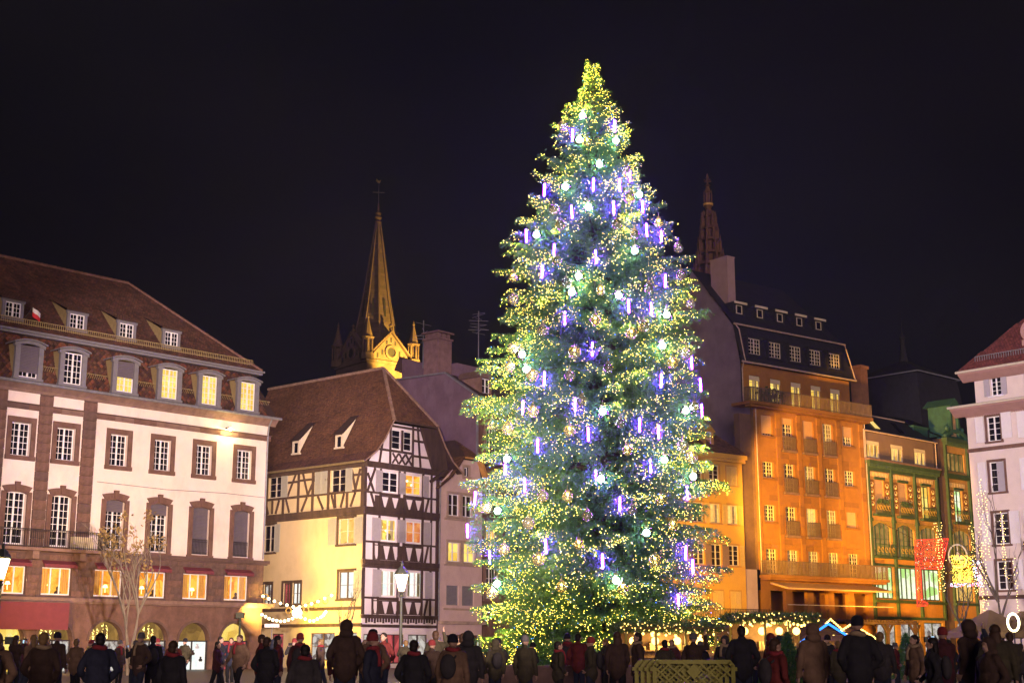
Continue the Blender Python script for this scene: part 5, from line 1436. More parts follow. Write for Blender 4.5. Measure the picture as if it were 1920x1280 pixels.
# ================================================================== church spire, flood-lit from its right
tower_stone = surf('tower_stone', (0.070, 0.042, 0.034), 0.9, 0.3, 0.6, 0.4, stain=0.4, stain_c=(0.03, 0.02, 0.02))
spire_stone = surf('spire_stone', (0.055, 0.034, 0.026), 0.9, 0.35, 0.9, 0.4, sx=(0.5, 0.5, 3.0))
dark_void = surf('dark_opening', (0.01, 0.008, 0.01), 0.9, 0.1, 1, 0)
YT = 200.0
ct = at(703, 690, YT)
TW = thing('church_tower', 'church tower with tall stone spire, lit yellow from one side, above the timbered house', 'tower', (ct.x, ct.y, 0), R(39))
zE = at(703, 688, YT).z
S = 4.1
build('tower_wall', MB().box(-S, S, -S, S, 0, zE).box(-S - 0.25, S + 0.25, -S - 0.25, S + 0.25, zE - 0.3, zE + 0.15), tower_stone, TW)
zG = zE + 4.3
for k in range(4):
    M4 = Matrix.Rotation(k * math.pi / 2, 4, 'Z')
    gb = MB()
    gb.prism([(-2.9, zE + 0.1), (2.9, zE + 0.1), (2.9, zE + 1.2), (0, zG), (-2.9, zE + 1.2)], -S - 0.02, -S + 0.7)
    gb.prism([(-3.2, zE + 1.25), (0, zG + 0.12), (0, zG + 0.45), (-3.2, zE + 1.55)], -S - 0.3, -S + 0.8).prism([(3.2, zE + 1.25), (0, zG + 0.12), (0, zG + 0.45), (3.2, zE + 1.55)], -S - 0.3, -S + 0.8)
    gb.lathe([(0.12, zG + 0.4), (0.28, zG + 0.7), (0.1, zG + 1.0), (0.3, zG + 1.2), (0.05, zG + 1.6)], 6, (0, -S + 0.2, 0))
    gb.v = [tuple(M4 @ Vector(p)) for p in gb.v]
    ga = build('gable', gb, tower_stone, TW)
    rose = MB(); T = np.linspace(0, 2 * math.pi, 17)
    for q in range(16):
        rose.prism([(r * math.cos(t), zE + 1.5 + r * math.sin(t)) for r, t in ((0.72, T[q]), (1.05, T[q]), (1.05, T[q + 1]), (0.72, T[q + 1]))], -S - 0.22, -S - 0.02)
    rose.v = [tuple(M4 @ Vector(p)) for p in rose.v]
    build('rose_window', rose, tower_stone, ga)
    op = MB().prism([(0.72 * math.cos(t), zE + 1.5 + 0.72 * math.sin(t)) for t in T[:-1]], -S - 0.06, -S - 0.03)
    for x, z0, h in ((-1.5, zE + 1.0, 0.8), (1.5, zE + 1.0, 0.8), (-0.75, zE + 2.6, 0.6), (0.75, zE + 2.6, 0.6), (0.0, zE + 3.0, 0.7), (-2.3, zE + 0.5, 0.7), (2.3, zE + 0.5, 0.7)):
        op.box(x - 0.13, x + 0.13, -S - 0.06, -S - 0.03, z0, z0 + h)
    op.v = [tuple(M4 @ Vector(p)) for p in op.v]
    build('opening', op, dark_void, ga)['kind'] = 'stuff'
    # corner turret
    tb = MB()
    cx, cyy = -S + 0.1, -S + 0.1
    tb.lathe([(1.0, zE), (1.0, zE + 0.9), (0.85, zE + 1.0), (0.45, zE + 1.05), (0.45, zE + 2.9), (0.9, zE + 3.0), (1.05, zE + 3.25), (0.75, zE + 3.4), (0.12, zE + 6.1), (0.22, zE + 6.25), (0.1, zE + 6.5), (0.03, zE + 6.9)], 8, (cx, cyy, 0))
    for q in range(6):
        a = q * math.pi / 3
        tb.tube([(cx + 0.75 * math.cos(a), cyy + 0.75 * math.sin(a), zE + 0.9), (cx + 0.75 * math.cos(a), cyy + 0.75 * math.sin(a), zE + 3.05)], 0.13, 6)
    tb.v = [tuple(M4 @ Vector(p)) for p in tb.v]
    build('turret', tb, tower_stone, TW)
zS = at(703, 405, YT).z
sp = MB()
prof_s = [(3.75, zE + 0.4), (3.3, zE + 3.5), (2.1, zE + 9.8), (0.35, zS - 1.2)]
sp.lathe(prof_s, 8, (0, 0, 0), R(22.5))
build('spire', sp, spire_stone, TW)
rb_ = MB()
for k in range(8):
    a = R(22.5) + k * math.pi / 4
    for (r0, z0), (r1, z1) in zip(prof_s, prof_s[1:]):
        rb_.bar((r0 * 1.01 * math.cos(a), r0 * 1.01 * math.sin(a), z0), (r1 * 1.01 * math.cos(a), r1 * 1.01 * math.sin(a), z1), 0.22)
build('spire_ribs', rb_, tower_stone, TW)
bd = MB()
for q in range(26):
    z = zE + 3.7 + q * 0.62
    f = np.interp(z, [p[1] for p in prof_s], [p[0] for p in prof_s])
    if q % 2 == 0: bd.lathe([(f * 1.012, z), (f * 1.012 - 0.06, z + 0.3)], 8, (0, 0, 0), R(22.5))
build('spire_bands', bd, tower_stone, TW)['kind'] = 'stuff'
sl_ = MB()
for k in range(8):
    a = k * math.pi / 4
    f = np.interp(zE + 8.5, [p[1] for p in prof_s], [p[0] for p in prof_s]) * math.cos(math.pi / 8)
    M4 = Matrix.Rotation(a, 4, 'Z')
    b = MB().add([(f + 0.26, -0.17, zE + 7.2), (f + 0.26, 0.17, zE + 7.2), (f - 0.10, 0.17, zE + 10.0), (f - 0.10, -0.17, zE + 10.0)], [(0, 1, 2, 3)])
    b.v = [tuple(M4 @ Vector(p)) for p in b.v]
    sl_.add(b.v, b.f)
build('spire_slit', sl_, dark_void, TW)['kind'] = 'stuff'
build('finial', MB().lathe([(0.35, zS - 1.3), (0.55, zS - 1.0), (0.3, zS - 0.7), (0.6, zS - 0.3), (0.35, zS), (0.5, zS + 0.4), (0.2, zS + 0.6), (0.12, zS + 2.0)], 8), tower_stone, TW)
brass = surf('weathered_brass', (0.35, 0.26, 0.10), 0.4, 0.2, 3, 0, metal=0.8)
build('cross', MB().tube([(0, 0, zS + 1.8), (0, 0, zS + 5.2)], 0.07, 6).bar((-0.75, 0.5, zS + 3.7), (0.75, -0.5, zS + 3.7), 0.12), iron, TW)
build('weathercock', MB().ball((0, 0, zS + 5.35), 0.22, 8, 6).prism([(-0.5, zS + 5.4), (-0.1, zS + 5.2), (0.2, zS + 5.3), (0.35, zS + 5.75), (0.15, zS + 5.7), (-0.05, zS + 5.5), (-0.45, zS + 5.8)], -0.05, 0.05), brass, TW)
# its floodlights stand on the roof of a house in front, right of the tower
fx = thing('roof_floodlight', 'floodlight on a roof aimed up at the church tower', 'lamp', (ct.x + 19, ct.y - 11, 31.5))
build('housing', MB().box(-0.5, 0.1, -0.3, 0.3, 0, 0.5).box(-0.1, 0.1, -0.1, 0.1, -2, 0), iron, fx)
for en, tz, an in ((330000, zE + 1.5, 26), (230000, zE + 8.0, 40)):
    l_ = bpy.data.lights.new('tower_flood', 'SPOT'); l_.energy = en; l_.color = (1.0, 0.62, 0.08); l_.spot_size = R(an); l_.spot_blend = 0.5; l_.shadow_soft_size = 0.3
    lo = bpy.data.objects.new('flood_light', l_); lo.parent = fx; lo.location = (-0.6, 0, 0.3)
    dv = Vector((ct.x, ct.y, tz)) - (fx.location + Vector((-0.6, 0, 0.3)))
    lo.rotation_euler = dv.to_track_quat('-Z', 'Y').to_euler(); col.objects.link(lo)

# ================================================================== cathedral spire far behind
YC = 400.0
cc = at(1332, 520, YC)
CT = thing('cathedral_spire', 'dim openwork cathedral spire of stacked pinnacles rising behind the orange building roof', 'tower', (cc.x, cc.y, 0), R(12))
cst = surf('cathedral_stone', (0.145, 0.066, 0.036), 0.9, 0.4, 0.4, 0.5)
zc = lambda y: at(1332, y, YC).z
tiers = [(560, 6.0), (520, 4.9), (497, 4.1), (475, 3.4), (450, 2.7), (428, 2.2), (405, 1.6), (398, 0.9)]
build('tower_shaft', MB().lathe([(8.0, 0), (8.0, zc(575)), (7.0, zc(560))], 8), cst, CT)
for i in range(len(tiers) - 1):
    (y0, r0), (y1, r1) = tiers[i], tiers[i + 1]
    z0, z1 = zc(y0), zc(y1)
    b = MB().lathe([(r1 * 0.55, z0), (r1 * 0.5, z1)], 8)
    b.lathe([(r0 * 0.98, z0 - 0.3), (r0 * 0.98, z0 + 0.4), (r1 * 0.6, z0 + 0.5)], 8)
    for k in range(8):
        a = k * math.pi / 4 + 0.2
        for rr, hh in ((r0, 1.35), (r0 * 0.78, 1.0)):
            x, y = rr * math.cos(a), rr * math.sin(a)
            h = (z1 - z0) * hh
            b.lathe([(0.42, z0), (0.42, z0 + h * 0.55), (0.55, z0 + h * 0.57), (0.3, z0 + h * 0.66), (0.05, z0 + h)], 5, (x, y, 0))
            for q in range(3):
                zz = z0 + h * (0.2 + 0.12 * q)
                b.bar((x, y, zz), (r1 * 0.55 * math.cos(a), r1 * 0.55 * math.sin(a), zz + 0.8), 0.18)
    build('pinnacle_tier', b, cst, CT)
b = MB().lathe([(1.0, zc(402)), (0.8, zc(392)), (1.4, zc(386)), (1.5, zc(381)), (0.7, zc(380)), (0.7, zc(362)), (1.0, zc(360)), (0.8, zc(356)), (0.4, zc(350)), (0.9, zc(348)), (0.35, zc(346)), (0.3, zc(338)), (0.5, zc(333)), (0.06, zc(325))], 8)
for k in range(8):
    a = k * math.pi / 4
    b.lathe([(0.22, zc(381)), (0.2, zc(366)), (0.03, zc(357))], 5, (1.2 * math.cos(a), 1.2 * math.sin(a), 0))
for k in range(4):
    a = k * math.pi / 2 + 0.3
    b.bar((0, 0, zc(341)), (1.3 * math.cos(a), 1.3 * math.sin(a), zc(339)), 0.35)
build('lantern', b, cst, CT)
ring = surf('painted_lit_band', (0.75, 0.42, 0.12), 0.6, 0.2, 1)  # brighter colour paints the lit band of the lantern onto this ring
build('gallery_ring', MB().lathe([(1.5, zc(386)), (1.62, zc(383)), (1.4, zc(382))], 8), ring, CT)

# ================================================================== the Christmas tree
TX, TY = 4.02, 65.0
XM = thing('christmas_tree', 'huge lit Christmas tree covered in yellow fairy lights in the middle of the square', 'tree', (TX, TY, 0))
PZ = [0.9, 1.5, 2.7, 4.5, 6.5, 8.2, 10.0, 12.6, 14.1, 16.2, 18.3, 20.2, 22.1, 23.5, 24.9, 26.8, 28.8, 30.5]
PR = [4.6, 5.0, 5.5, 5.6, 5.8, 5.5, 5.45, 5.9, 5.45, 4.9, 4.85, 4.65, 3.75, 2.75, 2.2, 1.6, 0.42, 0.06]
crad = lambda z: float(np.interp(z, PZ, PR))
rg = np.random.default_rng(5)
build('trunk', MB().tube([(0, 0, 0), (0.05, 0, 8), (0, 0.03, 16), (0, 0, 24), (0, 0, 29.8)], [0.55, 0.45, 0.32, 0.17, 0.03], 10), bark, XM)
pts, dirs, lens, tips = [], [], [], []
limb = MB()
whorls = []
z = 1.5
while z < 30.05:
    whorls.append(z); z += 0.62 if z < 22 else 0.42
gi = 0
for z in whorls:
    n = int(8 + 5 * crad(z) / 5.0)
    for k in range(n):
        gi += 1
        a = gi * 2.39996 + rg.uniform(-0.2, 0.2)
        L = crad(z) * rg.uniform(0.72, 1.10)
        if rg.random() < 0.10: L *= 1.12
        if L < 0.15: L = 0.15
        up = np.interp(z, [0, 10, 20, 30], [0.02, 0.05, 0.22, 0.8])
        dr = np.interp(z, [0, 10, 20, 30], [-0.16, -0.20, -0.20, -0.1])
        zj = z + rg.uniform(-0.3, 0.3) - up * L * 0.6
        zj = max(zj, 1.0)
        e = np.array([math.cos(a), math.sin(a), 0]); q = np.array([-math.sin(a), math.cos(a), 0])
        bend = rg.uniform(-0.12, 0.12)
        P = lambda t: e * L * t + q * bend * L * t * t + np.array([0, 0, zj + L * (up * t + dr * t * t + 0.10 * max(0, t - 0.75) * 2)])
        limb.tube([P(t) for t in (0.03, 0.35, 0.7, 1.0)], [0.035 + 0.013 * L, 0.03 + 0.008 * L, 0.02, 0.008], 5, cap=False)
        nl = max(3, int(L / 0.15))
        for i in range(nl):
            t = 0.22 + 0.80 * (i + rg.random() * 0.6) / nl
            t = min(t, 1.0)
            fwd = P(min(1.0, t + 0.02)) - P(t - 0.02); fwd /= np.linalg.norm(fwd) + 1e-9
            for s in (-1, 1):
                ang = rg.uniform(0.55, 1.1) * s
                d = fwd * math.cos(ang) + q * math.sin(ang); d[2] += rg.uniform(-0.55, 0.22); d /= np.linalg.norm(d)
                l = (0.30 * L * (1.05 - t) + 0.28) * rg.uniform(0.6, 1.15)
                m = max(2, int(l / 0.085))
                tt = (np.arange(m) + rg.random(m) * 0.5) / m
                pp = P(t)[None] + d[None] * (l * tt)[:, None]
                pp[:, 2] -= 0.45 * l * tt ** 2
                pts.append(pp); dirs.append(np.repeat(d[None], m, 0)); lens.append(np.full(m, t)); tips.append(tt)
pts = np.concatenate(pts); dirs = np.concatenate(dirs); lens = np.concatenate(lens); tips = np.concatenate(tips)
ok = pts[:, 2] > 0.35
pts, dirs, lens, tips = pts[ok], dirs[ok], lens[ok], tips[ok]
limb_o = build('limbs', limb, bark, XM)
limb_o['kind'] = 'stuff'
NP_ = len(pts)
ND = 5
rd = rg.normal(size=(NP_, ND, 3)); rd /= np.linalg.norm(rd, axis=2, keepdims=True)
nd = dirs[:, None] * 0.75 + rd * 0.8; nd /= np.linalg.norm(nd, axis=2, keepdims=True)
nl = rg.uniform(0.10, 0.19, (NP_, ND, 1))
wd_ = np.cross(nd, rg.normal(size=(NP_, ND, 3))); wd_ /= np.linalg.norm(wd_, axis=2, keepdims=True)
b0 = pts[:, None] + rg.normal(size=(NP_, ND, 3)) * 0.012
V = np.stack([b0 - wd_ * 0.015, b0 + wd_ * 0.015, b0 + nd * nl], 2).reshape(-1, 3)
nf = NP_ * ND
me = bpy.data.meshes.new('crown')
me.vertices.add(nf * 3); me.vertices.foreach_set('co', V.astype(np.float32).reshape(-1))
me.loops.add(nf * 3); me.loops.foreach_set('vertex_index', np.arange(nf * 3, dtype=np.int32))
me.polygons.add(nf); me.polygons.foreach_set('loop_start', np.arange(nf, dtype=np.int32) * 3)
me.update(calc_edges=True)
needle, n_, l_, o_ = new_mat('fir_needle')
b_ = n_.new('ShaderNodeBsdfPrincipled'); b_.inputs['Roughness'].default_value = 0.55
tc_ = n_.new('ShaderNodeTexCoord'); nz_ = n_.new('ShaderNodeTexNoise'); nz_.inputs['Scale'].default_value = 0.9; nz_.inputs['Detail'].default_value = 5
rp_ = n_.new('ShaderNodeValToRGB')
rp_.color_ramp.elements[0].position = 0.35; rp_.color_ramp.elements[0].color = (0.045, 0.150, 0.060, 1)
rp_.color_ramp.elements[1].position = 0.65; rp_.color_ramp.elements[1].color = (0.110, 0.250, 0.038, 1)
l_.new(tc_.outputs['Object'], nz_.inputs['Vector']); l_.new(nz_.outputs['Fac'], rp_.inputs['Fac']); l_.new(rp_.outputs['Color'], b_.inputs['Base Color'])
l_.new(b_.outputs['BSDF'], o_.inputs['Surface'])
me.materials.append(needle)
crown = put('crown', me, XM)
crown['kind'] = 'stuff'
print('needles', nf, 'sprays', NP_)
# fairy lights: bulbs clipped to the outer sprays, thick in some swathes and missing in others


def field(p):
    return (np.sin(p[:, 0] * 1.1 + 1.3 * np.sin(p[:, 2] * 0.7)) + np.sin(p[:, 1] * 1.3 + p[:, 2] * 0.9 + 2.0) + np.sin(p[:, 2] * 1.25 + p[:, 0] * 0.6) + np.sin(p[:, 0] * 2.3 - p[:, 2] * 1.9)) / 4


fd = field(pts)
rad_n = np.hypot(pts[:, 0], pts[:, 1]) / np.interp(pts[:, 2], PZ, PR)
prob = np.clip(0.38 + 0.48 * fd, 0.08, 0.9) * np.clip((rad_n - 0.45) * 2.2, 0, 1) * (0.5 + 0.8 * tips)
prob *= np.interp(pts[:, 2], [0, 3, 22, 24, 30], [1.0, 1.0, 1.0, 1.8, 2.4])
sel = rg.random(NP_) < prob
bp = pts[sel] + rg.normal(size=(sel.sum(), 3)) * 0.05
nb = len(bp)
print('bulbs', nb)
br_ = rg.uniform(0.007, 0.015, nb)
octv = np.array([(1, 0, 0), (-1, 0, 0), (0, 1, 0), (0, -1, 0), (0, 0, 1), (0, 0, -1)], float)
octf = np.array([(0, 2, 4), (2, 1, 4), (1, 3, 4), (3, 0, 4), (2, 0, 5), (1, 2, 5), (3, 1, 5), (0, 3, 5)])
hue = rg.random(nb)


def bulbs(name, mask, mat, parent, p=bp, r=br_):
    p, r = p[mask], r[mask]
    n = len(p)
    V = (p[:, None] + octv[None] * r[:, None, None]).reshape(-1, 3)
    F = (np.arange(n)[:, None, None] * 6 + octf[None]).reshape(-1, 3)
    me = bpy.data.meshes.new(name)
    me.vertices.add(n * 6); me.vertices.foreach_set('co', V.astype(np.float32).reshape(-1))
    me.loops.add(len(F) * 3); me.loops.foreach_set('vertex_index', F.astype(np.int32).reshape(-1))
    me.polygons.add(len(F)); me.polygons.foreach_set('loop_start', np.arange(len(F), dtype=np.int32) * 3)
    me.update(calc_edges=True)
    me.materials.append(mat)
    o = put(name, me, parent)
    o['kind'] = 'stuff'
    return o


BULB = 26.0
bulbs('fairy_lights', hue < 0.72, glow('bulb_yellow', (1.0, 0.70, 0.08), BULB), XM)
bulbs('fairy_lights', (hue >= 0.72) & (hue < 0.94), glow('bulb_warm_white', (1.0, 0.74, 0.16), BULB * 0.7), XM)
bulbs('fairy_lights', hue >= 0.94, glow('bulb_blue', (0.04, 0.25, 1.0), BULB * 0.5), XM)


def on_crown(px, py, k=0.97):
    """front surface of the crown under a photo pixel"""
    best = None
    for Y in np.linspace(TY - 7.0, TY + 1.0, 161):
        p = at(px, py, Y)
        r = math.hypot(p.x - TX, p.y - TY)
        if r <= crad(p.z) * k:
            return p
        if best is None or r / max(crad(p.z), 0.1) < best[0]:
            best = (r / max(crad(p.z), 0.1), p)
    return best[1]


def band_of(z):
    names = ['lowest fringe', 'bottom tier', 'second tier up', 'third tier up', 'fourth tier up', 'middle tier', 'sixth tier up', 'seventh tier up', 'eighth tier up', 'upper tier', 'tip']
    return names[min(10, int(z / 2.75))]


ORD = ['leftmost', 'second from left', 'third from left', 'fourth from left', 'fifth from left', 'sixth from left', 'seventh from left', 'eighth from left', 'ninth from left', 'tenth from left', 'eleventh from left']
TUBES = [(1112, 150), (1153, 235), (1073, 252), (1112, 345), (1181, 328), (1162, 346), (1073, 396), (1151, 388), (1205, 386), (987, 441), (1213, 430), (1038, 468), (1118, 480), (1016, 508), (1247, 525), (1179, 572), (1222, 578),
         (1059, 595), (1110, 653), (1297, 678), (1020, 708), (1239, 712), (1314, 720), (980, 762), (1078, 757), (1316, 768), (1103, 812), (1199, 795), (1235, 808), (1008, 834), (947, 875), (1220, 872), (984, 908), (1117, 893), (890, 932),
         (1162, 943), (877, 993), (1289, 922), (1024, 1022), (918, 1043), (1130, 1050), (1299, 1060), (1272, 1125), (1285, 1034), (1240, 440), (1020, 355)]
GLOBES = [(1092, 217), (1155, 264), (1124, 308), (1060, 350), (1086, 262), (1199, 365), (1103, 388), (1190, 470), (1085, 517), (1160, 554), (1072, 548), (979, 664), (987, 692), (1242, 648), (1130, 771), (1286, 770), (1246, 862),
          (1127, 897), (933, 957), (1212, 998), (1155, 1087), (932, 1094), (1300, 893), (950, 860), (1006, 440), (1250, 590)]
BAUBLES = [(1124, 180), (1055, 237), (1101, 266), (1180, 371), (1174, 318), (1039, 393), (1045, 489), (1126, 545), (1116, 600), (1062, 530), (1184, 625), (1207, 612), (1018, 620), (1077, 660), (1295, 570), (1277, 515), (962, 520), (1261, 680),
           (1068, 704), (998, 703), (1091, 751), (1000, 771), (1163, 793), (1068, 807), (923, 796), (952, 804), (1176, 843), (1280, 836), (1302, 762), (1240, 936), (1064, 930), (1018, 929), (912, 951), (1185, 957), (1101, 967), (991, 980), (1297, 857),
           (1287, 662), (964, 652), (956, 688), (1156, 420), (1272, 465), (1051, 422), (1235, 418), (962, 560), (1190, 440), (1167, 1103), (1053, 1100), (922, 1112), (1010, 1048), (1228, 1050), (1085, 1020), (945, 1030), (1262, 985), (1140, 690), (1216, 540)]
tube_m = glow('light_tube', (0.10, 0.010, 1.0), 900.0)
tube_core = glow('light_tube_core', (0.75, 0.6, 1.0), 14.0)
globe_m = glow('lit_globe', (0.55, 0.90, 1.0), 130.0)
globe_y = glow('lit_globe_warm', (1.0, 0.66, 0.10), 60.0)
baub_m = thin_glass('bauble_glass', (0.95, 0.96, 0.90), 0.18)
_n, _l = baub_m.node_tree.nodes, baub_m.node_tree.links
_d = _n.new('ShaderNodeBsdfDiffuse'); _d.inputs['Color'].default_value = (0.80, 0.74, 0.45, 1)
_mx = _n.new('ShaderNodeMixShader'); _mx.inputs['Fac'].default_value = 0.22
_om = next(x for x in _n if x.type == 'OUTPUT_MATERIAL'); _src = _om.inputs['Surface'].links[0].from_socket
_l.new(_src, _mx.inputs[1]); _l.new(_d.outputs['BSDF'], _mx.inputs[2]); _l.new(_mx.outputs['Shader'], _om.inputs['Surface'])
cap_m = surf('bauble_cap', (0.55, 0.45, 0.2), 0.35, 0.1, 3, 0, metal=0.9)
tube_me = MB().lathe([(0.02, 0), (0.036, 0.03), (0.036, 0.60), (0.02, 0.63)], 8).mesh('light_tube', tube_m)
tcap_me = MB().lathe([(0.02, 0.63), (0.045, 0.64), (0.045, 0.70), (0.01, 0.72), (0.008, 1.0)], 8).mesh('cap', iron)
globe_me = MB().ball((0, 0, 0), 0.135, 12, 8).mesh('lit_globe', globe_m, True)
gshell_me = MB().ball((0, 0, 0), 0.27, 16, 12).mesh('glass_ball', clear_glass, True)
ccap_me = MB().lathe([(0.09, 0.22), (0.09, 0.29), (0.02, 0.31), (0.01, 0.5)], 8).mesh('cap', cap_m)
baub_me = MB().ball((0, 0, 0), 0.26, 16, 12).mesh('glass_bauble', baub_m, True)
lamp_in = MB().ball((0, 0, 0), 0.05, 6, 5).mesh('bulb', globe_y)


def lamp(par, watts, c, at_=(0, 0, 0), r=0.2):  # unseen point light added to brighten the crown
    l = bpy.data.lights.new('added_crown_light', 'POINT'); l.energy = watts; l.color = c; l.shadow_soft_size = r
    lo = bpy.data.objects.new('lamp_light', l); lo.parent = par; lo.location = at_; col.objects.link(lo)


for kind, lst in (('tube', TUBES), ('globe', GLOBES), ('bauble', BAUBLES)):
    bands = {}
    for px, py in lst:
        if py < 200: continue
        p = on_crown(px, py, 0.80 if kind == 'tube' else 0.97 if kind == 'globe' else 1.0)
        bands.setdefault(band_of(p.z), []).append((px, p))
    for bn, ls in bands.items():
        ls.sort(key=lambda q: q[0])
        for i, (px, p) in enumerate(ls):
            where = f"in the tree's {bn}" if len(ls) == 1 else f"{ORD[i]} in the tree's {bn}"
            if kind == 'tube':
                o = thing('light_tube', f'glowing violet light tube, {where}', 'light tube', (p.x, p.y, p.z - 0.35), random.random() * 6, 'violet light tubes hanging in the Christmas tree')
                put('tube', tube_me, o); put('cap', tcap_me, o); o.rotation_euler = (random.uniform(-.06, .06), random.uniform(-.06, .06), random.random() * 6)
            elif kind == 'globe':
                o = thing('lit_globe', f'brilliant white lit globe, {where}', 'globe light', p, 0, 'white lit globes in the Christmas tree')
                put('bulb', globe_me, o); put('glass_ball', gshell_me, o); put('cap', ccap_me, o)
            else:
                s_ = random.uniform(0.8, 1.12)
                o = thing('glass_bauble', f'clear glass bauble, {where}', 'bauble', p, 0, 'glass baubles in the Christmas tree')
                put('glass_ball', baub_me, o, scale=(s_, s_, s_)); put('cap', ccap_me, o)
                if random.random() < 0.6: put('bulb', lamp_in, o, (0, 0, 0.1))

# unseen point lights added at random outer bulbs to brighten the foliage
cl = bp[(np.interp(bp[:, 2], PZ, PR) * 0.8 < np.hypot(bp[:, 0], bp[:, 1]))]
cl = cl[rg.choice(len(cl), 190, replace=False)]
for q in cl:
    o_ = Vector((q[0], q[1], 0)).normalized() * 0.12
    lamp(XM, 58, (1.0, 0.70, 0.08), (q[0] + o_.x, q[1] + o_.y, q[2] + 0.05), 0.0)

# extra needle sprays added behind each tube and globe to catch their light
sp_p = []
for kind, lst, n_s in (('tube', TUBES, 520), ('globe', GLOBES, 420)):
    for px, py in lst:
        if py < 200: continue
        p = on_crown(px, py, 0.80 if kind == 'tube' else 0.97)
        c_ = np.array((p.x - TX, p.y - TY, p.z))
        inw = -c_ * np.array((1, 1, 0)); inw /= np.linalg.norm(inw) + 1e-6
        q = rg.normal(size=(n_s, 3)) * np.array((0.36, 0.36, 0.42)) + inw * 0.34
        q = q[(q @ inw) > 0.10]
        sp_p.append(c_ + q)
sp_p = np.concatenate(sp_p)
n3 = len(sp_p)
dd = rg.normal(size=(n3, 3)) * 0.8 + np.stack([sp_p[:, 0], sp_p[:, 1], np.zeros(n3)], 1) / (np.hypot(sp_p[:, 0], sp_p[:, 1])[:, None] + 1e-6) * 0.6
dd /= np.linalg.norm(dd, axis=1, keepdims=True)
ww = np.cross(dd, rg.normal(size=(n3, 3))); ww /= np.linalg.norm(ww, axis=1, keepdims=True)
V = np.stack([sp_p - ww * 0.016, sp_p + ww * 0.016, sp_p + dd * 0.17], 1).reshape(-1, 3)
me = bpy.data.meshes.new('crown')
me.vertices.add(n3 * 3); me.vertices.foreach_set('co', V.astype(np.float32).reshape(-1))
me.loops.add(n3 * 3); me.loops.foreach_set('vertex_index', np.arange(n3 * 3, dtype=np.int32))
me.polygons.add(n3); me.polygons.foreach_set('loop_start', np.arange(n3, dtype=np.int32) * 3)
me.update(calc_edges=True)
me.materials.append(needle)
put('crown', me, XM)['kind'] = 'stuff'

# ================================================================== lamps of the square
lamp_glass = glow('lantern_glass', (1.0, 0.80, 0.42), 14.0)
lamp_iron = surf('lamp_iron', (0.05, 0.055, 0.04), 0.5, 0.2, 4, 0.05, metal=0.2)


def street_lamp(label, p, watts, c):
    t = thing('street_lamp', label, 'street lamp', (p[0], p[1], 0), 0, 'lantern posts of the square')
    h = 3.7
    build('post', MB().lathe([(0.16, 0), (0.16, 0.5), (0.09, 0.6), (0.07, 2.0), (0.055, h - 0.2), (0.10, h - 0.15), (0.06, h - 0.05), (0.12, h)], 10), lamp_iron, t)
    build('lantern_frame', MB().lathe([(0.30, h + 0.78), (0.33, h + 0.84), (0.26, h + 0.95), (0.12, h + 1.12), (0.05, h + 1.16), (0.07, h + 1.25), (0.02, h + 1.36)], 6), lamp_iron, t)
    br = MB()
    for k in range(6):
        a = k * math.pi / 3
        br.bar((0.13 * math.cos(a), 0.13 * math.sin(a), h + 0.08), (0.30 * math.cos(a), 0.30 * math.sin(a), h + 0.8), 0.025)
    build('lantern_bars', br, lamp_iron, t)
    build('lantern_glass', MB().lathe([(0.12, h + 0.08), (0.285, h + 0.78)], 6), lamp_glass, t)
    l = bpy.data.lights.new('street_light', 'POINT'); l.energy = watts; l.color = c; l.shadow_soft_size = 0.32
    lo = bpy.data.objects.new('lamp_light', l); lo.parent = t; lo.location = (0, 0, h + 0.45); col.objects.link(lo)
    return t


p = at(753, 1092, 62); street_lamp('lit black lantern post in front of the half-timbered house', p, 900, (1.0, 0.66, 0.26))
p = at(3, 1068, 51); street_lamp('lit lantern post cut by the left photo edge beside the burgundy canopy', p, 3000, (1.0, 0.62, 0.22))


def floodlight(name, label, p, target, watts, c, size, blend=0.6, h0=0.0):
    t = thing(name, label, 'floodlight', (p[0], p[1], h0))
    build('mast', MB().tube([(0, 0, 0), (0, 0, p[2] - h0)], 0.07, 8), lamp_iron, t)
    build('housing', MB().box(-0.25, 0.25, -0.2, 0.2, p[2] - h0, p[2] - h0 + 0.35), lamp_iron, t)
    l = bpy.data.lights.new('flood', 'SPOT'); l.energy = watts; l.color = c; l.spot_size = R(size); l.spot_blend = blend; l.shadow_soft_size = 0.5
    lo = bpy.data.objects.new('flood_light', l); lo.parent = t
    dv = Vector(target) - Vector(p)
    off = dv.normalized() * 0.6
    lo.location = (off.x, off.y, p[2] - h0 + 0.2 + off.z)
    lo.rotation_euler = dv.to_track_quat('-Z', 'Y').to_euler(); col.objects.link(lo)


SOD = (1.0, 0.48, 0.045)
floodlight('added_sodium_flood', 'added sodium floodlight mast hidden behind the Christmas tree, aimed at the orange building', (8.5, 75.0, 6.0), (28.1, 105.2, 13.0), 125000, (1.0, 0.50, 0.05), 33, 0.2)  # mast added out of sight to light the orange facade
floodlight('added_sodium_flood', 'small added sodium floodlight behind the Christmas tree aimed at the yellow house', (8.0, 74.0, 3.0), (13.6, 97.5, 7.0), 52000, (1.0, 0.52, 0.06), 29, 0.6)  # second lamp added out of sight to light the yellow house
PK = (1.0, 0.76, 0.70)  # next three masts are added behind the camera to light the facades
floodlight('added_mast_flood', 'added unseen floodlight mast behind the viewer aimed at the pink building', (12.0, -8.0, 5.0), (-20.0, 90.0, 11.0), 420000, PK, 19, 0.6)
floodlight('added_mast_flood', 'added unseen floodlight mast behind the viewer aimed at the timbered house', (-3.0, -9.0, 5.0), (-5.5, 97.0, 11.5), 300000, (1.0, 0.72, 0.76), 15, 0.6)
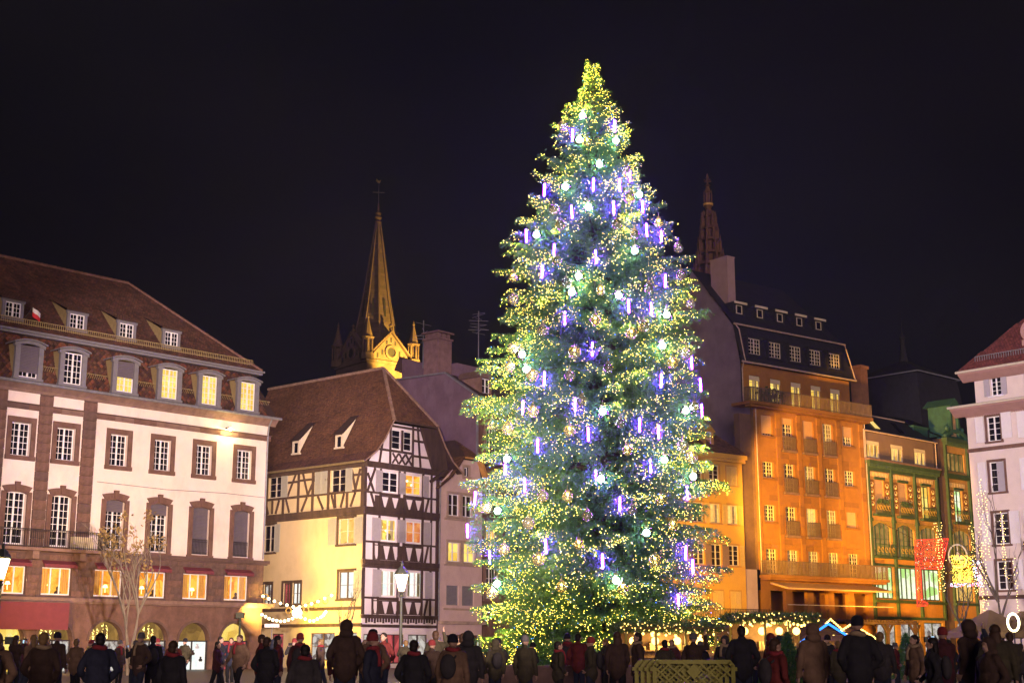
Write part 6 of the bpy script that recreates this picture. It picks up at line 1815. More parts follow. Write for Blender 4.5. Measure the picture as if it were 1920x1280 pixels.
floodlight('added_mast_flood', 'added unseen floodlight mast behind the viewer aimed at the shuttered building', (-10.0, -8.0, 5.0), (34.0, 92.0, 13.0), 380000, (1.0, 0.83, 0.82), 15, 0.6)
floodlight('added_stall_flood', 'added low sodium floodlight behind the stalls aimed at the ironwork building', (27.0, 92.0, 1.7), (34.5, 113.0, 9.5), 24000, SOD, 78, 0.5)  # lamp added low behind the stalls to light the ironwork facade
floodlight('alley_floodlight', 'yellow floodlight in the alley aimed at the timbered house side wall', (-17.5, 91.0, 3.2), tuple(MBm @ Vector((0, 4.5, 4.6))), 6800, (1.0, 0.66, 0.12), 105, 0.9)

floodlight('added_arcade_flood', 'added low warm floodlight in the crowd aimed at the arcade shops', (-24.0, 68.0, 1.5), (-21.0, 88.0, 2.6), 7000, (1.0, 0.58, 0.16), 100, 0.9)  # lamp added among the people to warm the arcade front
# strings of bulbs and round lantern between the two left buildings
sl_ = thing('string_lights', 'two sagging strings of warm bulbs with golden wreaths between the left buildings', 'string lights', (0, 0, 0))
bulb_me = MB().ball((0, 0, 0), 0.10, 8, 6)
wire, bl = MB(), MB()
for pts_ in (((488, 1112), (520, 1126), (556, 1136), (590, 1127), (628, 1110)), ((488, 1147), (508, 1158), (530, 1162), (552, 1155)), ((560, 1152), (585, 1162), (605, 1152), (612, 1142))):
    q = [at(x, y, 84) for x, y in pts_]
    wire.tube(q, 0.015, 4)
    for i in range(len(q) - 1):
        for k in range(3):
            c = q[i].lerp(q[i + 1], (k + 0.5) / 3)
            bl.ball((c.x, c.y, c.z - 0.08), 0.085, 6, 5)
build('wire', wire, iron, sl_)
build('bulbs', bl, glow('string_bulb', (1.0, 0.80, 0.40), 9.0), sl_)['kind'] = 'stuff'
wr = MB()
for x, y in ((541, 1144), (574, 1143), (592, 1134), (610, 1126), (498, 1118)):
    c = at(x, y, 84)
    wr.tube([(c.x + 0.16 * math.cos(t), c.y, c.z + 0.16 * math.sin(t)) for t in np.linspace(0, 6.28, 11)], 0.035, 5)
build('wreath', wr, gold_paint, sl_)['kind'] = 'stuff'
c = at(557, 1148, 84)
gl = thing('round_lantern', 'glowing round white lantern hanging between the bulb strings', 'lantern', c)
build('globe', MB().ball((0, 0, 0), 0.30, 14, 10), glow('lantern_white', (1.0, 0.90, 0.66), 5.0), gl, smooth=True)
build('cord', MB().tube([(0, 0, 0.3), (0, 0, 0.9)], 0.015, 4), iron, gl)
l = bpy.data.lights.new('round_lantern', 'POINT'); l.energy = 500; l.color = (1.0, 0.72, 0.22); l.shadow_soft_size = 0.3
lo = bpy.data.objects.new('lamp_light', l); lo.parent = gl; lo.location = (0, 0, 0); col.objects.link(lo)
c = at(510, 1172, 80)
sg_ = thing('street_sign', 'small white street-name plate on a pole before the yellow side wall', 'sign', (c.x, c.y, 0))
build('plate', MB().box(-0.42, 0.42, -0.02, 0.02, c.z - 0.1, c.z + 0.1), white_paint, sg_)
build('pole', MB().tube([(0, 0.03, 0), (0, 0.03, c.z + 0.15)], 0.03, 6), zinc, sg_)

# ================================================================== bare street trees
leaf_tan = surf('leaf_tan', (0.30, 0.19, 0.06), 0.8, 0.3, 4, 0.1)


def bare_tree(label, p, h, mat, seed, spread=1.0, leaves=0, stems=1, lights=0, red=False):
    rnd = random.Random(seed)
    t = thing('street_tree', label, 'tree', (p[0], p[1], 0))
    b = MB(); tips_ = []

    def grow(p0, d, L, r, lev):
        n = 4
        q = [p0]
        for i in range(n):
            d = (d + Vector((rnd.uniform(-.16, .16), rnd.uniform(-.16, .16), rnd.uniform(-.02, .14)))).normalized()
            q.append(q[-1] + d * L / n)
        b.tube(q, [max(0.006, r * (1 - 0.16 * i)) for i in range(n + 1)], 6 if lev < 2 else 4, cap=False)
        if lev >= 4 or r < 0.008:
            tips_.append(q[-1]); return
        for k in range(rnd.choice((2, 3)) if lev else 4):
            a = rnd.uniform(0, 6.28)
            s = rnd.uniform(0.35, 0.75) * spread
            nd_ = (d + Vector((math.cos(a) * s, math.sin(a) * s, rnd.uniform(0.0, 0.25)))).normalized()
            grow(q[rnd.choice((2, 3, 4))] if lev else q[rnd.choice((3, 4))], nd_, L * rnd.uniform(0.55, 0.8), r * 0.52, lev + 1)
    for s in range(stems):
        grow(Vector((s * 0.18, 0, 0)), Vector((0.05 * s, 0, 1)), h * 0.42, 0.035 * h ** 0.62, 0)
    build('trunk', b, mat, t)
    if leaves:
        lv = MB()
        for q in tips_:
            if rnd.random() < leaves:
                for k in range(26):
                    c_ = q + Vector((rnd.gauss(0, .17), rnd.gauss(0, .17), rnd.gauss(0, .15)))
                    u = Vector((rnd.uniform(-1, 1), rnd.uniform(-1, 1), rnd.uniform(-1, 1))).normalized() * 0.10
                    w = u.cross(Vector((rnd.uniform(-1, 1), rnd.uniform(-1, 1), 0.3))).normalized() * 0.05
                    lv.add([c_ - u, c_ + w, c_ + u, c_ - w], [(0, 1, 2, 3)])
        build('crown', lv, leaf_tan, t)['kind'] = 'stuff'
    if lights:
        P = np.array([tuple(q) for q in tips_])
        S_ = []
        for k in range(lights):
            q = P[rnd.randrange(len(P))]
            n = 26
            for i in range(n):
                S_.append(q + np.array((rnd.gauss(0, .05), rnd.gauss(0, .05), -i * 0.13 + rnd.gauss(0, .02))))
        S_ = np.array(S_); S_ = S_[S_[:, 2] > 1.5]
        bulbs('fairy_lights', np.ones(len(S_), bool), MATS.get('strand_bulb') or glow('strand_bulb', (1.0, 0.62, 0.16), 7.0), t, S_, np.full(len(S_), 0.020))
    return t


p = at(240, 1245, 70); bare_tree('slim pale-barked street tree with tan seed heads before the arcade', p, 7.2, bark_pale, 3, 0.85, 0.16, 2)
p = at(640, 1240, 74); bare_tree('small dark bare tree in front of the yellow side wall', p, 4.6, bark, 8, 0.6)
p = at(1818, 1240, 70); bare_tree('bare dark tree below the golden gift-box light', p, 5.6, bark, 12, 0.9)
p = at(1888, 1240, 68); bare_tree('bare tree hung with long strands of fairy lights by the white building', p, 8.4, bark, 17, 0.85, 0, 1, 15)

# ================================================================== hanging light figures before the ironwork building
c = at(1742, 1010, 92)
rp = thing('red_light_curtain', 'bright red light curtain shaped like a hatchet, hanging before the ironwork building', 'light curtain', (c.x, c.y, 0))
outl = [(1715, 1012), (1778, 1009), (1766, 1066), (1726, 1065), (1729, 1125), (1740, 1130), (1738, 1135), (1720, 1136)]
W_ = [at(x, y, 92) for x, y in outl]
fr = MB()
for i in range(len(W_)):
    a, b_ = W_[i - 1], W_[i]
    fr.tube([(a.x - c.x, 0, a.z), (b_.x - c.x, 0, b_.z)], 0.03, 5)
build('frame', fr, glow('red_tube', (1.0, 0.06, 0.03), 1.4), rp)
P2 = np.array([(q.x - c.x, q.z) for q in W_])


def in_poly(x, y, P):
    r = False
    for i in range(len(P)):
        (x0, y0), (x1, y1) = P[i - 1], P[i]
        if (y < y0) != (y < y1) and x < (x1 - x0) * (y - y0) / (y1 - y0) + x0: r = not r
    return r


S_ = []; net = MB()
x0, x1, z0, z1 = P2[:, 0].min(), P2[:, 0].max(), P2[:, 1].min(), P2[:, 1].max()
x = x0
while x < x1:
    z = z0
    while z < z1:
        xx, zz = x + random.gauss(0, .012), z + random.gauss(0, .012)
        if in_poly(xx, zz, P2): S_.append((xx, random.gauss(0, .03), zz))
        z += 0.085
    x += 0.08
S_ = np.array(S_)
hu = RNG.random(len(S_))
for nm, msk, cc_, st in (('red', hu < 0.75, (1.0, 0.045, 0.02), 2.6), ('orange', (hu >= 0.75) & (hu < 0.95), (1.0, 0.16, 0.03), 3.2), ('white', hu >= 0.95, (1.0, 0.5, 0.4), 4.0)):
    bulbs('fairy_lights', msk, glow('curtain_' + nm, cc_, st), rp, S_, np.full(len(S_), 0.027))
wb = MB()
xx = x0
while xx < x1:
    zs_ = [z for z in np.linspace(z0, z1, 60) if in_poly(xx, z, P2)]
    if len(zs_) > 2: wb.box(xx - 0.006, xx + 0.006, 0.03, 0.042, min(zs_), max(zs_))
    xx += 0.058
build('net', wb, surf('red_cable', (0.25, 0.02, 0.015), 0.6), rp)['kind'] = 'stuff'
build('suspension_cable', MB().tube([(x0, 0, z1), (x0 - 1.0, 3.0, z1 + 1.2)], 0.02, 4).tube([(x1, 0, z1), (x1 + 1.0, 3.0, z1 + 1.2)], 0.02, 4), iron, rp)
c = at(1807, 1070, 90)
gb_ = thing('gift_box_light', 'glittering golden gift box light figure with white and pink side, hanging', 'light figure', c)
S_ = np.stack([RNG.uniform(-0.75, 0.55, 520), RNG.normal(0, 0.25, 520), RNG.uniform(-0.75, 1.0, 520)], 1)
bulbs('fairy_lights', np.ones(520, bool), glow('gift_gold', (1.0, 0.62, 0.06), 6.0), gb_, S_, np.full(520, 0.026))
S_ = np.stack([RNG.uniform(-0.9, 1.1, 200), RNG.normal(0, 0.1, 200), np.where(RNG.random(200) < 0.5, RNG.uniform(-1.0, -0.75, 200), RNG.uniform(-0.8, 0.7, 200))], 1)
S_[:, 0] = np.where(S_[:, 2] > -0.75, RNG.uniform(0.6, 1.1, 200), S_[:, 0])
bulbs('fairy_lights', RNG.random(200) < 0.8, glow('gift_white', (0.7, 0.75, 1.0), 3.5), gb_, S_, np.full(200, 0.032))
bulbs('fairy_lights', RNG.random(200) < 0.2, glow('gift_pink', (1.0, 0.15, 0.3), 5.0), gb_, S_, np.full(200, 0.045))
build('frame', MB().box(-0.8, 0.6, -0.02, 0.02, -0.8, -0.76).box(-0.8, 0.6, -0.02, 0.02, 1.0, 1.04).box(-0.8, -0.76, -0.02, 0.02, -0.76, 1.0).box(0.56, 0.6, -0.02, 0.02, -0.76, 1.0).tube([(-0.1, 0, 1.04), (-0.1, 0, 4.0)], 0.015, 4), iron, gb_)
c = at(1796, 1042, 91)
rl_ = thing('ring_lamp', 'pale hanging metal ring with a small bell lamp above the golden gift box', 'lamp', c)
build('ring', MB().tube([(0.6 * math.cos(t), 0, 0.75 * math.sin(t)) for t in np.linspace(0, 6.2832, 25)], 0.05, 6), cream_paint, rl_)
build('bell', MB().lathe([(0.36, -0.25), (0.3, -0.1), (0.1, 0.1), (0.03, 0.3), (0.02, 0.7)], 10), cream_paint, rl_)
build('cable', MB().tube([(0, 0, 0.75), (0, 0, 3.5)], 0.015, 4), iron, rl_)

# ================================================================== market in the lower right
fir_dark = surf('fir_branch', (0.10, 0.16, 0.05), 0.8, 0.35, 2, 0.1)
wood = surf('market_wood', (0.22, 0.115, 0.05), 0.8, 0.3, 2.5, 0.2)
yellow_post = surf('yellow_post', (0.42, 0.33, 0.05), 0.6, 0.15, 3)
market_bulb = glow('market_bulb', (1.0, 0.62, 0.14), 5.0)


def sprigs(n, box, mat_name, L=0.22, seed=0):
    g_ = np.random.default_rng(seed)
    (x0, x1), (y0, y1), (z0, z1) = box
    P = np.stack([g_.uniform(x0, x1, n), g_.uniform(y0, y1, n), g_.uniform(z0, z1, n)], 1)
    D = g_.normal(size=(n, 3)); D /= np.linalg.norm(D, axis=1, keepdims=True)
    Wd = np.cross(D, g_.normal(size=(n, 3))); Wd /= np.linalg.norm(Wd, axis=1, keepdims=True)
    V = np.stack([P - Wd * 0.018, P + Wd * 0.018, P + D * L], 1).reshape(-1, 3)
    b = MB(); b.v = [tuple(v) for v in V]; b.f = [(3 * i, 3 * i + 1, 3 * i + 2) for i in range(n)]
    return b


def kiosk(label, p, w, d, h, seed, nl):
    t = thing('market_kiosk', label, 'kiosk', (p[0], p[1], 0), R(6), 'fir-roofed market kiosks')
    for x in (-w / 2, -w / 6, w / 6, w / 2):
        for y in (-d / 2, d / 2):
            build('post', MB().box(x - 0.04, x + 0.04, y - 0.04, y + 0.04, 0, h), yellow_post, t)
    build('roof_frame', MB().box(-w / 2 - 0.25, w / 2 + 0.25, -d / 2 - 0.25, d / 2 + 0.25, h, h + 0.08), wood, t)
    build('fir_garland', sprigs(7000, ((-w / 2 - 0.35, w / 2 + 0.35), (-d / 2 - 0.4, d / 2 + 0.3), (h - 0.08, h + 0.22)), '', 0.22, seed), fir_dark, t)['kind'] = 'stuff'
    lb = MB(); rr = random.Random(seed)
    for k in range(nl):
        lb.ball((rr.uniform(-w / 2, w / 2), rr.uniform(-d / 2, d / 2), h - rr.uniform(0.05, 0.25)), 0.06, 6, 5)
    for k in range(4):
        lb.ball((-w / 2 + (k + 0.5) * w / 4, 0, h - 0.45), 0.16, 10, 8)
    for k in range(70):  # extra bulbs added along the garland to light it
        lb.ball((rr.uniform(-w / 2 - 0.3, w / 2 + 0.3), rr.uniform(-d / 2 - 0.42, -d / 2 + 0.2), h + rr.uniform(-0.06, 0.24)), 0.026, 5, 4)
    build('bulbs', lb, market_bulb, t)['kind'] = 'stuff'
    build('counter', MB().box(-w / 2, w / 2, -d / 2 + 0.05, -d / 2 + 0.55, 0.0, 0.95), wood, t)
    build('back_shelf', MB().box(-w / 2 + 0.05, w / 2 - 0.05, d / 2 - 0.1, d / 2 - 0.05, 0.0, h - 0.1).box(-w / 2 + 0.1, w / 2 - 0.1, d / 2 - 0.4, d / 2 - 0.1, 1.2, 1.25), wood, t)
    gd = MB()
    for k in range(26):
        x = rr.uniform(-w / 2 + 0.15, w / 2 - 0.15); hh = rr.uniform(0.12, 0.35)
        gd.box(x - 0.07, x + 0.07, d / 2 - 0.35, d / 2 - 0.15, 1.25, 1.25 + hh)
    build('goods', gd, tile_cream, t)['kind'] = 'stuff'
    l = bpy.data.lights.new('kiosk', 'POINT'); l.energy = 110; l.color = (1.0, 0.74, 0.25); l.shadow_soft_size = 0.2
    lo = bpy.data.objects.new('lamp_light', l); lo.parent = t; lo.location = (0, 0, h - 0.5); col.objects.link(lo)


p = at(1250, 1240, 57); kiosk('low kiosk roofed with fir branches under the right of the Christmas tree', p, 3.6, 1.8, 2.05, 31, 26)
p = at(1447, 1240, 58); kiosk('bright kiosk with fir-branch roof in front of the orange building', p, 2.9, 1.8, 2.45, 32, 34)


def chalet(label, p, w, d, h, rise, rz_, roof_m, bulb_m, seed, n=26):
    t = thing('market_chalet', label, 'market stall', (p[0], p[1], 0), rz_, 'market chalets')
    for k in range(7):
        z0 = 0.95 + (h - 0.95) * 0
    build('counter', MB().box(-w / 2, w / 2, -d / 2, -d / 2 + 0.4, 0, 0.95), wood, t)
    build('side_wall', MB().box(-w / 2, -w / 2 + 0.08, -d / 2, d / 2, 0, h), wood, t)
    build('side_wall', MB().box(w / 2 - 0.08, w / 2, -d / 2, d / 2, 0, h), wood, t)
    build('back_wall', MB().box(-w / 2 + 0.08, w / 2 - 0.08, d / 2 - 0.08, d / 2, 0, h), wood, t)
    nb_ = 5
    for k in range(nb_):
        z0 = h + rise * k / nb_; z1 = h + rise * (k + 1) / nb_ - 0.02
        f0 = w / 2 * (1 - k / nb_); f1 = w / 2 * (1 - (k + 1) / nb_)
        build('gable_plank', MB().prism([(-f0, z0), (f0, z0), (max(f1, 0.02), z1), (-max(f1, 0.02), z1)], -d / 2 - 0.01 * (k % 2), -d / 2 + 0.06), wood, t)
    ov = 0.3
    for s in (-1, 1):
        build('roof', MB().prism([(s * (w / 2 + ov), h - ov * rise / (w / 2)), (0, h + rise), (0, h + rise + 0.1), (s * (w / 2 + ov), h - ov * rise / (w / 2) + 0.1)], -d / 2 - 0.35, d / 2 + 0.3), roof_m, t)
    lb = MB()
    for k in range(n + 1):
        u = -1 + 2 * k / n
        lb.ball((u * (w / 2 + ov), -d / 2 - 0.4, h + rise + 0.08 - abs(u) * (rise + ov * rise / (w / 2))), 0.055, 6, 5)
    build('bulbs', lb, bulb_m, t)['kind'] = 'stuff'
    gd = MB(); rr = random.Random(seed)
    for k in range(16):
        x = rr.uniform(-w / 2 + 0.2, w / 2 - 0.2)
        gd.ball((x, -d / 2 + 0.2, 1.05 + rr.random() * 0.25), rr.uniform(0.06, 0.14), 6, 5)
    build('goods', gd, [awning_red, tile_cream, gold_paint][seed % 3], t)['kind'] = 'stuff'
    l = bpy.data.lights.new('chalet', 'POINT'); l.energy = 45; l.color = (1.0, 0.70, 0.25); l.shadow_soft_size = 0.15
    lo = bpy.data.objects.new('lamp_light', l); lo.parent = t; lo.location = (0, 0, h - 0.2); col.objects.link(lo)


tile_org = surf('chalet_roof_orange', (0.34, 0.13, 0.03), 0.8, 0.25, 3, 0.2)
tile_brn = surf('chalet_roof_brown', (0.13, 0.07, 0.045), 0.8, 0.25, 3, 0.2)
blue_b = glow('blue_bulb', (0.03, 0.22, 1.0), 2.6)
p = at(1346, 1240, 72); chalet('wooden chalet with bulb-lined gable just right of the Christmas tree', p, 2.6, 2.0, 1.75, 0.85, R(4), tile_brn, market_bulb, 41)
p = at(1408, 1240, 78); chalet('orange-roofed wooden chalet behind the bright fir kiosk', p, 3.2, 2.2, 1.75, 0.8, R(25), tile_org, market_bulb, 42)
p = at(1520, 1240, 84); chalet('brown-roofed chalet left of the blue-lit stall', p, 3.6, 2.4, 1.9, 1.0, R(40), tile_brn, market_bulb, 43)
p = at(1549, 1240, 70); chalet('stall with roof edge outlined in blue bulbs', p, 2.3, 1.8, 1.65, 0.75, R(-4), tile_brn, blue_b, 44, 60)
p = at(1598, 1240, 76); chalet('small stall with golden bulbs right of the blue-lit stall', p, 2.2, 1.8, 1.8, 0.7, R(-10), tile_brn, market_bulb, 45)
for px, Y, lb_ in ((1862, 62, 'brown canvas market tent nearest the ring light'), (1925, 64, 'brown canvas tent cut by the right photo edge')):
    p = at(px, 1240, Y)
    t = thing('market_tent', lb_, 'tent', (p.x, p.y, 0), R(20), 'canvas market tents')
    build('canvas', MB().lathe([(1.9, 1.75), (1.85, 2.0), (0.9, 2.5), (0.08, 2.95)], 4, (0, 0, 0), R(45)), surf('tent_canvas', (0.16, 0.10, 0.055), 0.85, 0.2, 2, 0.1) if 'tent_canvas' not in MATS else MATS['tent_canvas'], t)
    for sx in (-1, 1):
        for sy in (-1, 1):
            build('pole', MB().tube([(sx * 1.25, sy * 1.25, 0), (sx * 1.25, sy * 1.25, 1.85)], 0.04, 6), zinc, t)
c = at(1900, 1166, 60)
ro = thing('ring_light', 'oval glowing white-gold ring above the right-hand tents', 'light figure', c)
build('ring', MB().tube([(0.24 * math.cos(t), 0, 0.36 * math.sin(t)) for t in np.linspace(0, 6.2832, 25)], 0.045, 8), glow('ring_tube', (1.0, 0.85, 0.45), 7.0), ro)
build('stem', MB().tube([(0, 0, -0.38), (0, 0, -c.z)], 0.03, 6), iron, ro)
c = at(1322, 1169, 80)
bb = thing('blue_cabinet', 'bright blue cabinet box on a post beside the yellow house balcony', 'cabinet', (c.x, c.y, 0))
blue_paint = surf('blue_paint', (0.02, 0.16, 0.55), 0.5, 0.1, 3)
build('box', MB().box(-0.26, 0.26, -0.2, 0.2, c.z - 0.3, c.z + 0.28).box(-0.28, 0.28, -0.22, 0.22, c.z + 0.28, c.z + 0.32), blue_paint, bb)
build('post', MB().box(-0.05, 0.05, -0.05, 0.05, 0, c.z - 0.3), iron, bb)
c = at(1384, 1182, 66)
an = thing('branch_figure', 'white branching candelabra figure above the chalets', 'decoration', (c.x, c.y, 0))
bnch = MB().tube([(0, 0, 0), (0, 0, c.z + 0.35)], 0.035, 6)
for s in (-1, 1):
    bnch.tube([(0, 0, c.z - 0.05), (s * 0.2, 0, c.z + 0.02), (s * 0.32, 0, c.z + 0.22)], 0.03, 5).tube([(0, 0, c.z - 0.35), (s * 0.28, 0, c.z - 0.25), (s * 0.5, 0, c.z - 0.05)], 0.03, 5)
build('branches', bnch, white_paint, an)

# little firs round the market and at the foot of the big tree
fir_n = 0


def small_fir(label, p, h, w, seed):
    t = thing('small_fir', label, 'fir tree', (p[0], p[1], 0), 0, 'small firs of the market')
    build('trunk', MB().tube([(0, 0, 0), (0, 0, h)], [0.06, 0.01], 6), bark, t)
    g_ = np.random.default_rng(seed)
    n = 5200
    u = g_.random(n) ** 0.6; z = h * (1 - u) * 0.97 + 0.12; 
    lay = np.sin(z * 11 + 0.5) * 0.12 + 0.88
    rr = w / 2 * u * lay * g_.uniform(0.35, 1.0, n) ** 0.6; a = g_.uniform(0, 6.283, n)
    P = np.stack([rr * np.cos(a), rr * np.sin(a), z - 0.12 * rr], 1)
    D = np.stack([np.cos(a), np.sin(a), -0.1 + g_.normal(0, .5, n)], 1) + g_.normal(0, .5, (n, 3)); D /= np.linalg.norm(D, axis=1, keepdims=True)
    Wd = np.cross(D, g_.normal(size=(n, 3))); Wd /= np.linalg.norm(Wd, axis=1, keepdims=True)
    V = np.stack([P - Wd * 0.014, P + Wd * 0.014, P + D * 0.17], 1).reshape(-1, 3)
    b = MB(); b.v = [tuple(v) for v in V]; b.f = [(3 * i, 3 * i + 1, 3 * i + 2) for i in range(n)]
    build('crown', b, needle, t)['kind'] = 'stuff'


for i, (px, Y, h, w, lb_) in enumerate(((1478, 44, 1.75, 1.5, 'dark little fir in front of the bright fir kiosk'), (1062, 54, 1.7, 1.6, 'dark little fir at the foot of the big tree, middle'), (1105, 52, 1.5, 1.5, 'low dark fir right of the middle one at the big tree foot'),
                                        (985, 55, 1.5, 1.4, 'little fir left at the foot of the big tree'), (1700, 60, 1.9, 1.5, 'little fir between the crowd and ironwork building shop'), (1405, 52, 1.5, 1.1, 'little fir between the two chalets and the bright kiosk'))):
    p = at(px, 1240, Y); small_fir(lb_, p, h, w, 60 + i)
p = at(1045, 1240, 41)
wl2 = build('planter_wall', MB().box(-2.3, 2.3, -0.25, 0.25, 0, 0.74).box(-2.36, 2.36, -0.31, 0.31, 0.745, 0.82), ledge_stone, None, (p.x, p.y, 0), R(-2))
tag(wl2, 'long low stone planter wall at the foot of the Christmas tree', 'wall')

# ================================================================== stacked yellow-green crowd barriers
bar_m = surf('barrier_plastic', (0.30, 0.27, 0.008), 0.45, 0.12, 3, 0.05)
pb = at(1300, 1240, 27.4)
bf = MB()
bw_, z0, z1 = 1.58, 0.12, 1.09
for (a, b_) in (((-bw_ / 2 + 0.08, z0), (bw_ / 2 - 0.08, z0)), ((-bw_ / 2 + 0.08, z1 - 0.04), (bw_ / 2 - 0.08, z1 - 0.04)), ((-bw_ / 2 + 0.03, z0 + 0.06), (-bw_ / 2 + 0.03, z1 - 0.1)), ((bw_ / 2 - 0.03, z0 + 0.06), (bw_ / 2 - 0.03, z1 - 0.1))):
    bf.bar((a[0], 0, a[1]), (b_[0], 0, b_[1]), 0.075, 0.075)
for s in (-1, 1):
    bf.bar((s * (bw_ / 2 - 0.03), 0, z1 - 0.12), (s * (bw_ / 2 - 0.10), 0, z1 - 0.04), 0.075)
    bf.box(s * bw_ / 2 - 0.05, s * bw_ / 2 + 0.05, -0.03, 0.03, 0.88, 0.95).box(s * bw_ / 2 - 0.05, s * bw_ / 2 + 0.05, -0.03, 0.03, 0.5, 0.57)
bf.box(-0.6, -0.5, -0.25, 0.25, 0, 0.1).box(0.5, 0.6, -0.25, 0.25, 0, 0.1)
frame_me = bf.mesh('frame', bar_m)
ltm = MB()
for k in range(-2, 6):
    x = -bw_ / 2 + k * 0.32
    for s in (-1, 1):
        a = [x, z0 + 0.03]; e = [x + 0.98, z1 - 0.07]
        if s < 0: a[0], e[0] = -a[0], -e[0]
        lo_, hi = -bw_ / 2 + 0.06, bw_ / 2 - 0.06
        t0, t1 = 0.0, 1.0
        dx = e[0] - a[0]
        ts = sorted(((lo_ - a[0]) / dx, (hi - a[0]) / dx))
        t0, t1 = max(t0, ts[0]), min(t1, ts[1])
        if t1 - t0 < 0.06: continue
        ltm.bar((a[0] + dx * t0, 0.012 * s, a[1] + (e[1] - a[1]) * t0), (a[0] + dx * t1, 0.012 * s, a[1] + (e[1] - a[1]) * t1), 0.035, 0.03, (0, 1, 0))
lat_me = ltm.mesh('lattice', bar_m)
dia_me = MB().prism([(0, 0.72), (0.14, 0.87), (0, 1.02), (-0.14, 0.87)], -0.035, -0.005).mesh('diamond_plate', bar_m)
LB = ['front panel of the stacked yellow-green crowd barriers', 'second panel of the stacked yellow-green crowd barriers', 'third panel of the stacked yellow-green crowd barriers', 'rear panel of the stacked yellow-green crowd barriers']
for k in range(4):
    t = thing('crowd_barrier', LB[k], 'barrier', (pb.x - 0.10 * k, pb.y + 0.16 * k, 0), R(2), 'stacked crowd barriers')
    put('frame', frame_me, t); put('lattice', lat_me, t); put('diamond_plate', dia_me, t)

# ================================================================== the crowd
def capsule(b, p0, p1, r0, r1, n=10):
    p0, p1 = Vector(p0), Vector(p1)
    d = p1 - p0
    L = d.length
    t = d / max(L, 1e-6)
    pts_, rs = [], []
    for k in range(4):
        a = math.pi / 2 * k / 4
        pts_.append(p0 - t * r0 * math.cos(a)); rs.append(max(0.002, r0 * math.sin(a)))
    pts_.append(p0); rs.append(r0); pts_.append(p1); rs.append(r1)
    for k in range(1, 5):
        a = math.pi / 2 * k / 4
        pts_.append(p1 + t * r1 * math.sin(a)); rs.append(max(0.002, r1 * math.cos(a)))
    b.tube(pts_, rs, n)


def ell(b, c, r, n=14, m=10):
    V = [(c[0] + r[0] * math.sin(math.pi * i / m) * math.cos(2 * math.pi * k / n), c[1] + r[1] * math.sin(math.pi * i / m) * math.sin(2 * math.pi * k / n), c[2] - r[2] * math.cos(math.pi * i / m)) for i in range(m + 1) for k in range(n)]
    V = [(x if i not in () else x, y, z) for i, (x, y, z) in enumerate(V)]
    F = [(i * n + k, i * n + (k + 1) % n, (i + 1) * n + (k + 1) % n, (i + 1) * n + k) for i in range(m) for k in range(n)]
    b.add(V, F)


def fuse(name, b, vox, mat, smooth=2):
    """one continuous skin from overlapping volumes"""
    me = b.mesh(name + '_src', mat)
    o = bpy.data.objects.new(name + '_src', me); col.objects.link(o)
    md = o.modifiers.new('r', 'REMESH'); md.mode = 'VOXEL'; md.voxel_size = vox; md.use_smooth_shade = True
    ms = o.modifiers.new('s', 'SMOOTH'); ms.iterations = smooth; ms.factor = 0.5
    dg = bpy.context.evaluated_depsgraph_get()
    out = bpy.data.meshes.new_from_object(o.evaluated_get(dg))
    out.name = name
    if name in ('coat', 'trousers'):
        n_v = len(out.vertices)
        co = np.empty(n_v * 3); out.vertices.foreach_get('co', co); co = co.reshape(-1, 3)
        no = np.empty(n_v * 3); out.vertex_normals.foreach_get('vector', no); no = no.reshape(-1, 3)
        fold = np.sin(co[:, 2] * 26 + 3 * np.sin(co[:, 0] * 9 + co[:, 1] * 7)) * 0.5 + np.sin(co[:, 2] * 11 + co[:, 0] * 17) * 0.5 + np.sin(co[:, 0] * 31 + co[:, 1] * 23 + co[:, 2] * 5) * 0.5
        co += no * (fold * 0.0075)[:, None]
        out.vertices.foreach_set('co', co.reshape(-1))
    bpy.data.objects.remove(o)
    if not out.materials: out.materials.append(mat)
    return out


skin = surf('skin', (0.45, 0.27, 0.19), 0.55, 0.06, 6, 0.02)
hair_m = [surf('hair_dark', (0.018, 0.012, 0.009), 0.6, 0.3, 8, 0.3), surf('hair_brown', (0.06, 0.03, 0.015), 0.6, 0.3, 8, 0.3), surf('hair_blond', (0.22, 0.13, 0.05), 0.6, 0.3, 8, 0.3)]
COATS = {'black': (0.020, 0.018, 0.020), 'dark brown': (0.060, 0.034, 0.023), 'navy': (0.024, 0.026, 0.045), 'dark red': (0.14, 0.022, 0.018), 'olive': (0.055, 0.045, 0.024), 'charcoal': (0.042, 0.036, 0.036), 'tan': (0.17, 0.10, 0.06), 'maroon': (0.075, 0.020, 0.022)}
coat_m = {k: surf('coat_' + k.replace(' ', '_'), v, 0.85, 0.3, 5, 0.6, bscale=11) for k, v in COATS.items()}
hat_m = {'black knit hat': surf('hat_black', (0.014, 0.012, 0.018), 0.9, 0.2, 20, 0.3), 'grey knit hat': surf('hat_grey', (0.12, 0.11, 0.11), 0.9, 0.2, 20, 0.3), 'red knit hat': surf('hat_red', (0.22, 0.03, 0.03), 0.9, 0.2, 20, 0.3)}
trouser_m = [surf('denim', (0.022, 0.026, 0.045), 0.85, 0.2, 6, 0.1), surf('trouser_black', (0.014, 0.013, 0.014), 0.85, 0.2, 6, 0.1)]
scarf_m = [surf('scarf_red', (0.26, 0.03, 0.035), 0.9, 0.2, 9, 0.2), surf('scarf_beige', (0.34, 0.24, 0.14), 0.9, 0.2, 9, 0.2)]

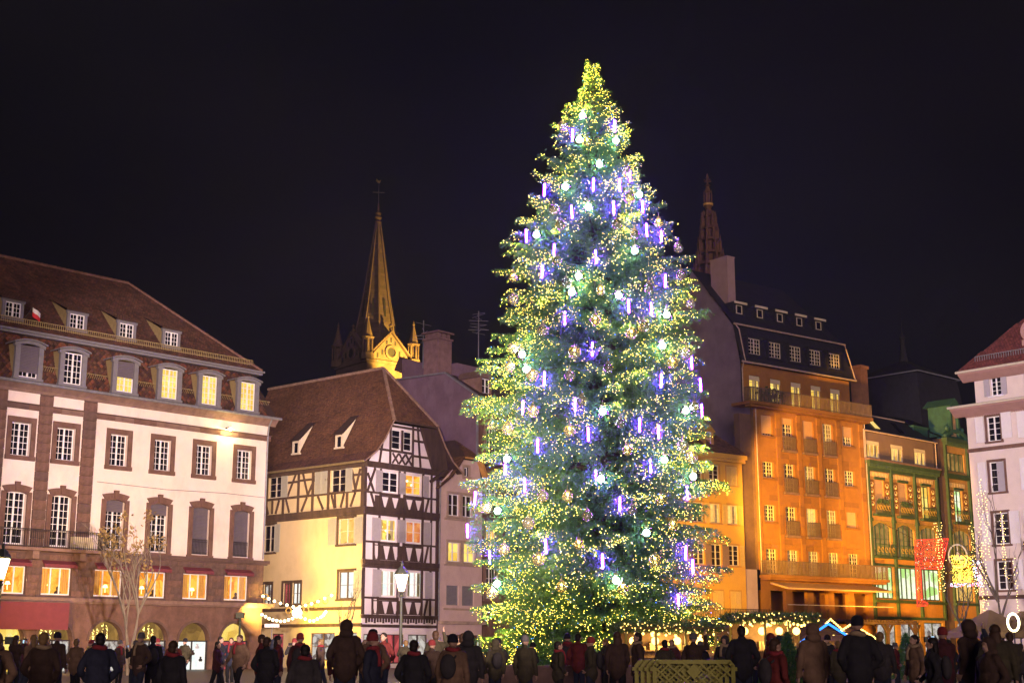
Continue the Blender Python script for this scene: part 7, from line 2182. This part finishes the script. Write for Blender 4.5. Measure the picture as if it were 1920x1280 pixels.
# arm poses: elbow and wrist of each arm (x right, y back is negative = towards camera, z up) for a 1.74 m figure facing +y
POSES = {
    'down': (((-0.27, -0.02, 1.10), (-0.27, 0.06, 0.86)), ((0.27, -0.02, 1.10), (0.27, 0.06, 0.86))),
    'pockets': (((-0.31, -0.05, 1.12), (-0.20, 0.10, 0.95)), ((0.31, -0.05, 1.12), (0.20, 0.10, 0.95))),
    'photo': (((-0.26, 0.12, 1.22), (-0.10, 0.30, 1.50)), ((0.26, 0.12, 1.22), (0.10, 0.30, 1.50))),
    'raise': (((-0.27, -0.02, 1.10), (-0.27, 0.08, 0.86)), ((0.30, 0.10, 1.42), (0.24, 0.20, 1.72))),
    'walk': (((-0.27, -0.10, 1.12), (-0.25, 0.02, 0.90)), ((0.27, 0.08, 1.12), (0.25, 0.26, 0.95))),
}
LEGS = {'down': (0.0, 0.0), 'pockets': (0.05, -0.04), 'photo': (0.03, -0.03), 'raise': (0.0, 0.04), 'walk': (0.24, -0.22)}


def hand(b, w, e):
    """palm, four unequal bent fingers and a thumb beyond wrist w, arm coming from e"""
    w, e = Vector(w), Vector(e)
    t = (w - e).normalized()
    sx = 1 if w.x > 0 else -1
    side_ = Vector((0, 1, 0)) if abs(t.y) < 0.7 else Vector((0, 0, 1))
    side_ = (side_ - t * side_.dot(t)).normalized()
    inn = t.cross(side_) * (-sx)
    capsule(b, w + t * 0.01 - side_ * 0.018, w + t * 0.075 - side_ * 0.022, 0.024, 0.022, 8)
    capsule(b, w + t * 0.01 + side_ * 0.018, w + t * 0.075 + side_ * 0.022, 0.024, 0.022, 8)
    for k, fl in enumerate((0.062, 0.075, 0.070, 0.052)):
        o_ = side_ * (0.033 - 0.022 * k)
        k0 = w + t * 0.085 + o_; k1 = k0 + t * fl * 0.55 + inn * 0.010; k2 = k1 + t * fl * 0.35 + inn * 0.028
        capsule(b, k0, k1, 0.0105, 0.0095, 6); capsule(b, k1, k2, 0.0095, 0.0085, 6)
    th0 = w + t * 0.03 + side_ * 0.035; th1 = th0 + t * 0.03 + side_ * 0.03 + inn * 0.012
    capsule(b, th0, th1, 0.012, 0.011, 6); capsule(b, th1, th1 + t * 0.03 + inn * 0.012, 0.011, 0.009, 6)


BODY, COATME, TROUS = {}, {}, {}
for nm, (la, ra) in POSES.items():
    lf, rf_ = LEGS[nm]
    b = MB()
    for s, fy in ((-1, lf), (1, rf_)):
        hip, kn, an_ = (s * 0.09, 0, 0.92), (s * 0.10, fy * 0.5 + 0.03, 0.50), (s * 0.10, fy, 0.09)
        capsule(b, hip, kn, 0.085, 0.058); capsule(b, kn, an_, 0.057, 0.040)
        capsule(b, (s * 0.105, fy - 0.04, 0.045), (s * 0.115, fy + 0.15, 0.04), 0.045, 0.038)
    ell(b, (0, 0, 0.98), (0.165, 0.115, 0.14)); ell(b, (0, 0, 1.15), (0.15, 0.10, 0.2)); ell(b, (0, 0, 1.33), (0.185, 0.115, 0.16))
    capsule(b, (-0.15, 0, 1.42), (0.15, 0, 1.42), 0.07, 0.07)
    capsule(b, (0, 0.0, 1.42), (0, 0.015, 1.56), 0.06, 0.052)
    # head: skull, jaw, nose, ears, brow, lips
    ell(b, (0, 0.005, 1.65), (0.076, 0.094, 0.098)); ell(b, (0, 0.045, 1.585), (0.052, 0.055, 0.058))
    capsule(b, (0, 0.092, 1.635), (0, 0.112, 1.612), 0.010, 0.015, 6)
    capsule(b, (-0.035, 0.088, 1.665), (0.035, 0.088, 1.665), 0.012, 0.012, 6)
    capsule(b, (-0.02, 0.094, 1.578), (0.02, 0.094, 1.578), 0.010, 0.010, 6)
    for s in (-1, 1):
        ell(b, (s * 0.080, 0.0, 1.63), (0.014, 0.022, 0.032), 8, 6)
    for (el, wr), s in ((la, -1), (ra, 1)):
        capsule(b, (s * 0.185, 0, 1.41), el, 0.050, 0.040); capsule(b, el, wr, 0.038, 0.027); hand(b, wr, el)
    BODY[nm] = fuse('body', b, 0.0105, skin, 1)
    c_ = MB()
    ell(c_, (0, 0, 1.30), (0.225, 0.160, 0.21)); ell(c_, (0, 0, 1.08), (0.205, 0.155, 0.26)); ell(c_, (0, -0.005, 0.88), (0.215, 0.165, 0.24))
    capsule(c_, (-0.155, 0, 1.415), (0.155, 0, 1.415), 0.085, 0.085); capsule(c_, (0, -0.01, 1.44), (0, -0.005, 1.505), 0.092, 0.080)
    for (el, wr), s in ((la, -1), (ra, 1)):
        capsule(c_, (s * 0.185, 0, 1.40), el, 0.078, 0.062); capsule(c_, el, Vector(el).lerp(Vector(wr), 0.95), 0.062, 0.047)
    COATME[nm] = fuse('coat', c_, 0.017, coat_m['black'], 2)
    t_ = MB()
    for s, fy in ((-1, lf), (1, rf_)):
        capsule(t_, (s * 0.09, 0, 0.90), (s * 0.10, fy * 0.5 + 0.03, 0.50), 0.108, 0.080); capsule(t_, (s * 0.10, fy * 0.5 + 0.03, 0.50), (s * 0.10, fy, 0.12), 0.078, 0.065)
    TROUS[nm] = fuse('trousers', t_, 0.018, trouser_m[0], 2)
hb = MB(); ell(hb, (0, -0.012, 1.672), (0.088, 0.102, 0.096)); ell(hb, (0, -0.05, 1.61), (0.078, 0.062, 0.075))
hs = [v for v in hb.v]
hb.v = [(x, min(y, 0.055 + (z - 1.66) * 0.55) if z < 1.735 else y, z) for x, y, z in hs]
HAIR_S = hb.mesh('hair', hair_m[0], True)
hb = MB(); ell(hb, (0, -0.012, 1.672), (0.092, 0.104, 0.098)); ell(hb, (0, -0.055, 1.52), (0.105, 0.062, 0.17))
hs = [v for v in hb.v]
hb.v = [(x, min(y, 0.05 + (z - 1.66) * 0.55) if z < 1.735 else y, z) for x, y, z in hs]
HAIR_L = hb.mesh('hair', hair_m[0], True)
hb = MB(); hb.lathe([(0.100, 1.635), (0.106, 1.64), (0.106, 1.69), (0.100, 1.695), (0.099, 1.73), (0.080, 1.77), (0.045, 1.795), (0.005, 1.802)], 16)
hb.v = [(x * 0.93, y * 1.05 - 0.008, z) for x, y, z in hb.v]
HAT = hb.mesh('hat', hat_m['black knit hat'], True)
hb = MB(); ell(hb, (0, -0.02, 1.655), (0.118, 0.128, 0.135)); ell(hb, (0, -0.06, 1.53), (0.13, 0.09, 0.09))
hs = [v for v in hb.v]
hb.v = [(x, min(y, 0.075 + (z - 1.66) * 0.3), z) for x, y, z in hs]
HOOD = hb.mesh('hood', coat_m['black'], True)
hb = MB(); hb.tube([(0.095 * math.cos(t), 0.085 * math.sin(t) + 0.005, 1.505 + 0.012 * math.sin(2 * t)) for t in np.linspace(0, 6.2832, 15)], 0.042, 8)
hb.tube([(0.05, 0.1, 1.49), (0.06, 0.15, 1.35), (0.055, 0.155, 1.2)], [0.04, 0.035, 0.04], 8)
SCARF = hb.mesh('scarf', scarf_m[0], True)
hb = MB(); ell(hb, (0, -0.23, 1.2), (0.15, 0.10, 0.23)); capsule(hb, (-0.09, -0.15, 1.36), (-0.12, 0.03, 1.475), 0.02, 0.02); capsule(hb, (0.09, -0.15, 1.36), (0.12, 0.03, 1.475), 0.02, 0.02)
PACK = hb.mesh('backpack', coat_m['charcoal'], True)
PHONE = MB().box(-0.075, 0.075, 0.40, 0.41, 1.52, 1.62).mesh('phone', iron)
PSCR = MB().box(-0.068, 0.068, 0.397, 0.399, 1.526, 1.614).mesh('phone', glow('phone_screen', (0.5, 0.75, 1.0), 1.2))
used = {}


def person(px, Y, h=1.74, face=0.0, coat='black', head='hair', hat=None, pose='down', scarf=None, pack=False, where='', haircol=0, zoff=0.0):
    p = at(px, 1240, Y)
    what = {'hair': 'short hair', 'long': 'long hair', 'hood': 'hood up'}.get(head, hat)
    extra = {'photo': ' holding up a phone', 'raise': ' raising one arm', 'walk': ' walking', 'pockets': ' with hands in pockets', 'down': ''}[pose]
    lab = f"person in {coat} coat, {what}"
    for e_ in ((f", {'red' if scarf == 0 else 'beige'} scarf" if scarf is not None else ''), (', backpack' if pack else ''), extra):
        if len((lab + e_ + ', ' + where).split()) <= 16: lab += e_
    lab += ', ' + where
    used.setdefault(lab, []).append(px)
    t = thing('person', lab, 'person', (p.x, p.y, 0), face, 'crowd in the square')
    s_ = h / 1.76
    t.scale = (s_ * random.uniform(0.97, 1.08), s_ * random.uniform(0.97, 1.08), s_)
    put('body', BODY[pose], t)
    put('coat', COATME[pose], t, mat=coat_m[coat])
    put('trousers', TROUS[pose], t, mat=trouser_m[int(px) % 2])
    if head == 'hair': put('hair', HAIR_S, t, mat=hair_m[haircol])
    elif head == 'long': put('hair', HAIR_L, t, mat=hair_m[haircol])
    elif head == 'hood': put('hood', HOOD, t, mat=coat_m[coat])
    else: put('hat', HAT, t, mat=hat_m[hat]); 
    if scarf is not None: put('scarf', SCARF, t, mat=scarf_m[scarf])
    if pack: put('backpack', PACK, t)
    if pose == 'photo':
        ph = thing('phone', f'lit phone held by figure in {coat} coat, {what}, {where}', 'phone', (p.x, p.y, 0), face)
        ph.scale = t.scale
        put('case', PHONE, ph); put('screen', PSCR, ph)


# the few who stand still enough to be read in the photograph
person(1611, 23, 1.79, R(6), 'black', 'hat', 'black knit hat', 'pockets', 1, False, 'nearest figure before the stalls')
person(1525, 24, 1.70, R(20), 'tan', 'hood', None, 'down', None, False, 'left of the man in the dark hat')
person(776, 22, 1.43, R(-12), 'black', 'hair', None, 'pockets', 0, False, 'below the middle lantern post')
person(648, 27, 1.82, R(8), 'dark brown', 'hood', None, 'pockets', None, False, 'before the yellow side wall')
person(816, 34, 1.72, R(10), 'olive', 'hair', None, 'raise', None, False, 'right of the middle lantern post', 1)
person(878, 26, 1.60, R(-8), 'charcoal', 'hood', None, 'down', None, False, 'before the rose house shop')
person(1770, 26, 1.66, R(15), 'maroon', 'hat', 'red knit hat', 'photo', None, False, 'under the red light curtain')
person(1818, 24, 1.76, R(40), 'dark brown', 'hood', None, 'walk', None, True, 'under the golden gift box')
person(1870, 23, 1.68, R(-30), 'olive', 'long', None, 'down', None, False, 'below the ring light', 1)
person(1392, 29, 1.76, R(0), 'black', 'hair', None, 'pockets', None, False, 'just right of the crowd barriers')
person(262, 35, 1.66, R(150), 'dark brown', 'hat', 'grey knit hat', 'pockets', 1, False, 'by the slim pale tree', 1)
person(285, 36, 1.62, R(20), 'black', 'hair', None, 'down', None, True, 'right of the slim pale tree')
person(60, 34, 1.62, R(60), 'tan', 'long', None, 'walk', None, False, 'under the burgundy canopy', 2)
person(105, 36, 1.68, R(-20), 'dark brown', 'hat', 'black knit hat', 'down', None, False, 'right end of the burgundy canopy')
person(490, 33, 1.62, R(-90), 'dark red', 'hair', None, 'walk', None, False, 'at the corner of the arcade', 1)
person(520, 34, 1.60, R(-80), 'dark red', 'long', None, 'down', None, False, 'beside the arcade corner', 0)
# the rest of the crowd
spots = ['by the arcade', 'by the yellow side wall', 'by the timbered gable', 'below the Christmas tree', 'by the fir kiosks', 'before the orange building', 'before the ironwork building', 'near the white building']
edges = [480, 690, 830, 1140, 1340, 1600, 1800, 1925]
rc = random.Random(99)
xs = []
for Y0, Y1, step, off in ((19, 23, 120, 10), (27, 34, 62, 0), (36, 50, 54, 18)):
    x = -20 + off
    while x < 1940:
        xs.append((x + rc.uniform(-14, 14), rc.uniform(Y0, Y1)))
        x += step * rc.uniform(0.7, 1.3)
bag = []
rest = {}
for px, Y in xs:
    if 1180 < px < 1385 and Y < 30: continue
    if 900 < px < 1180 and Y < 26: continue
    if px < 480:
        if Y < 26 and rc.random() < 0.5: continue
        if Y > 26: Y += 12
    if abs(px - 1611) < 60 and Y < 30: continue
    if abs(px - 776) < 60 and Y < 30: continue
    w = spots[next((i for i, e in enumerate(edges) if px < e), 7)]
    head = rc.choice(('hair', 'long', 'hood', 'hat', 'hat', 'hair'))
    bag.append(dict(px=px, Y=Y, h=rc.uniform(1.45, 1.72) if Y > 26 else rc.uniform(1.35, 1.56), face=rc.choice((0, 0, 0, 90, -90, 160)) * math.pi / 180 + rc.uniform(-.5, .5), coat=rc.choice(list(COATS)), head=head, hat=rc.choice(list(hat_m)) if head == 'hat' else None,
                    pose=rc.choice(('down', 'pockets', 'pockets', 'walk', 'photo', 'down', 'raise' if rc.random() < 0.3 else 'down')), scarf=rc.choice((None, None, 0, 1)), pack=rc.random() < 0.2, where=w, haircol=rc.randrange(3)))
seen = {}
for d in bag:
    k = (d['coat'], d['head'], d['hat'], d['scarf'], d['where'])
    n_try = 0
    while k in seen and n_try < 40:
        d['coat'] = rc.choice(list(COATS)); d['scarf'] = rc.choice((None, 0, 1))
        k = (d['coat'], d['head'], d['hat'], d['scarf'], d['where']); n_try += 1
    seen[k] = 1
    person(**d)
print('people', len(bag) + 16)

# ================================================================== night air: faint haze that scatters the lights
hz = MB().box(-420, 420, -60, 620, -1.0, 160)
hm, hn, hl, ho = new_mat('haze')
pv_ = hn.new('ShaderNodeVolumePrincipled')
pv_.inputs['Color'].default_value = (0.70, 0.74, 1.0, 1)
pv_.inputs['Density'].default_value = 0.00017
pv_.inputs['Anisotropy'].default_value = 0.5
hl.new(pv_.outputs['Volume'], ho.inputs['Volume'])
hzo = build('haze', hz, hm)
hzo['kind'] = 'stuff'
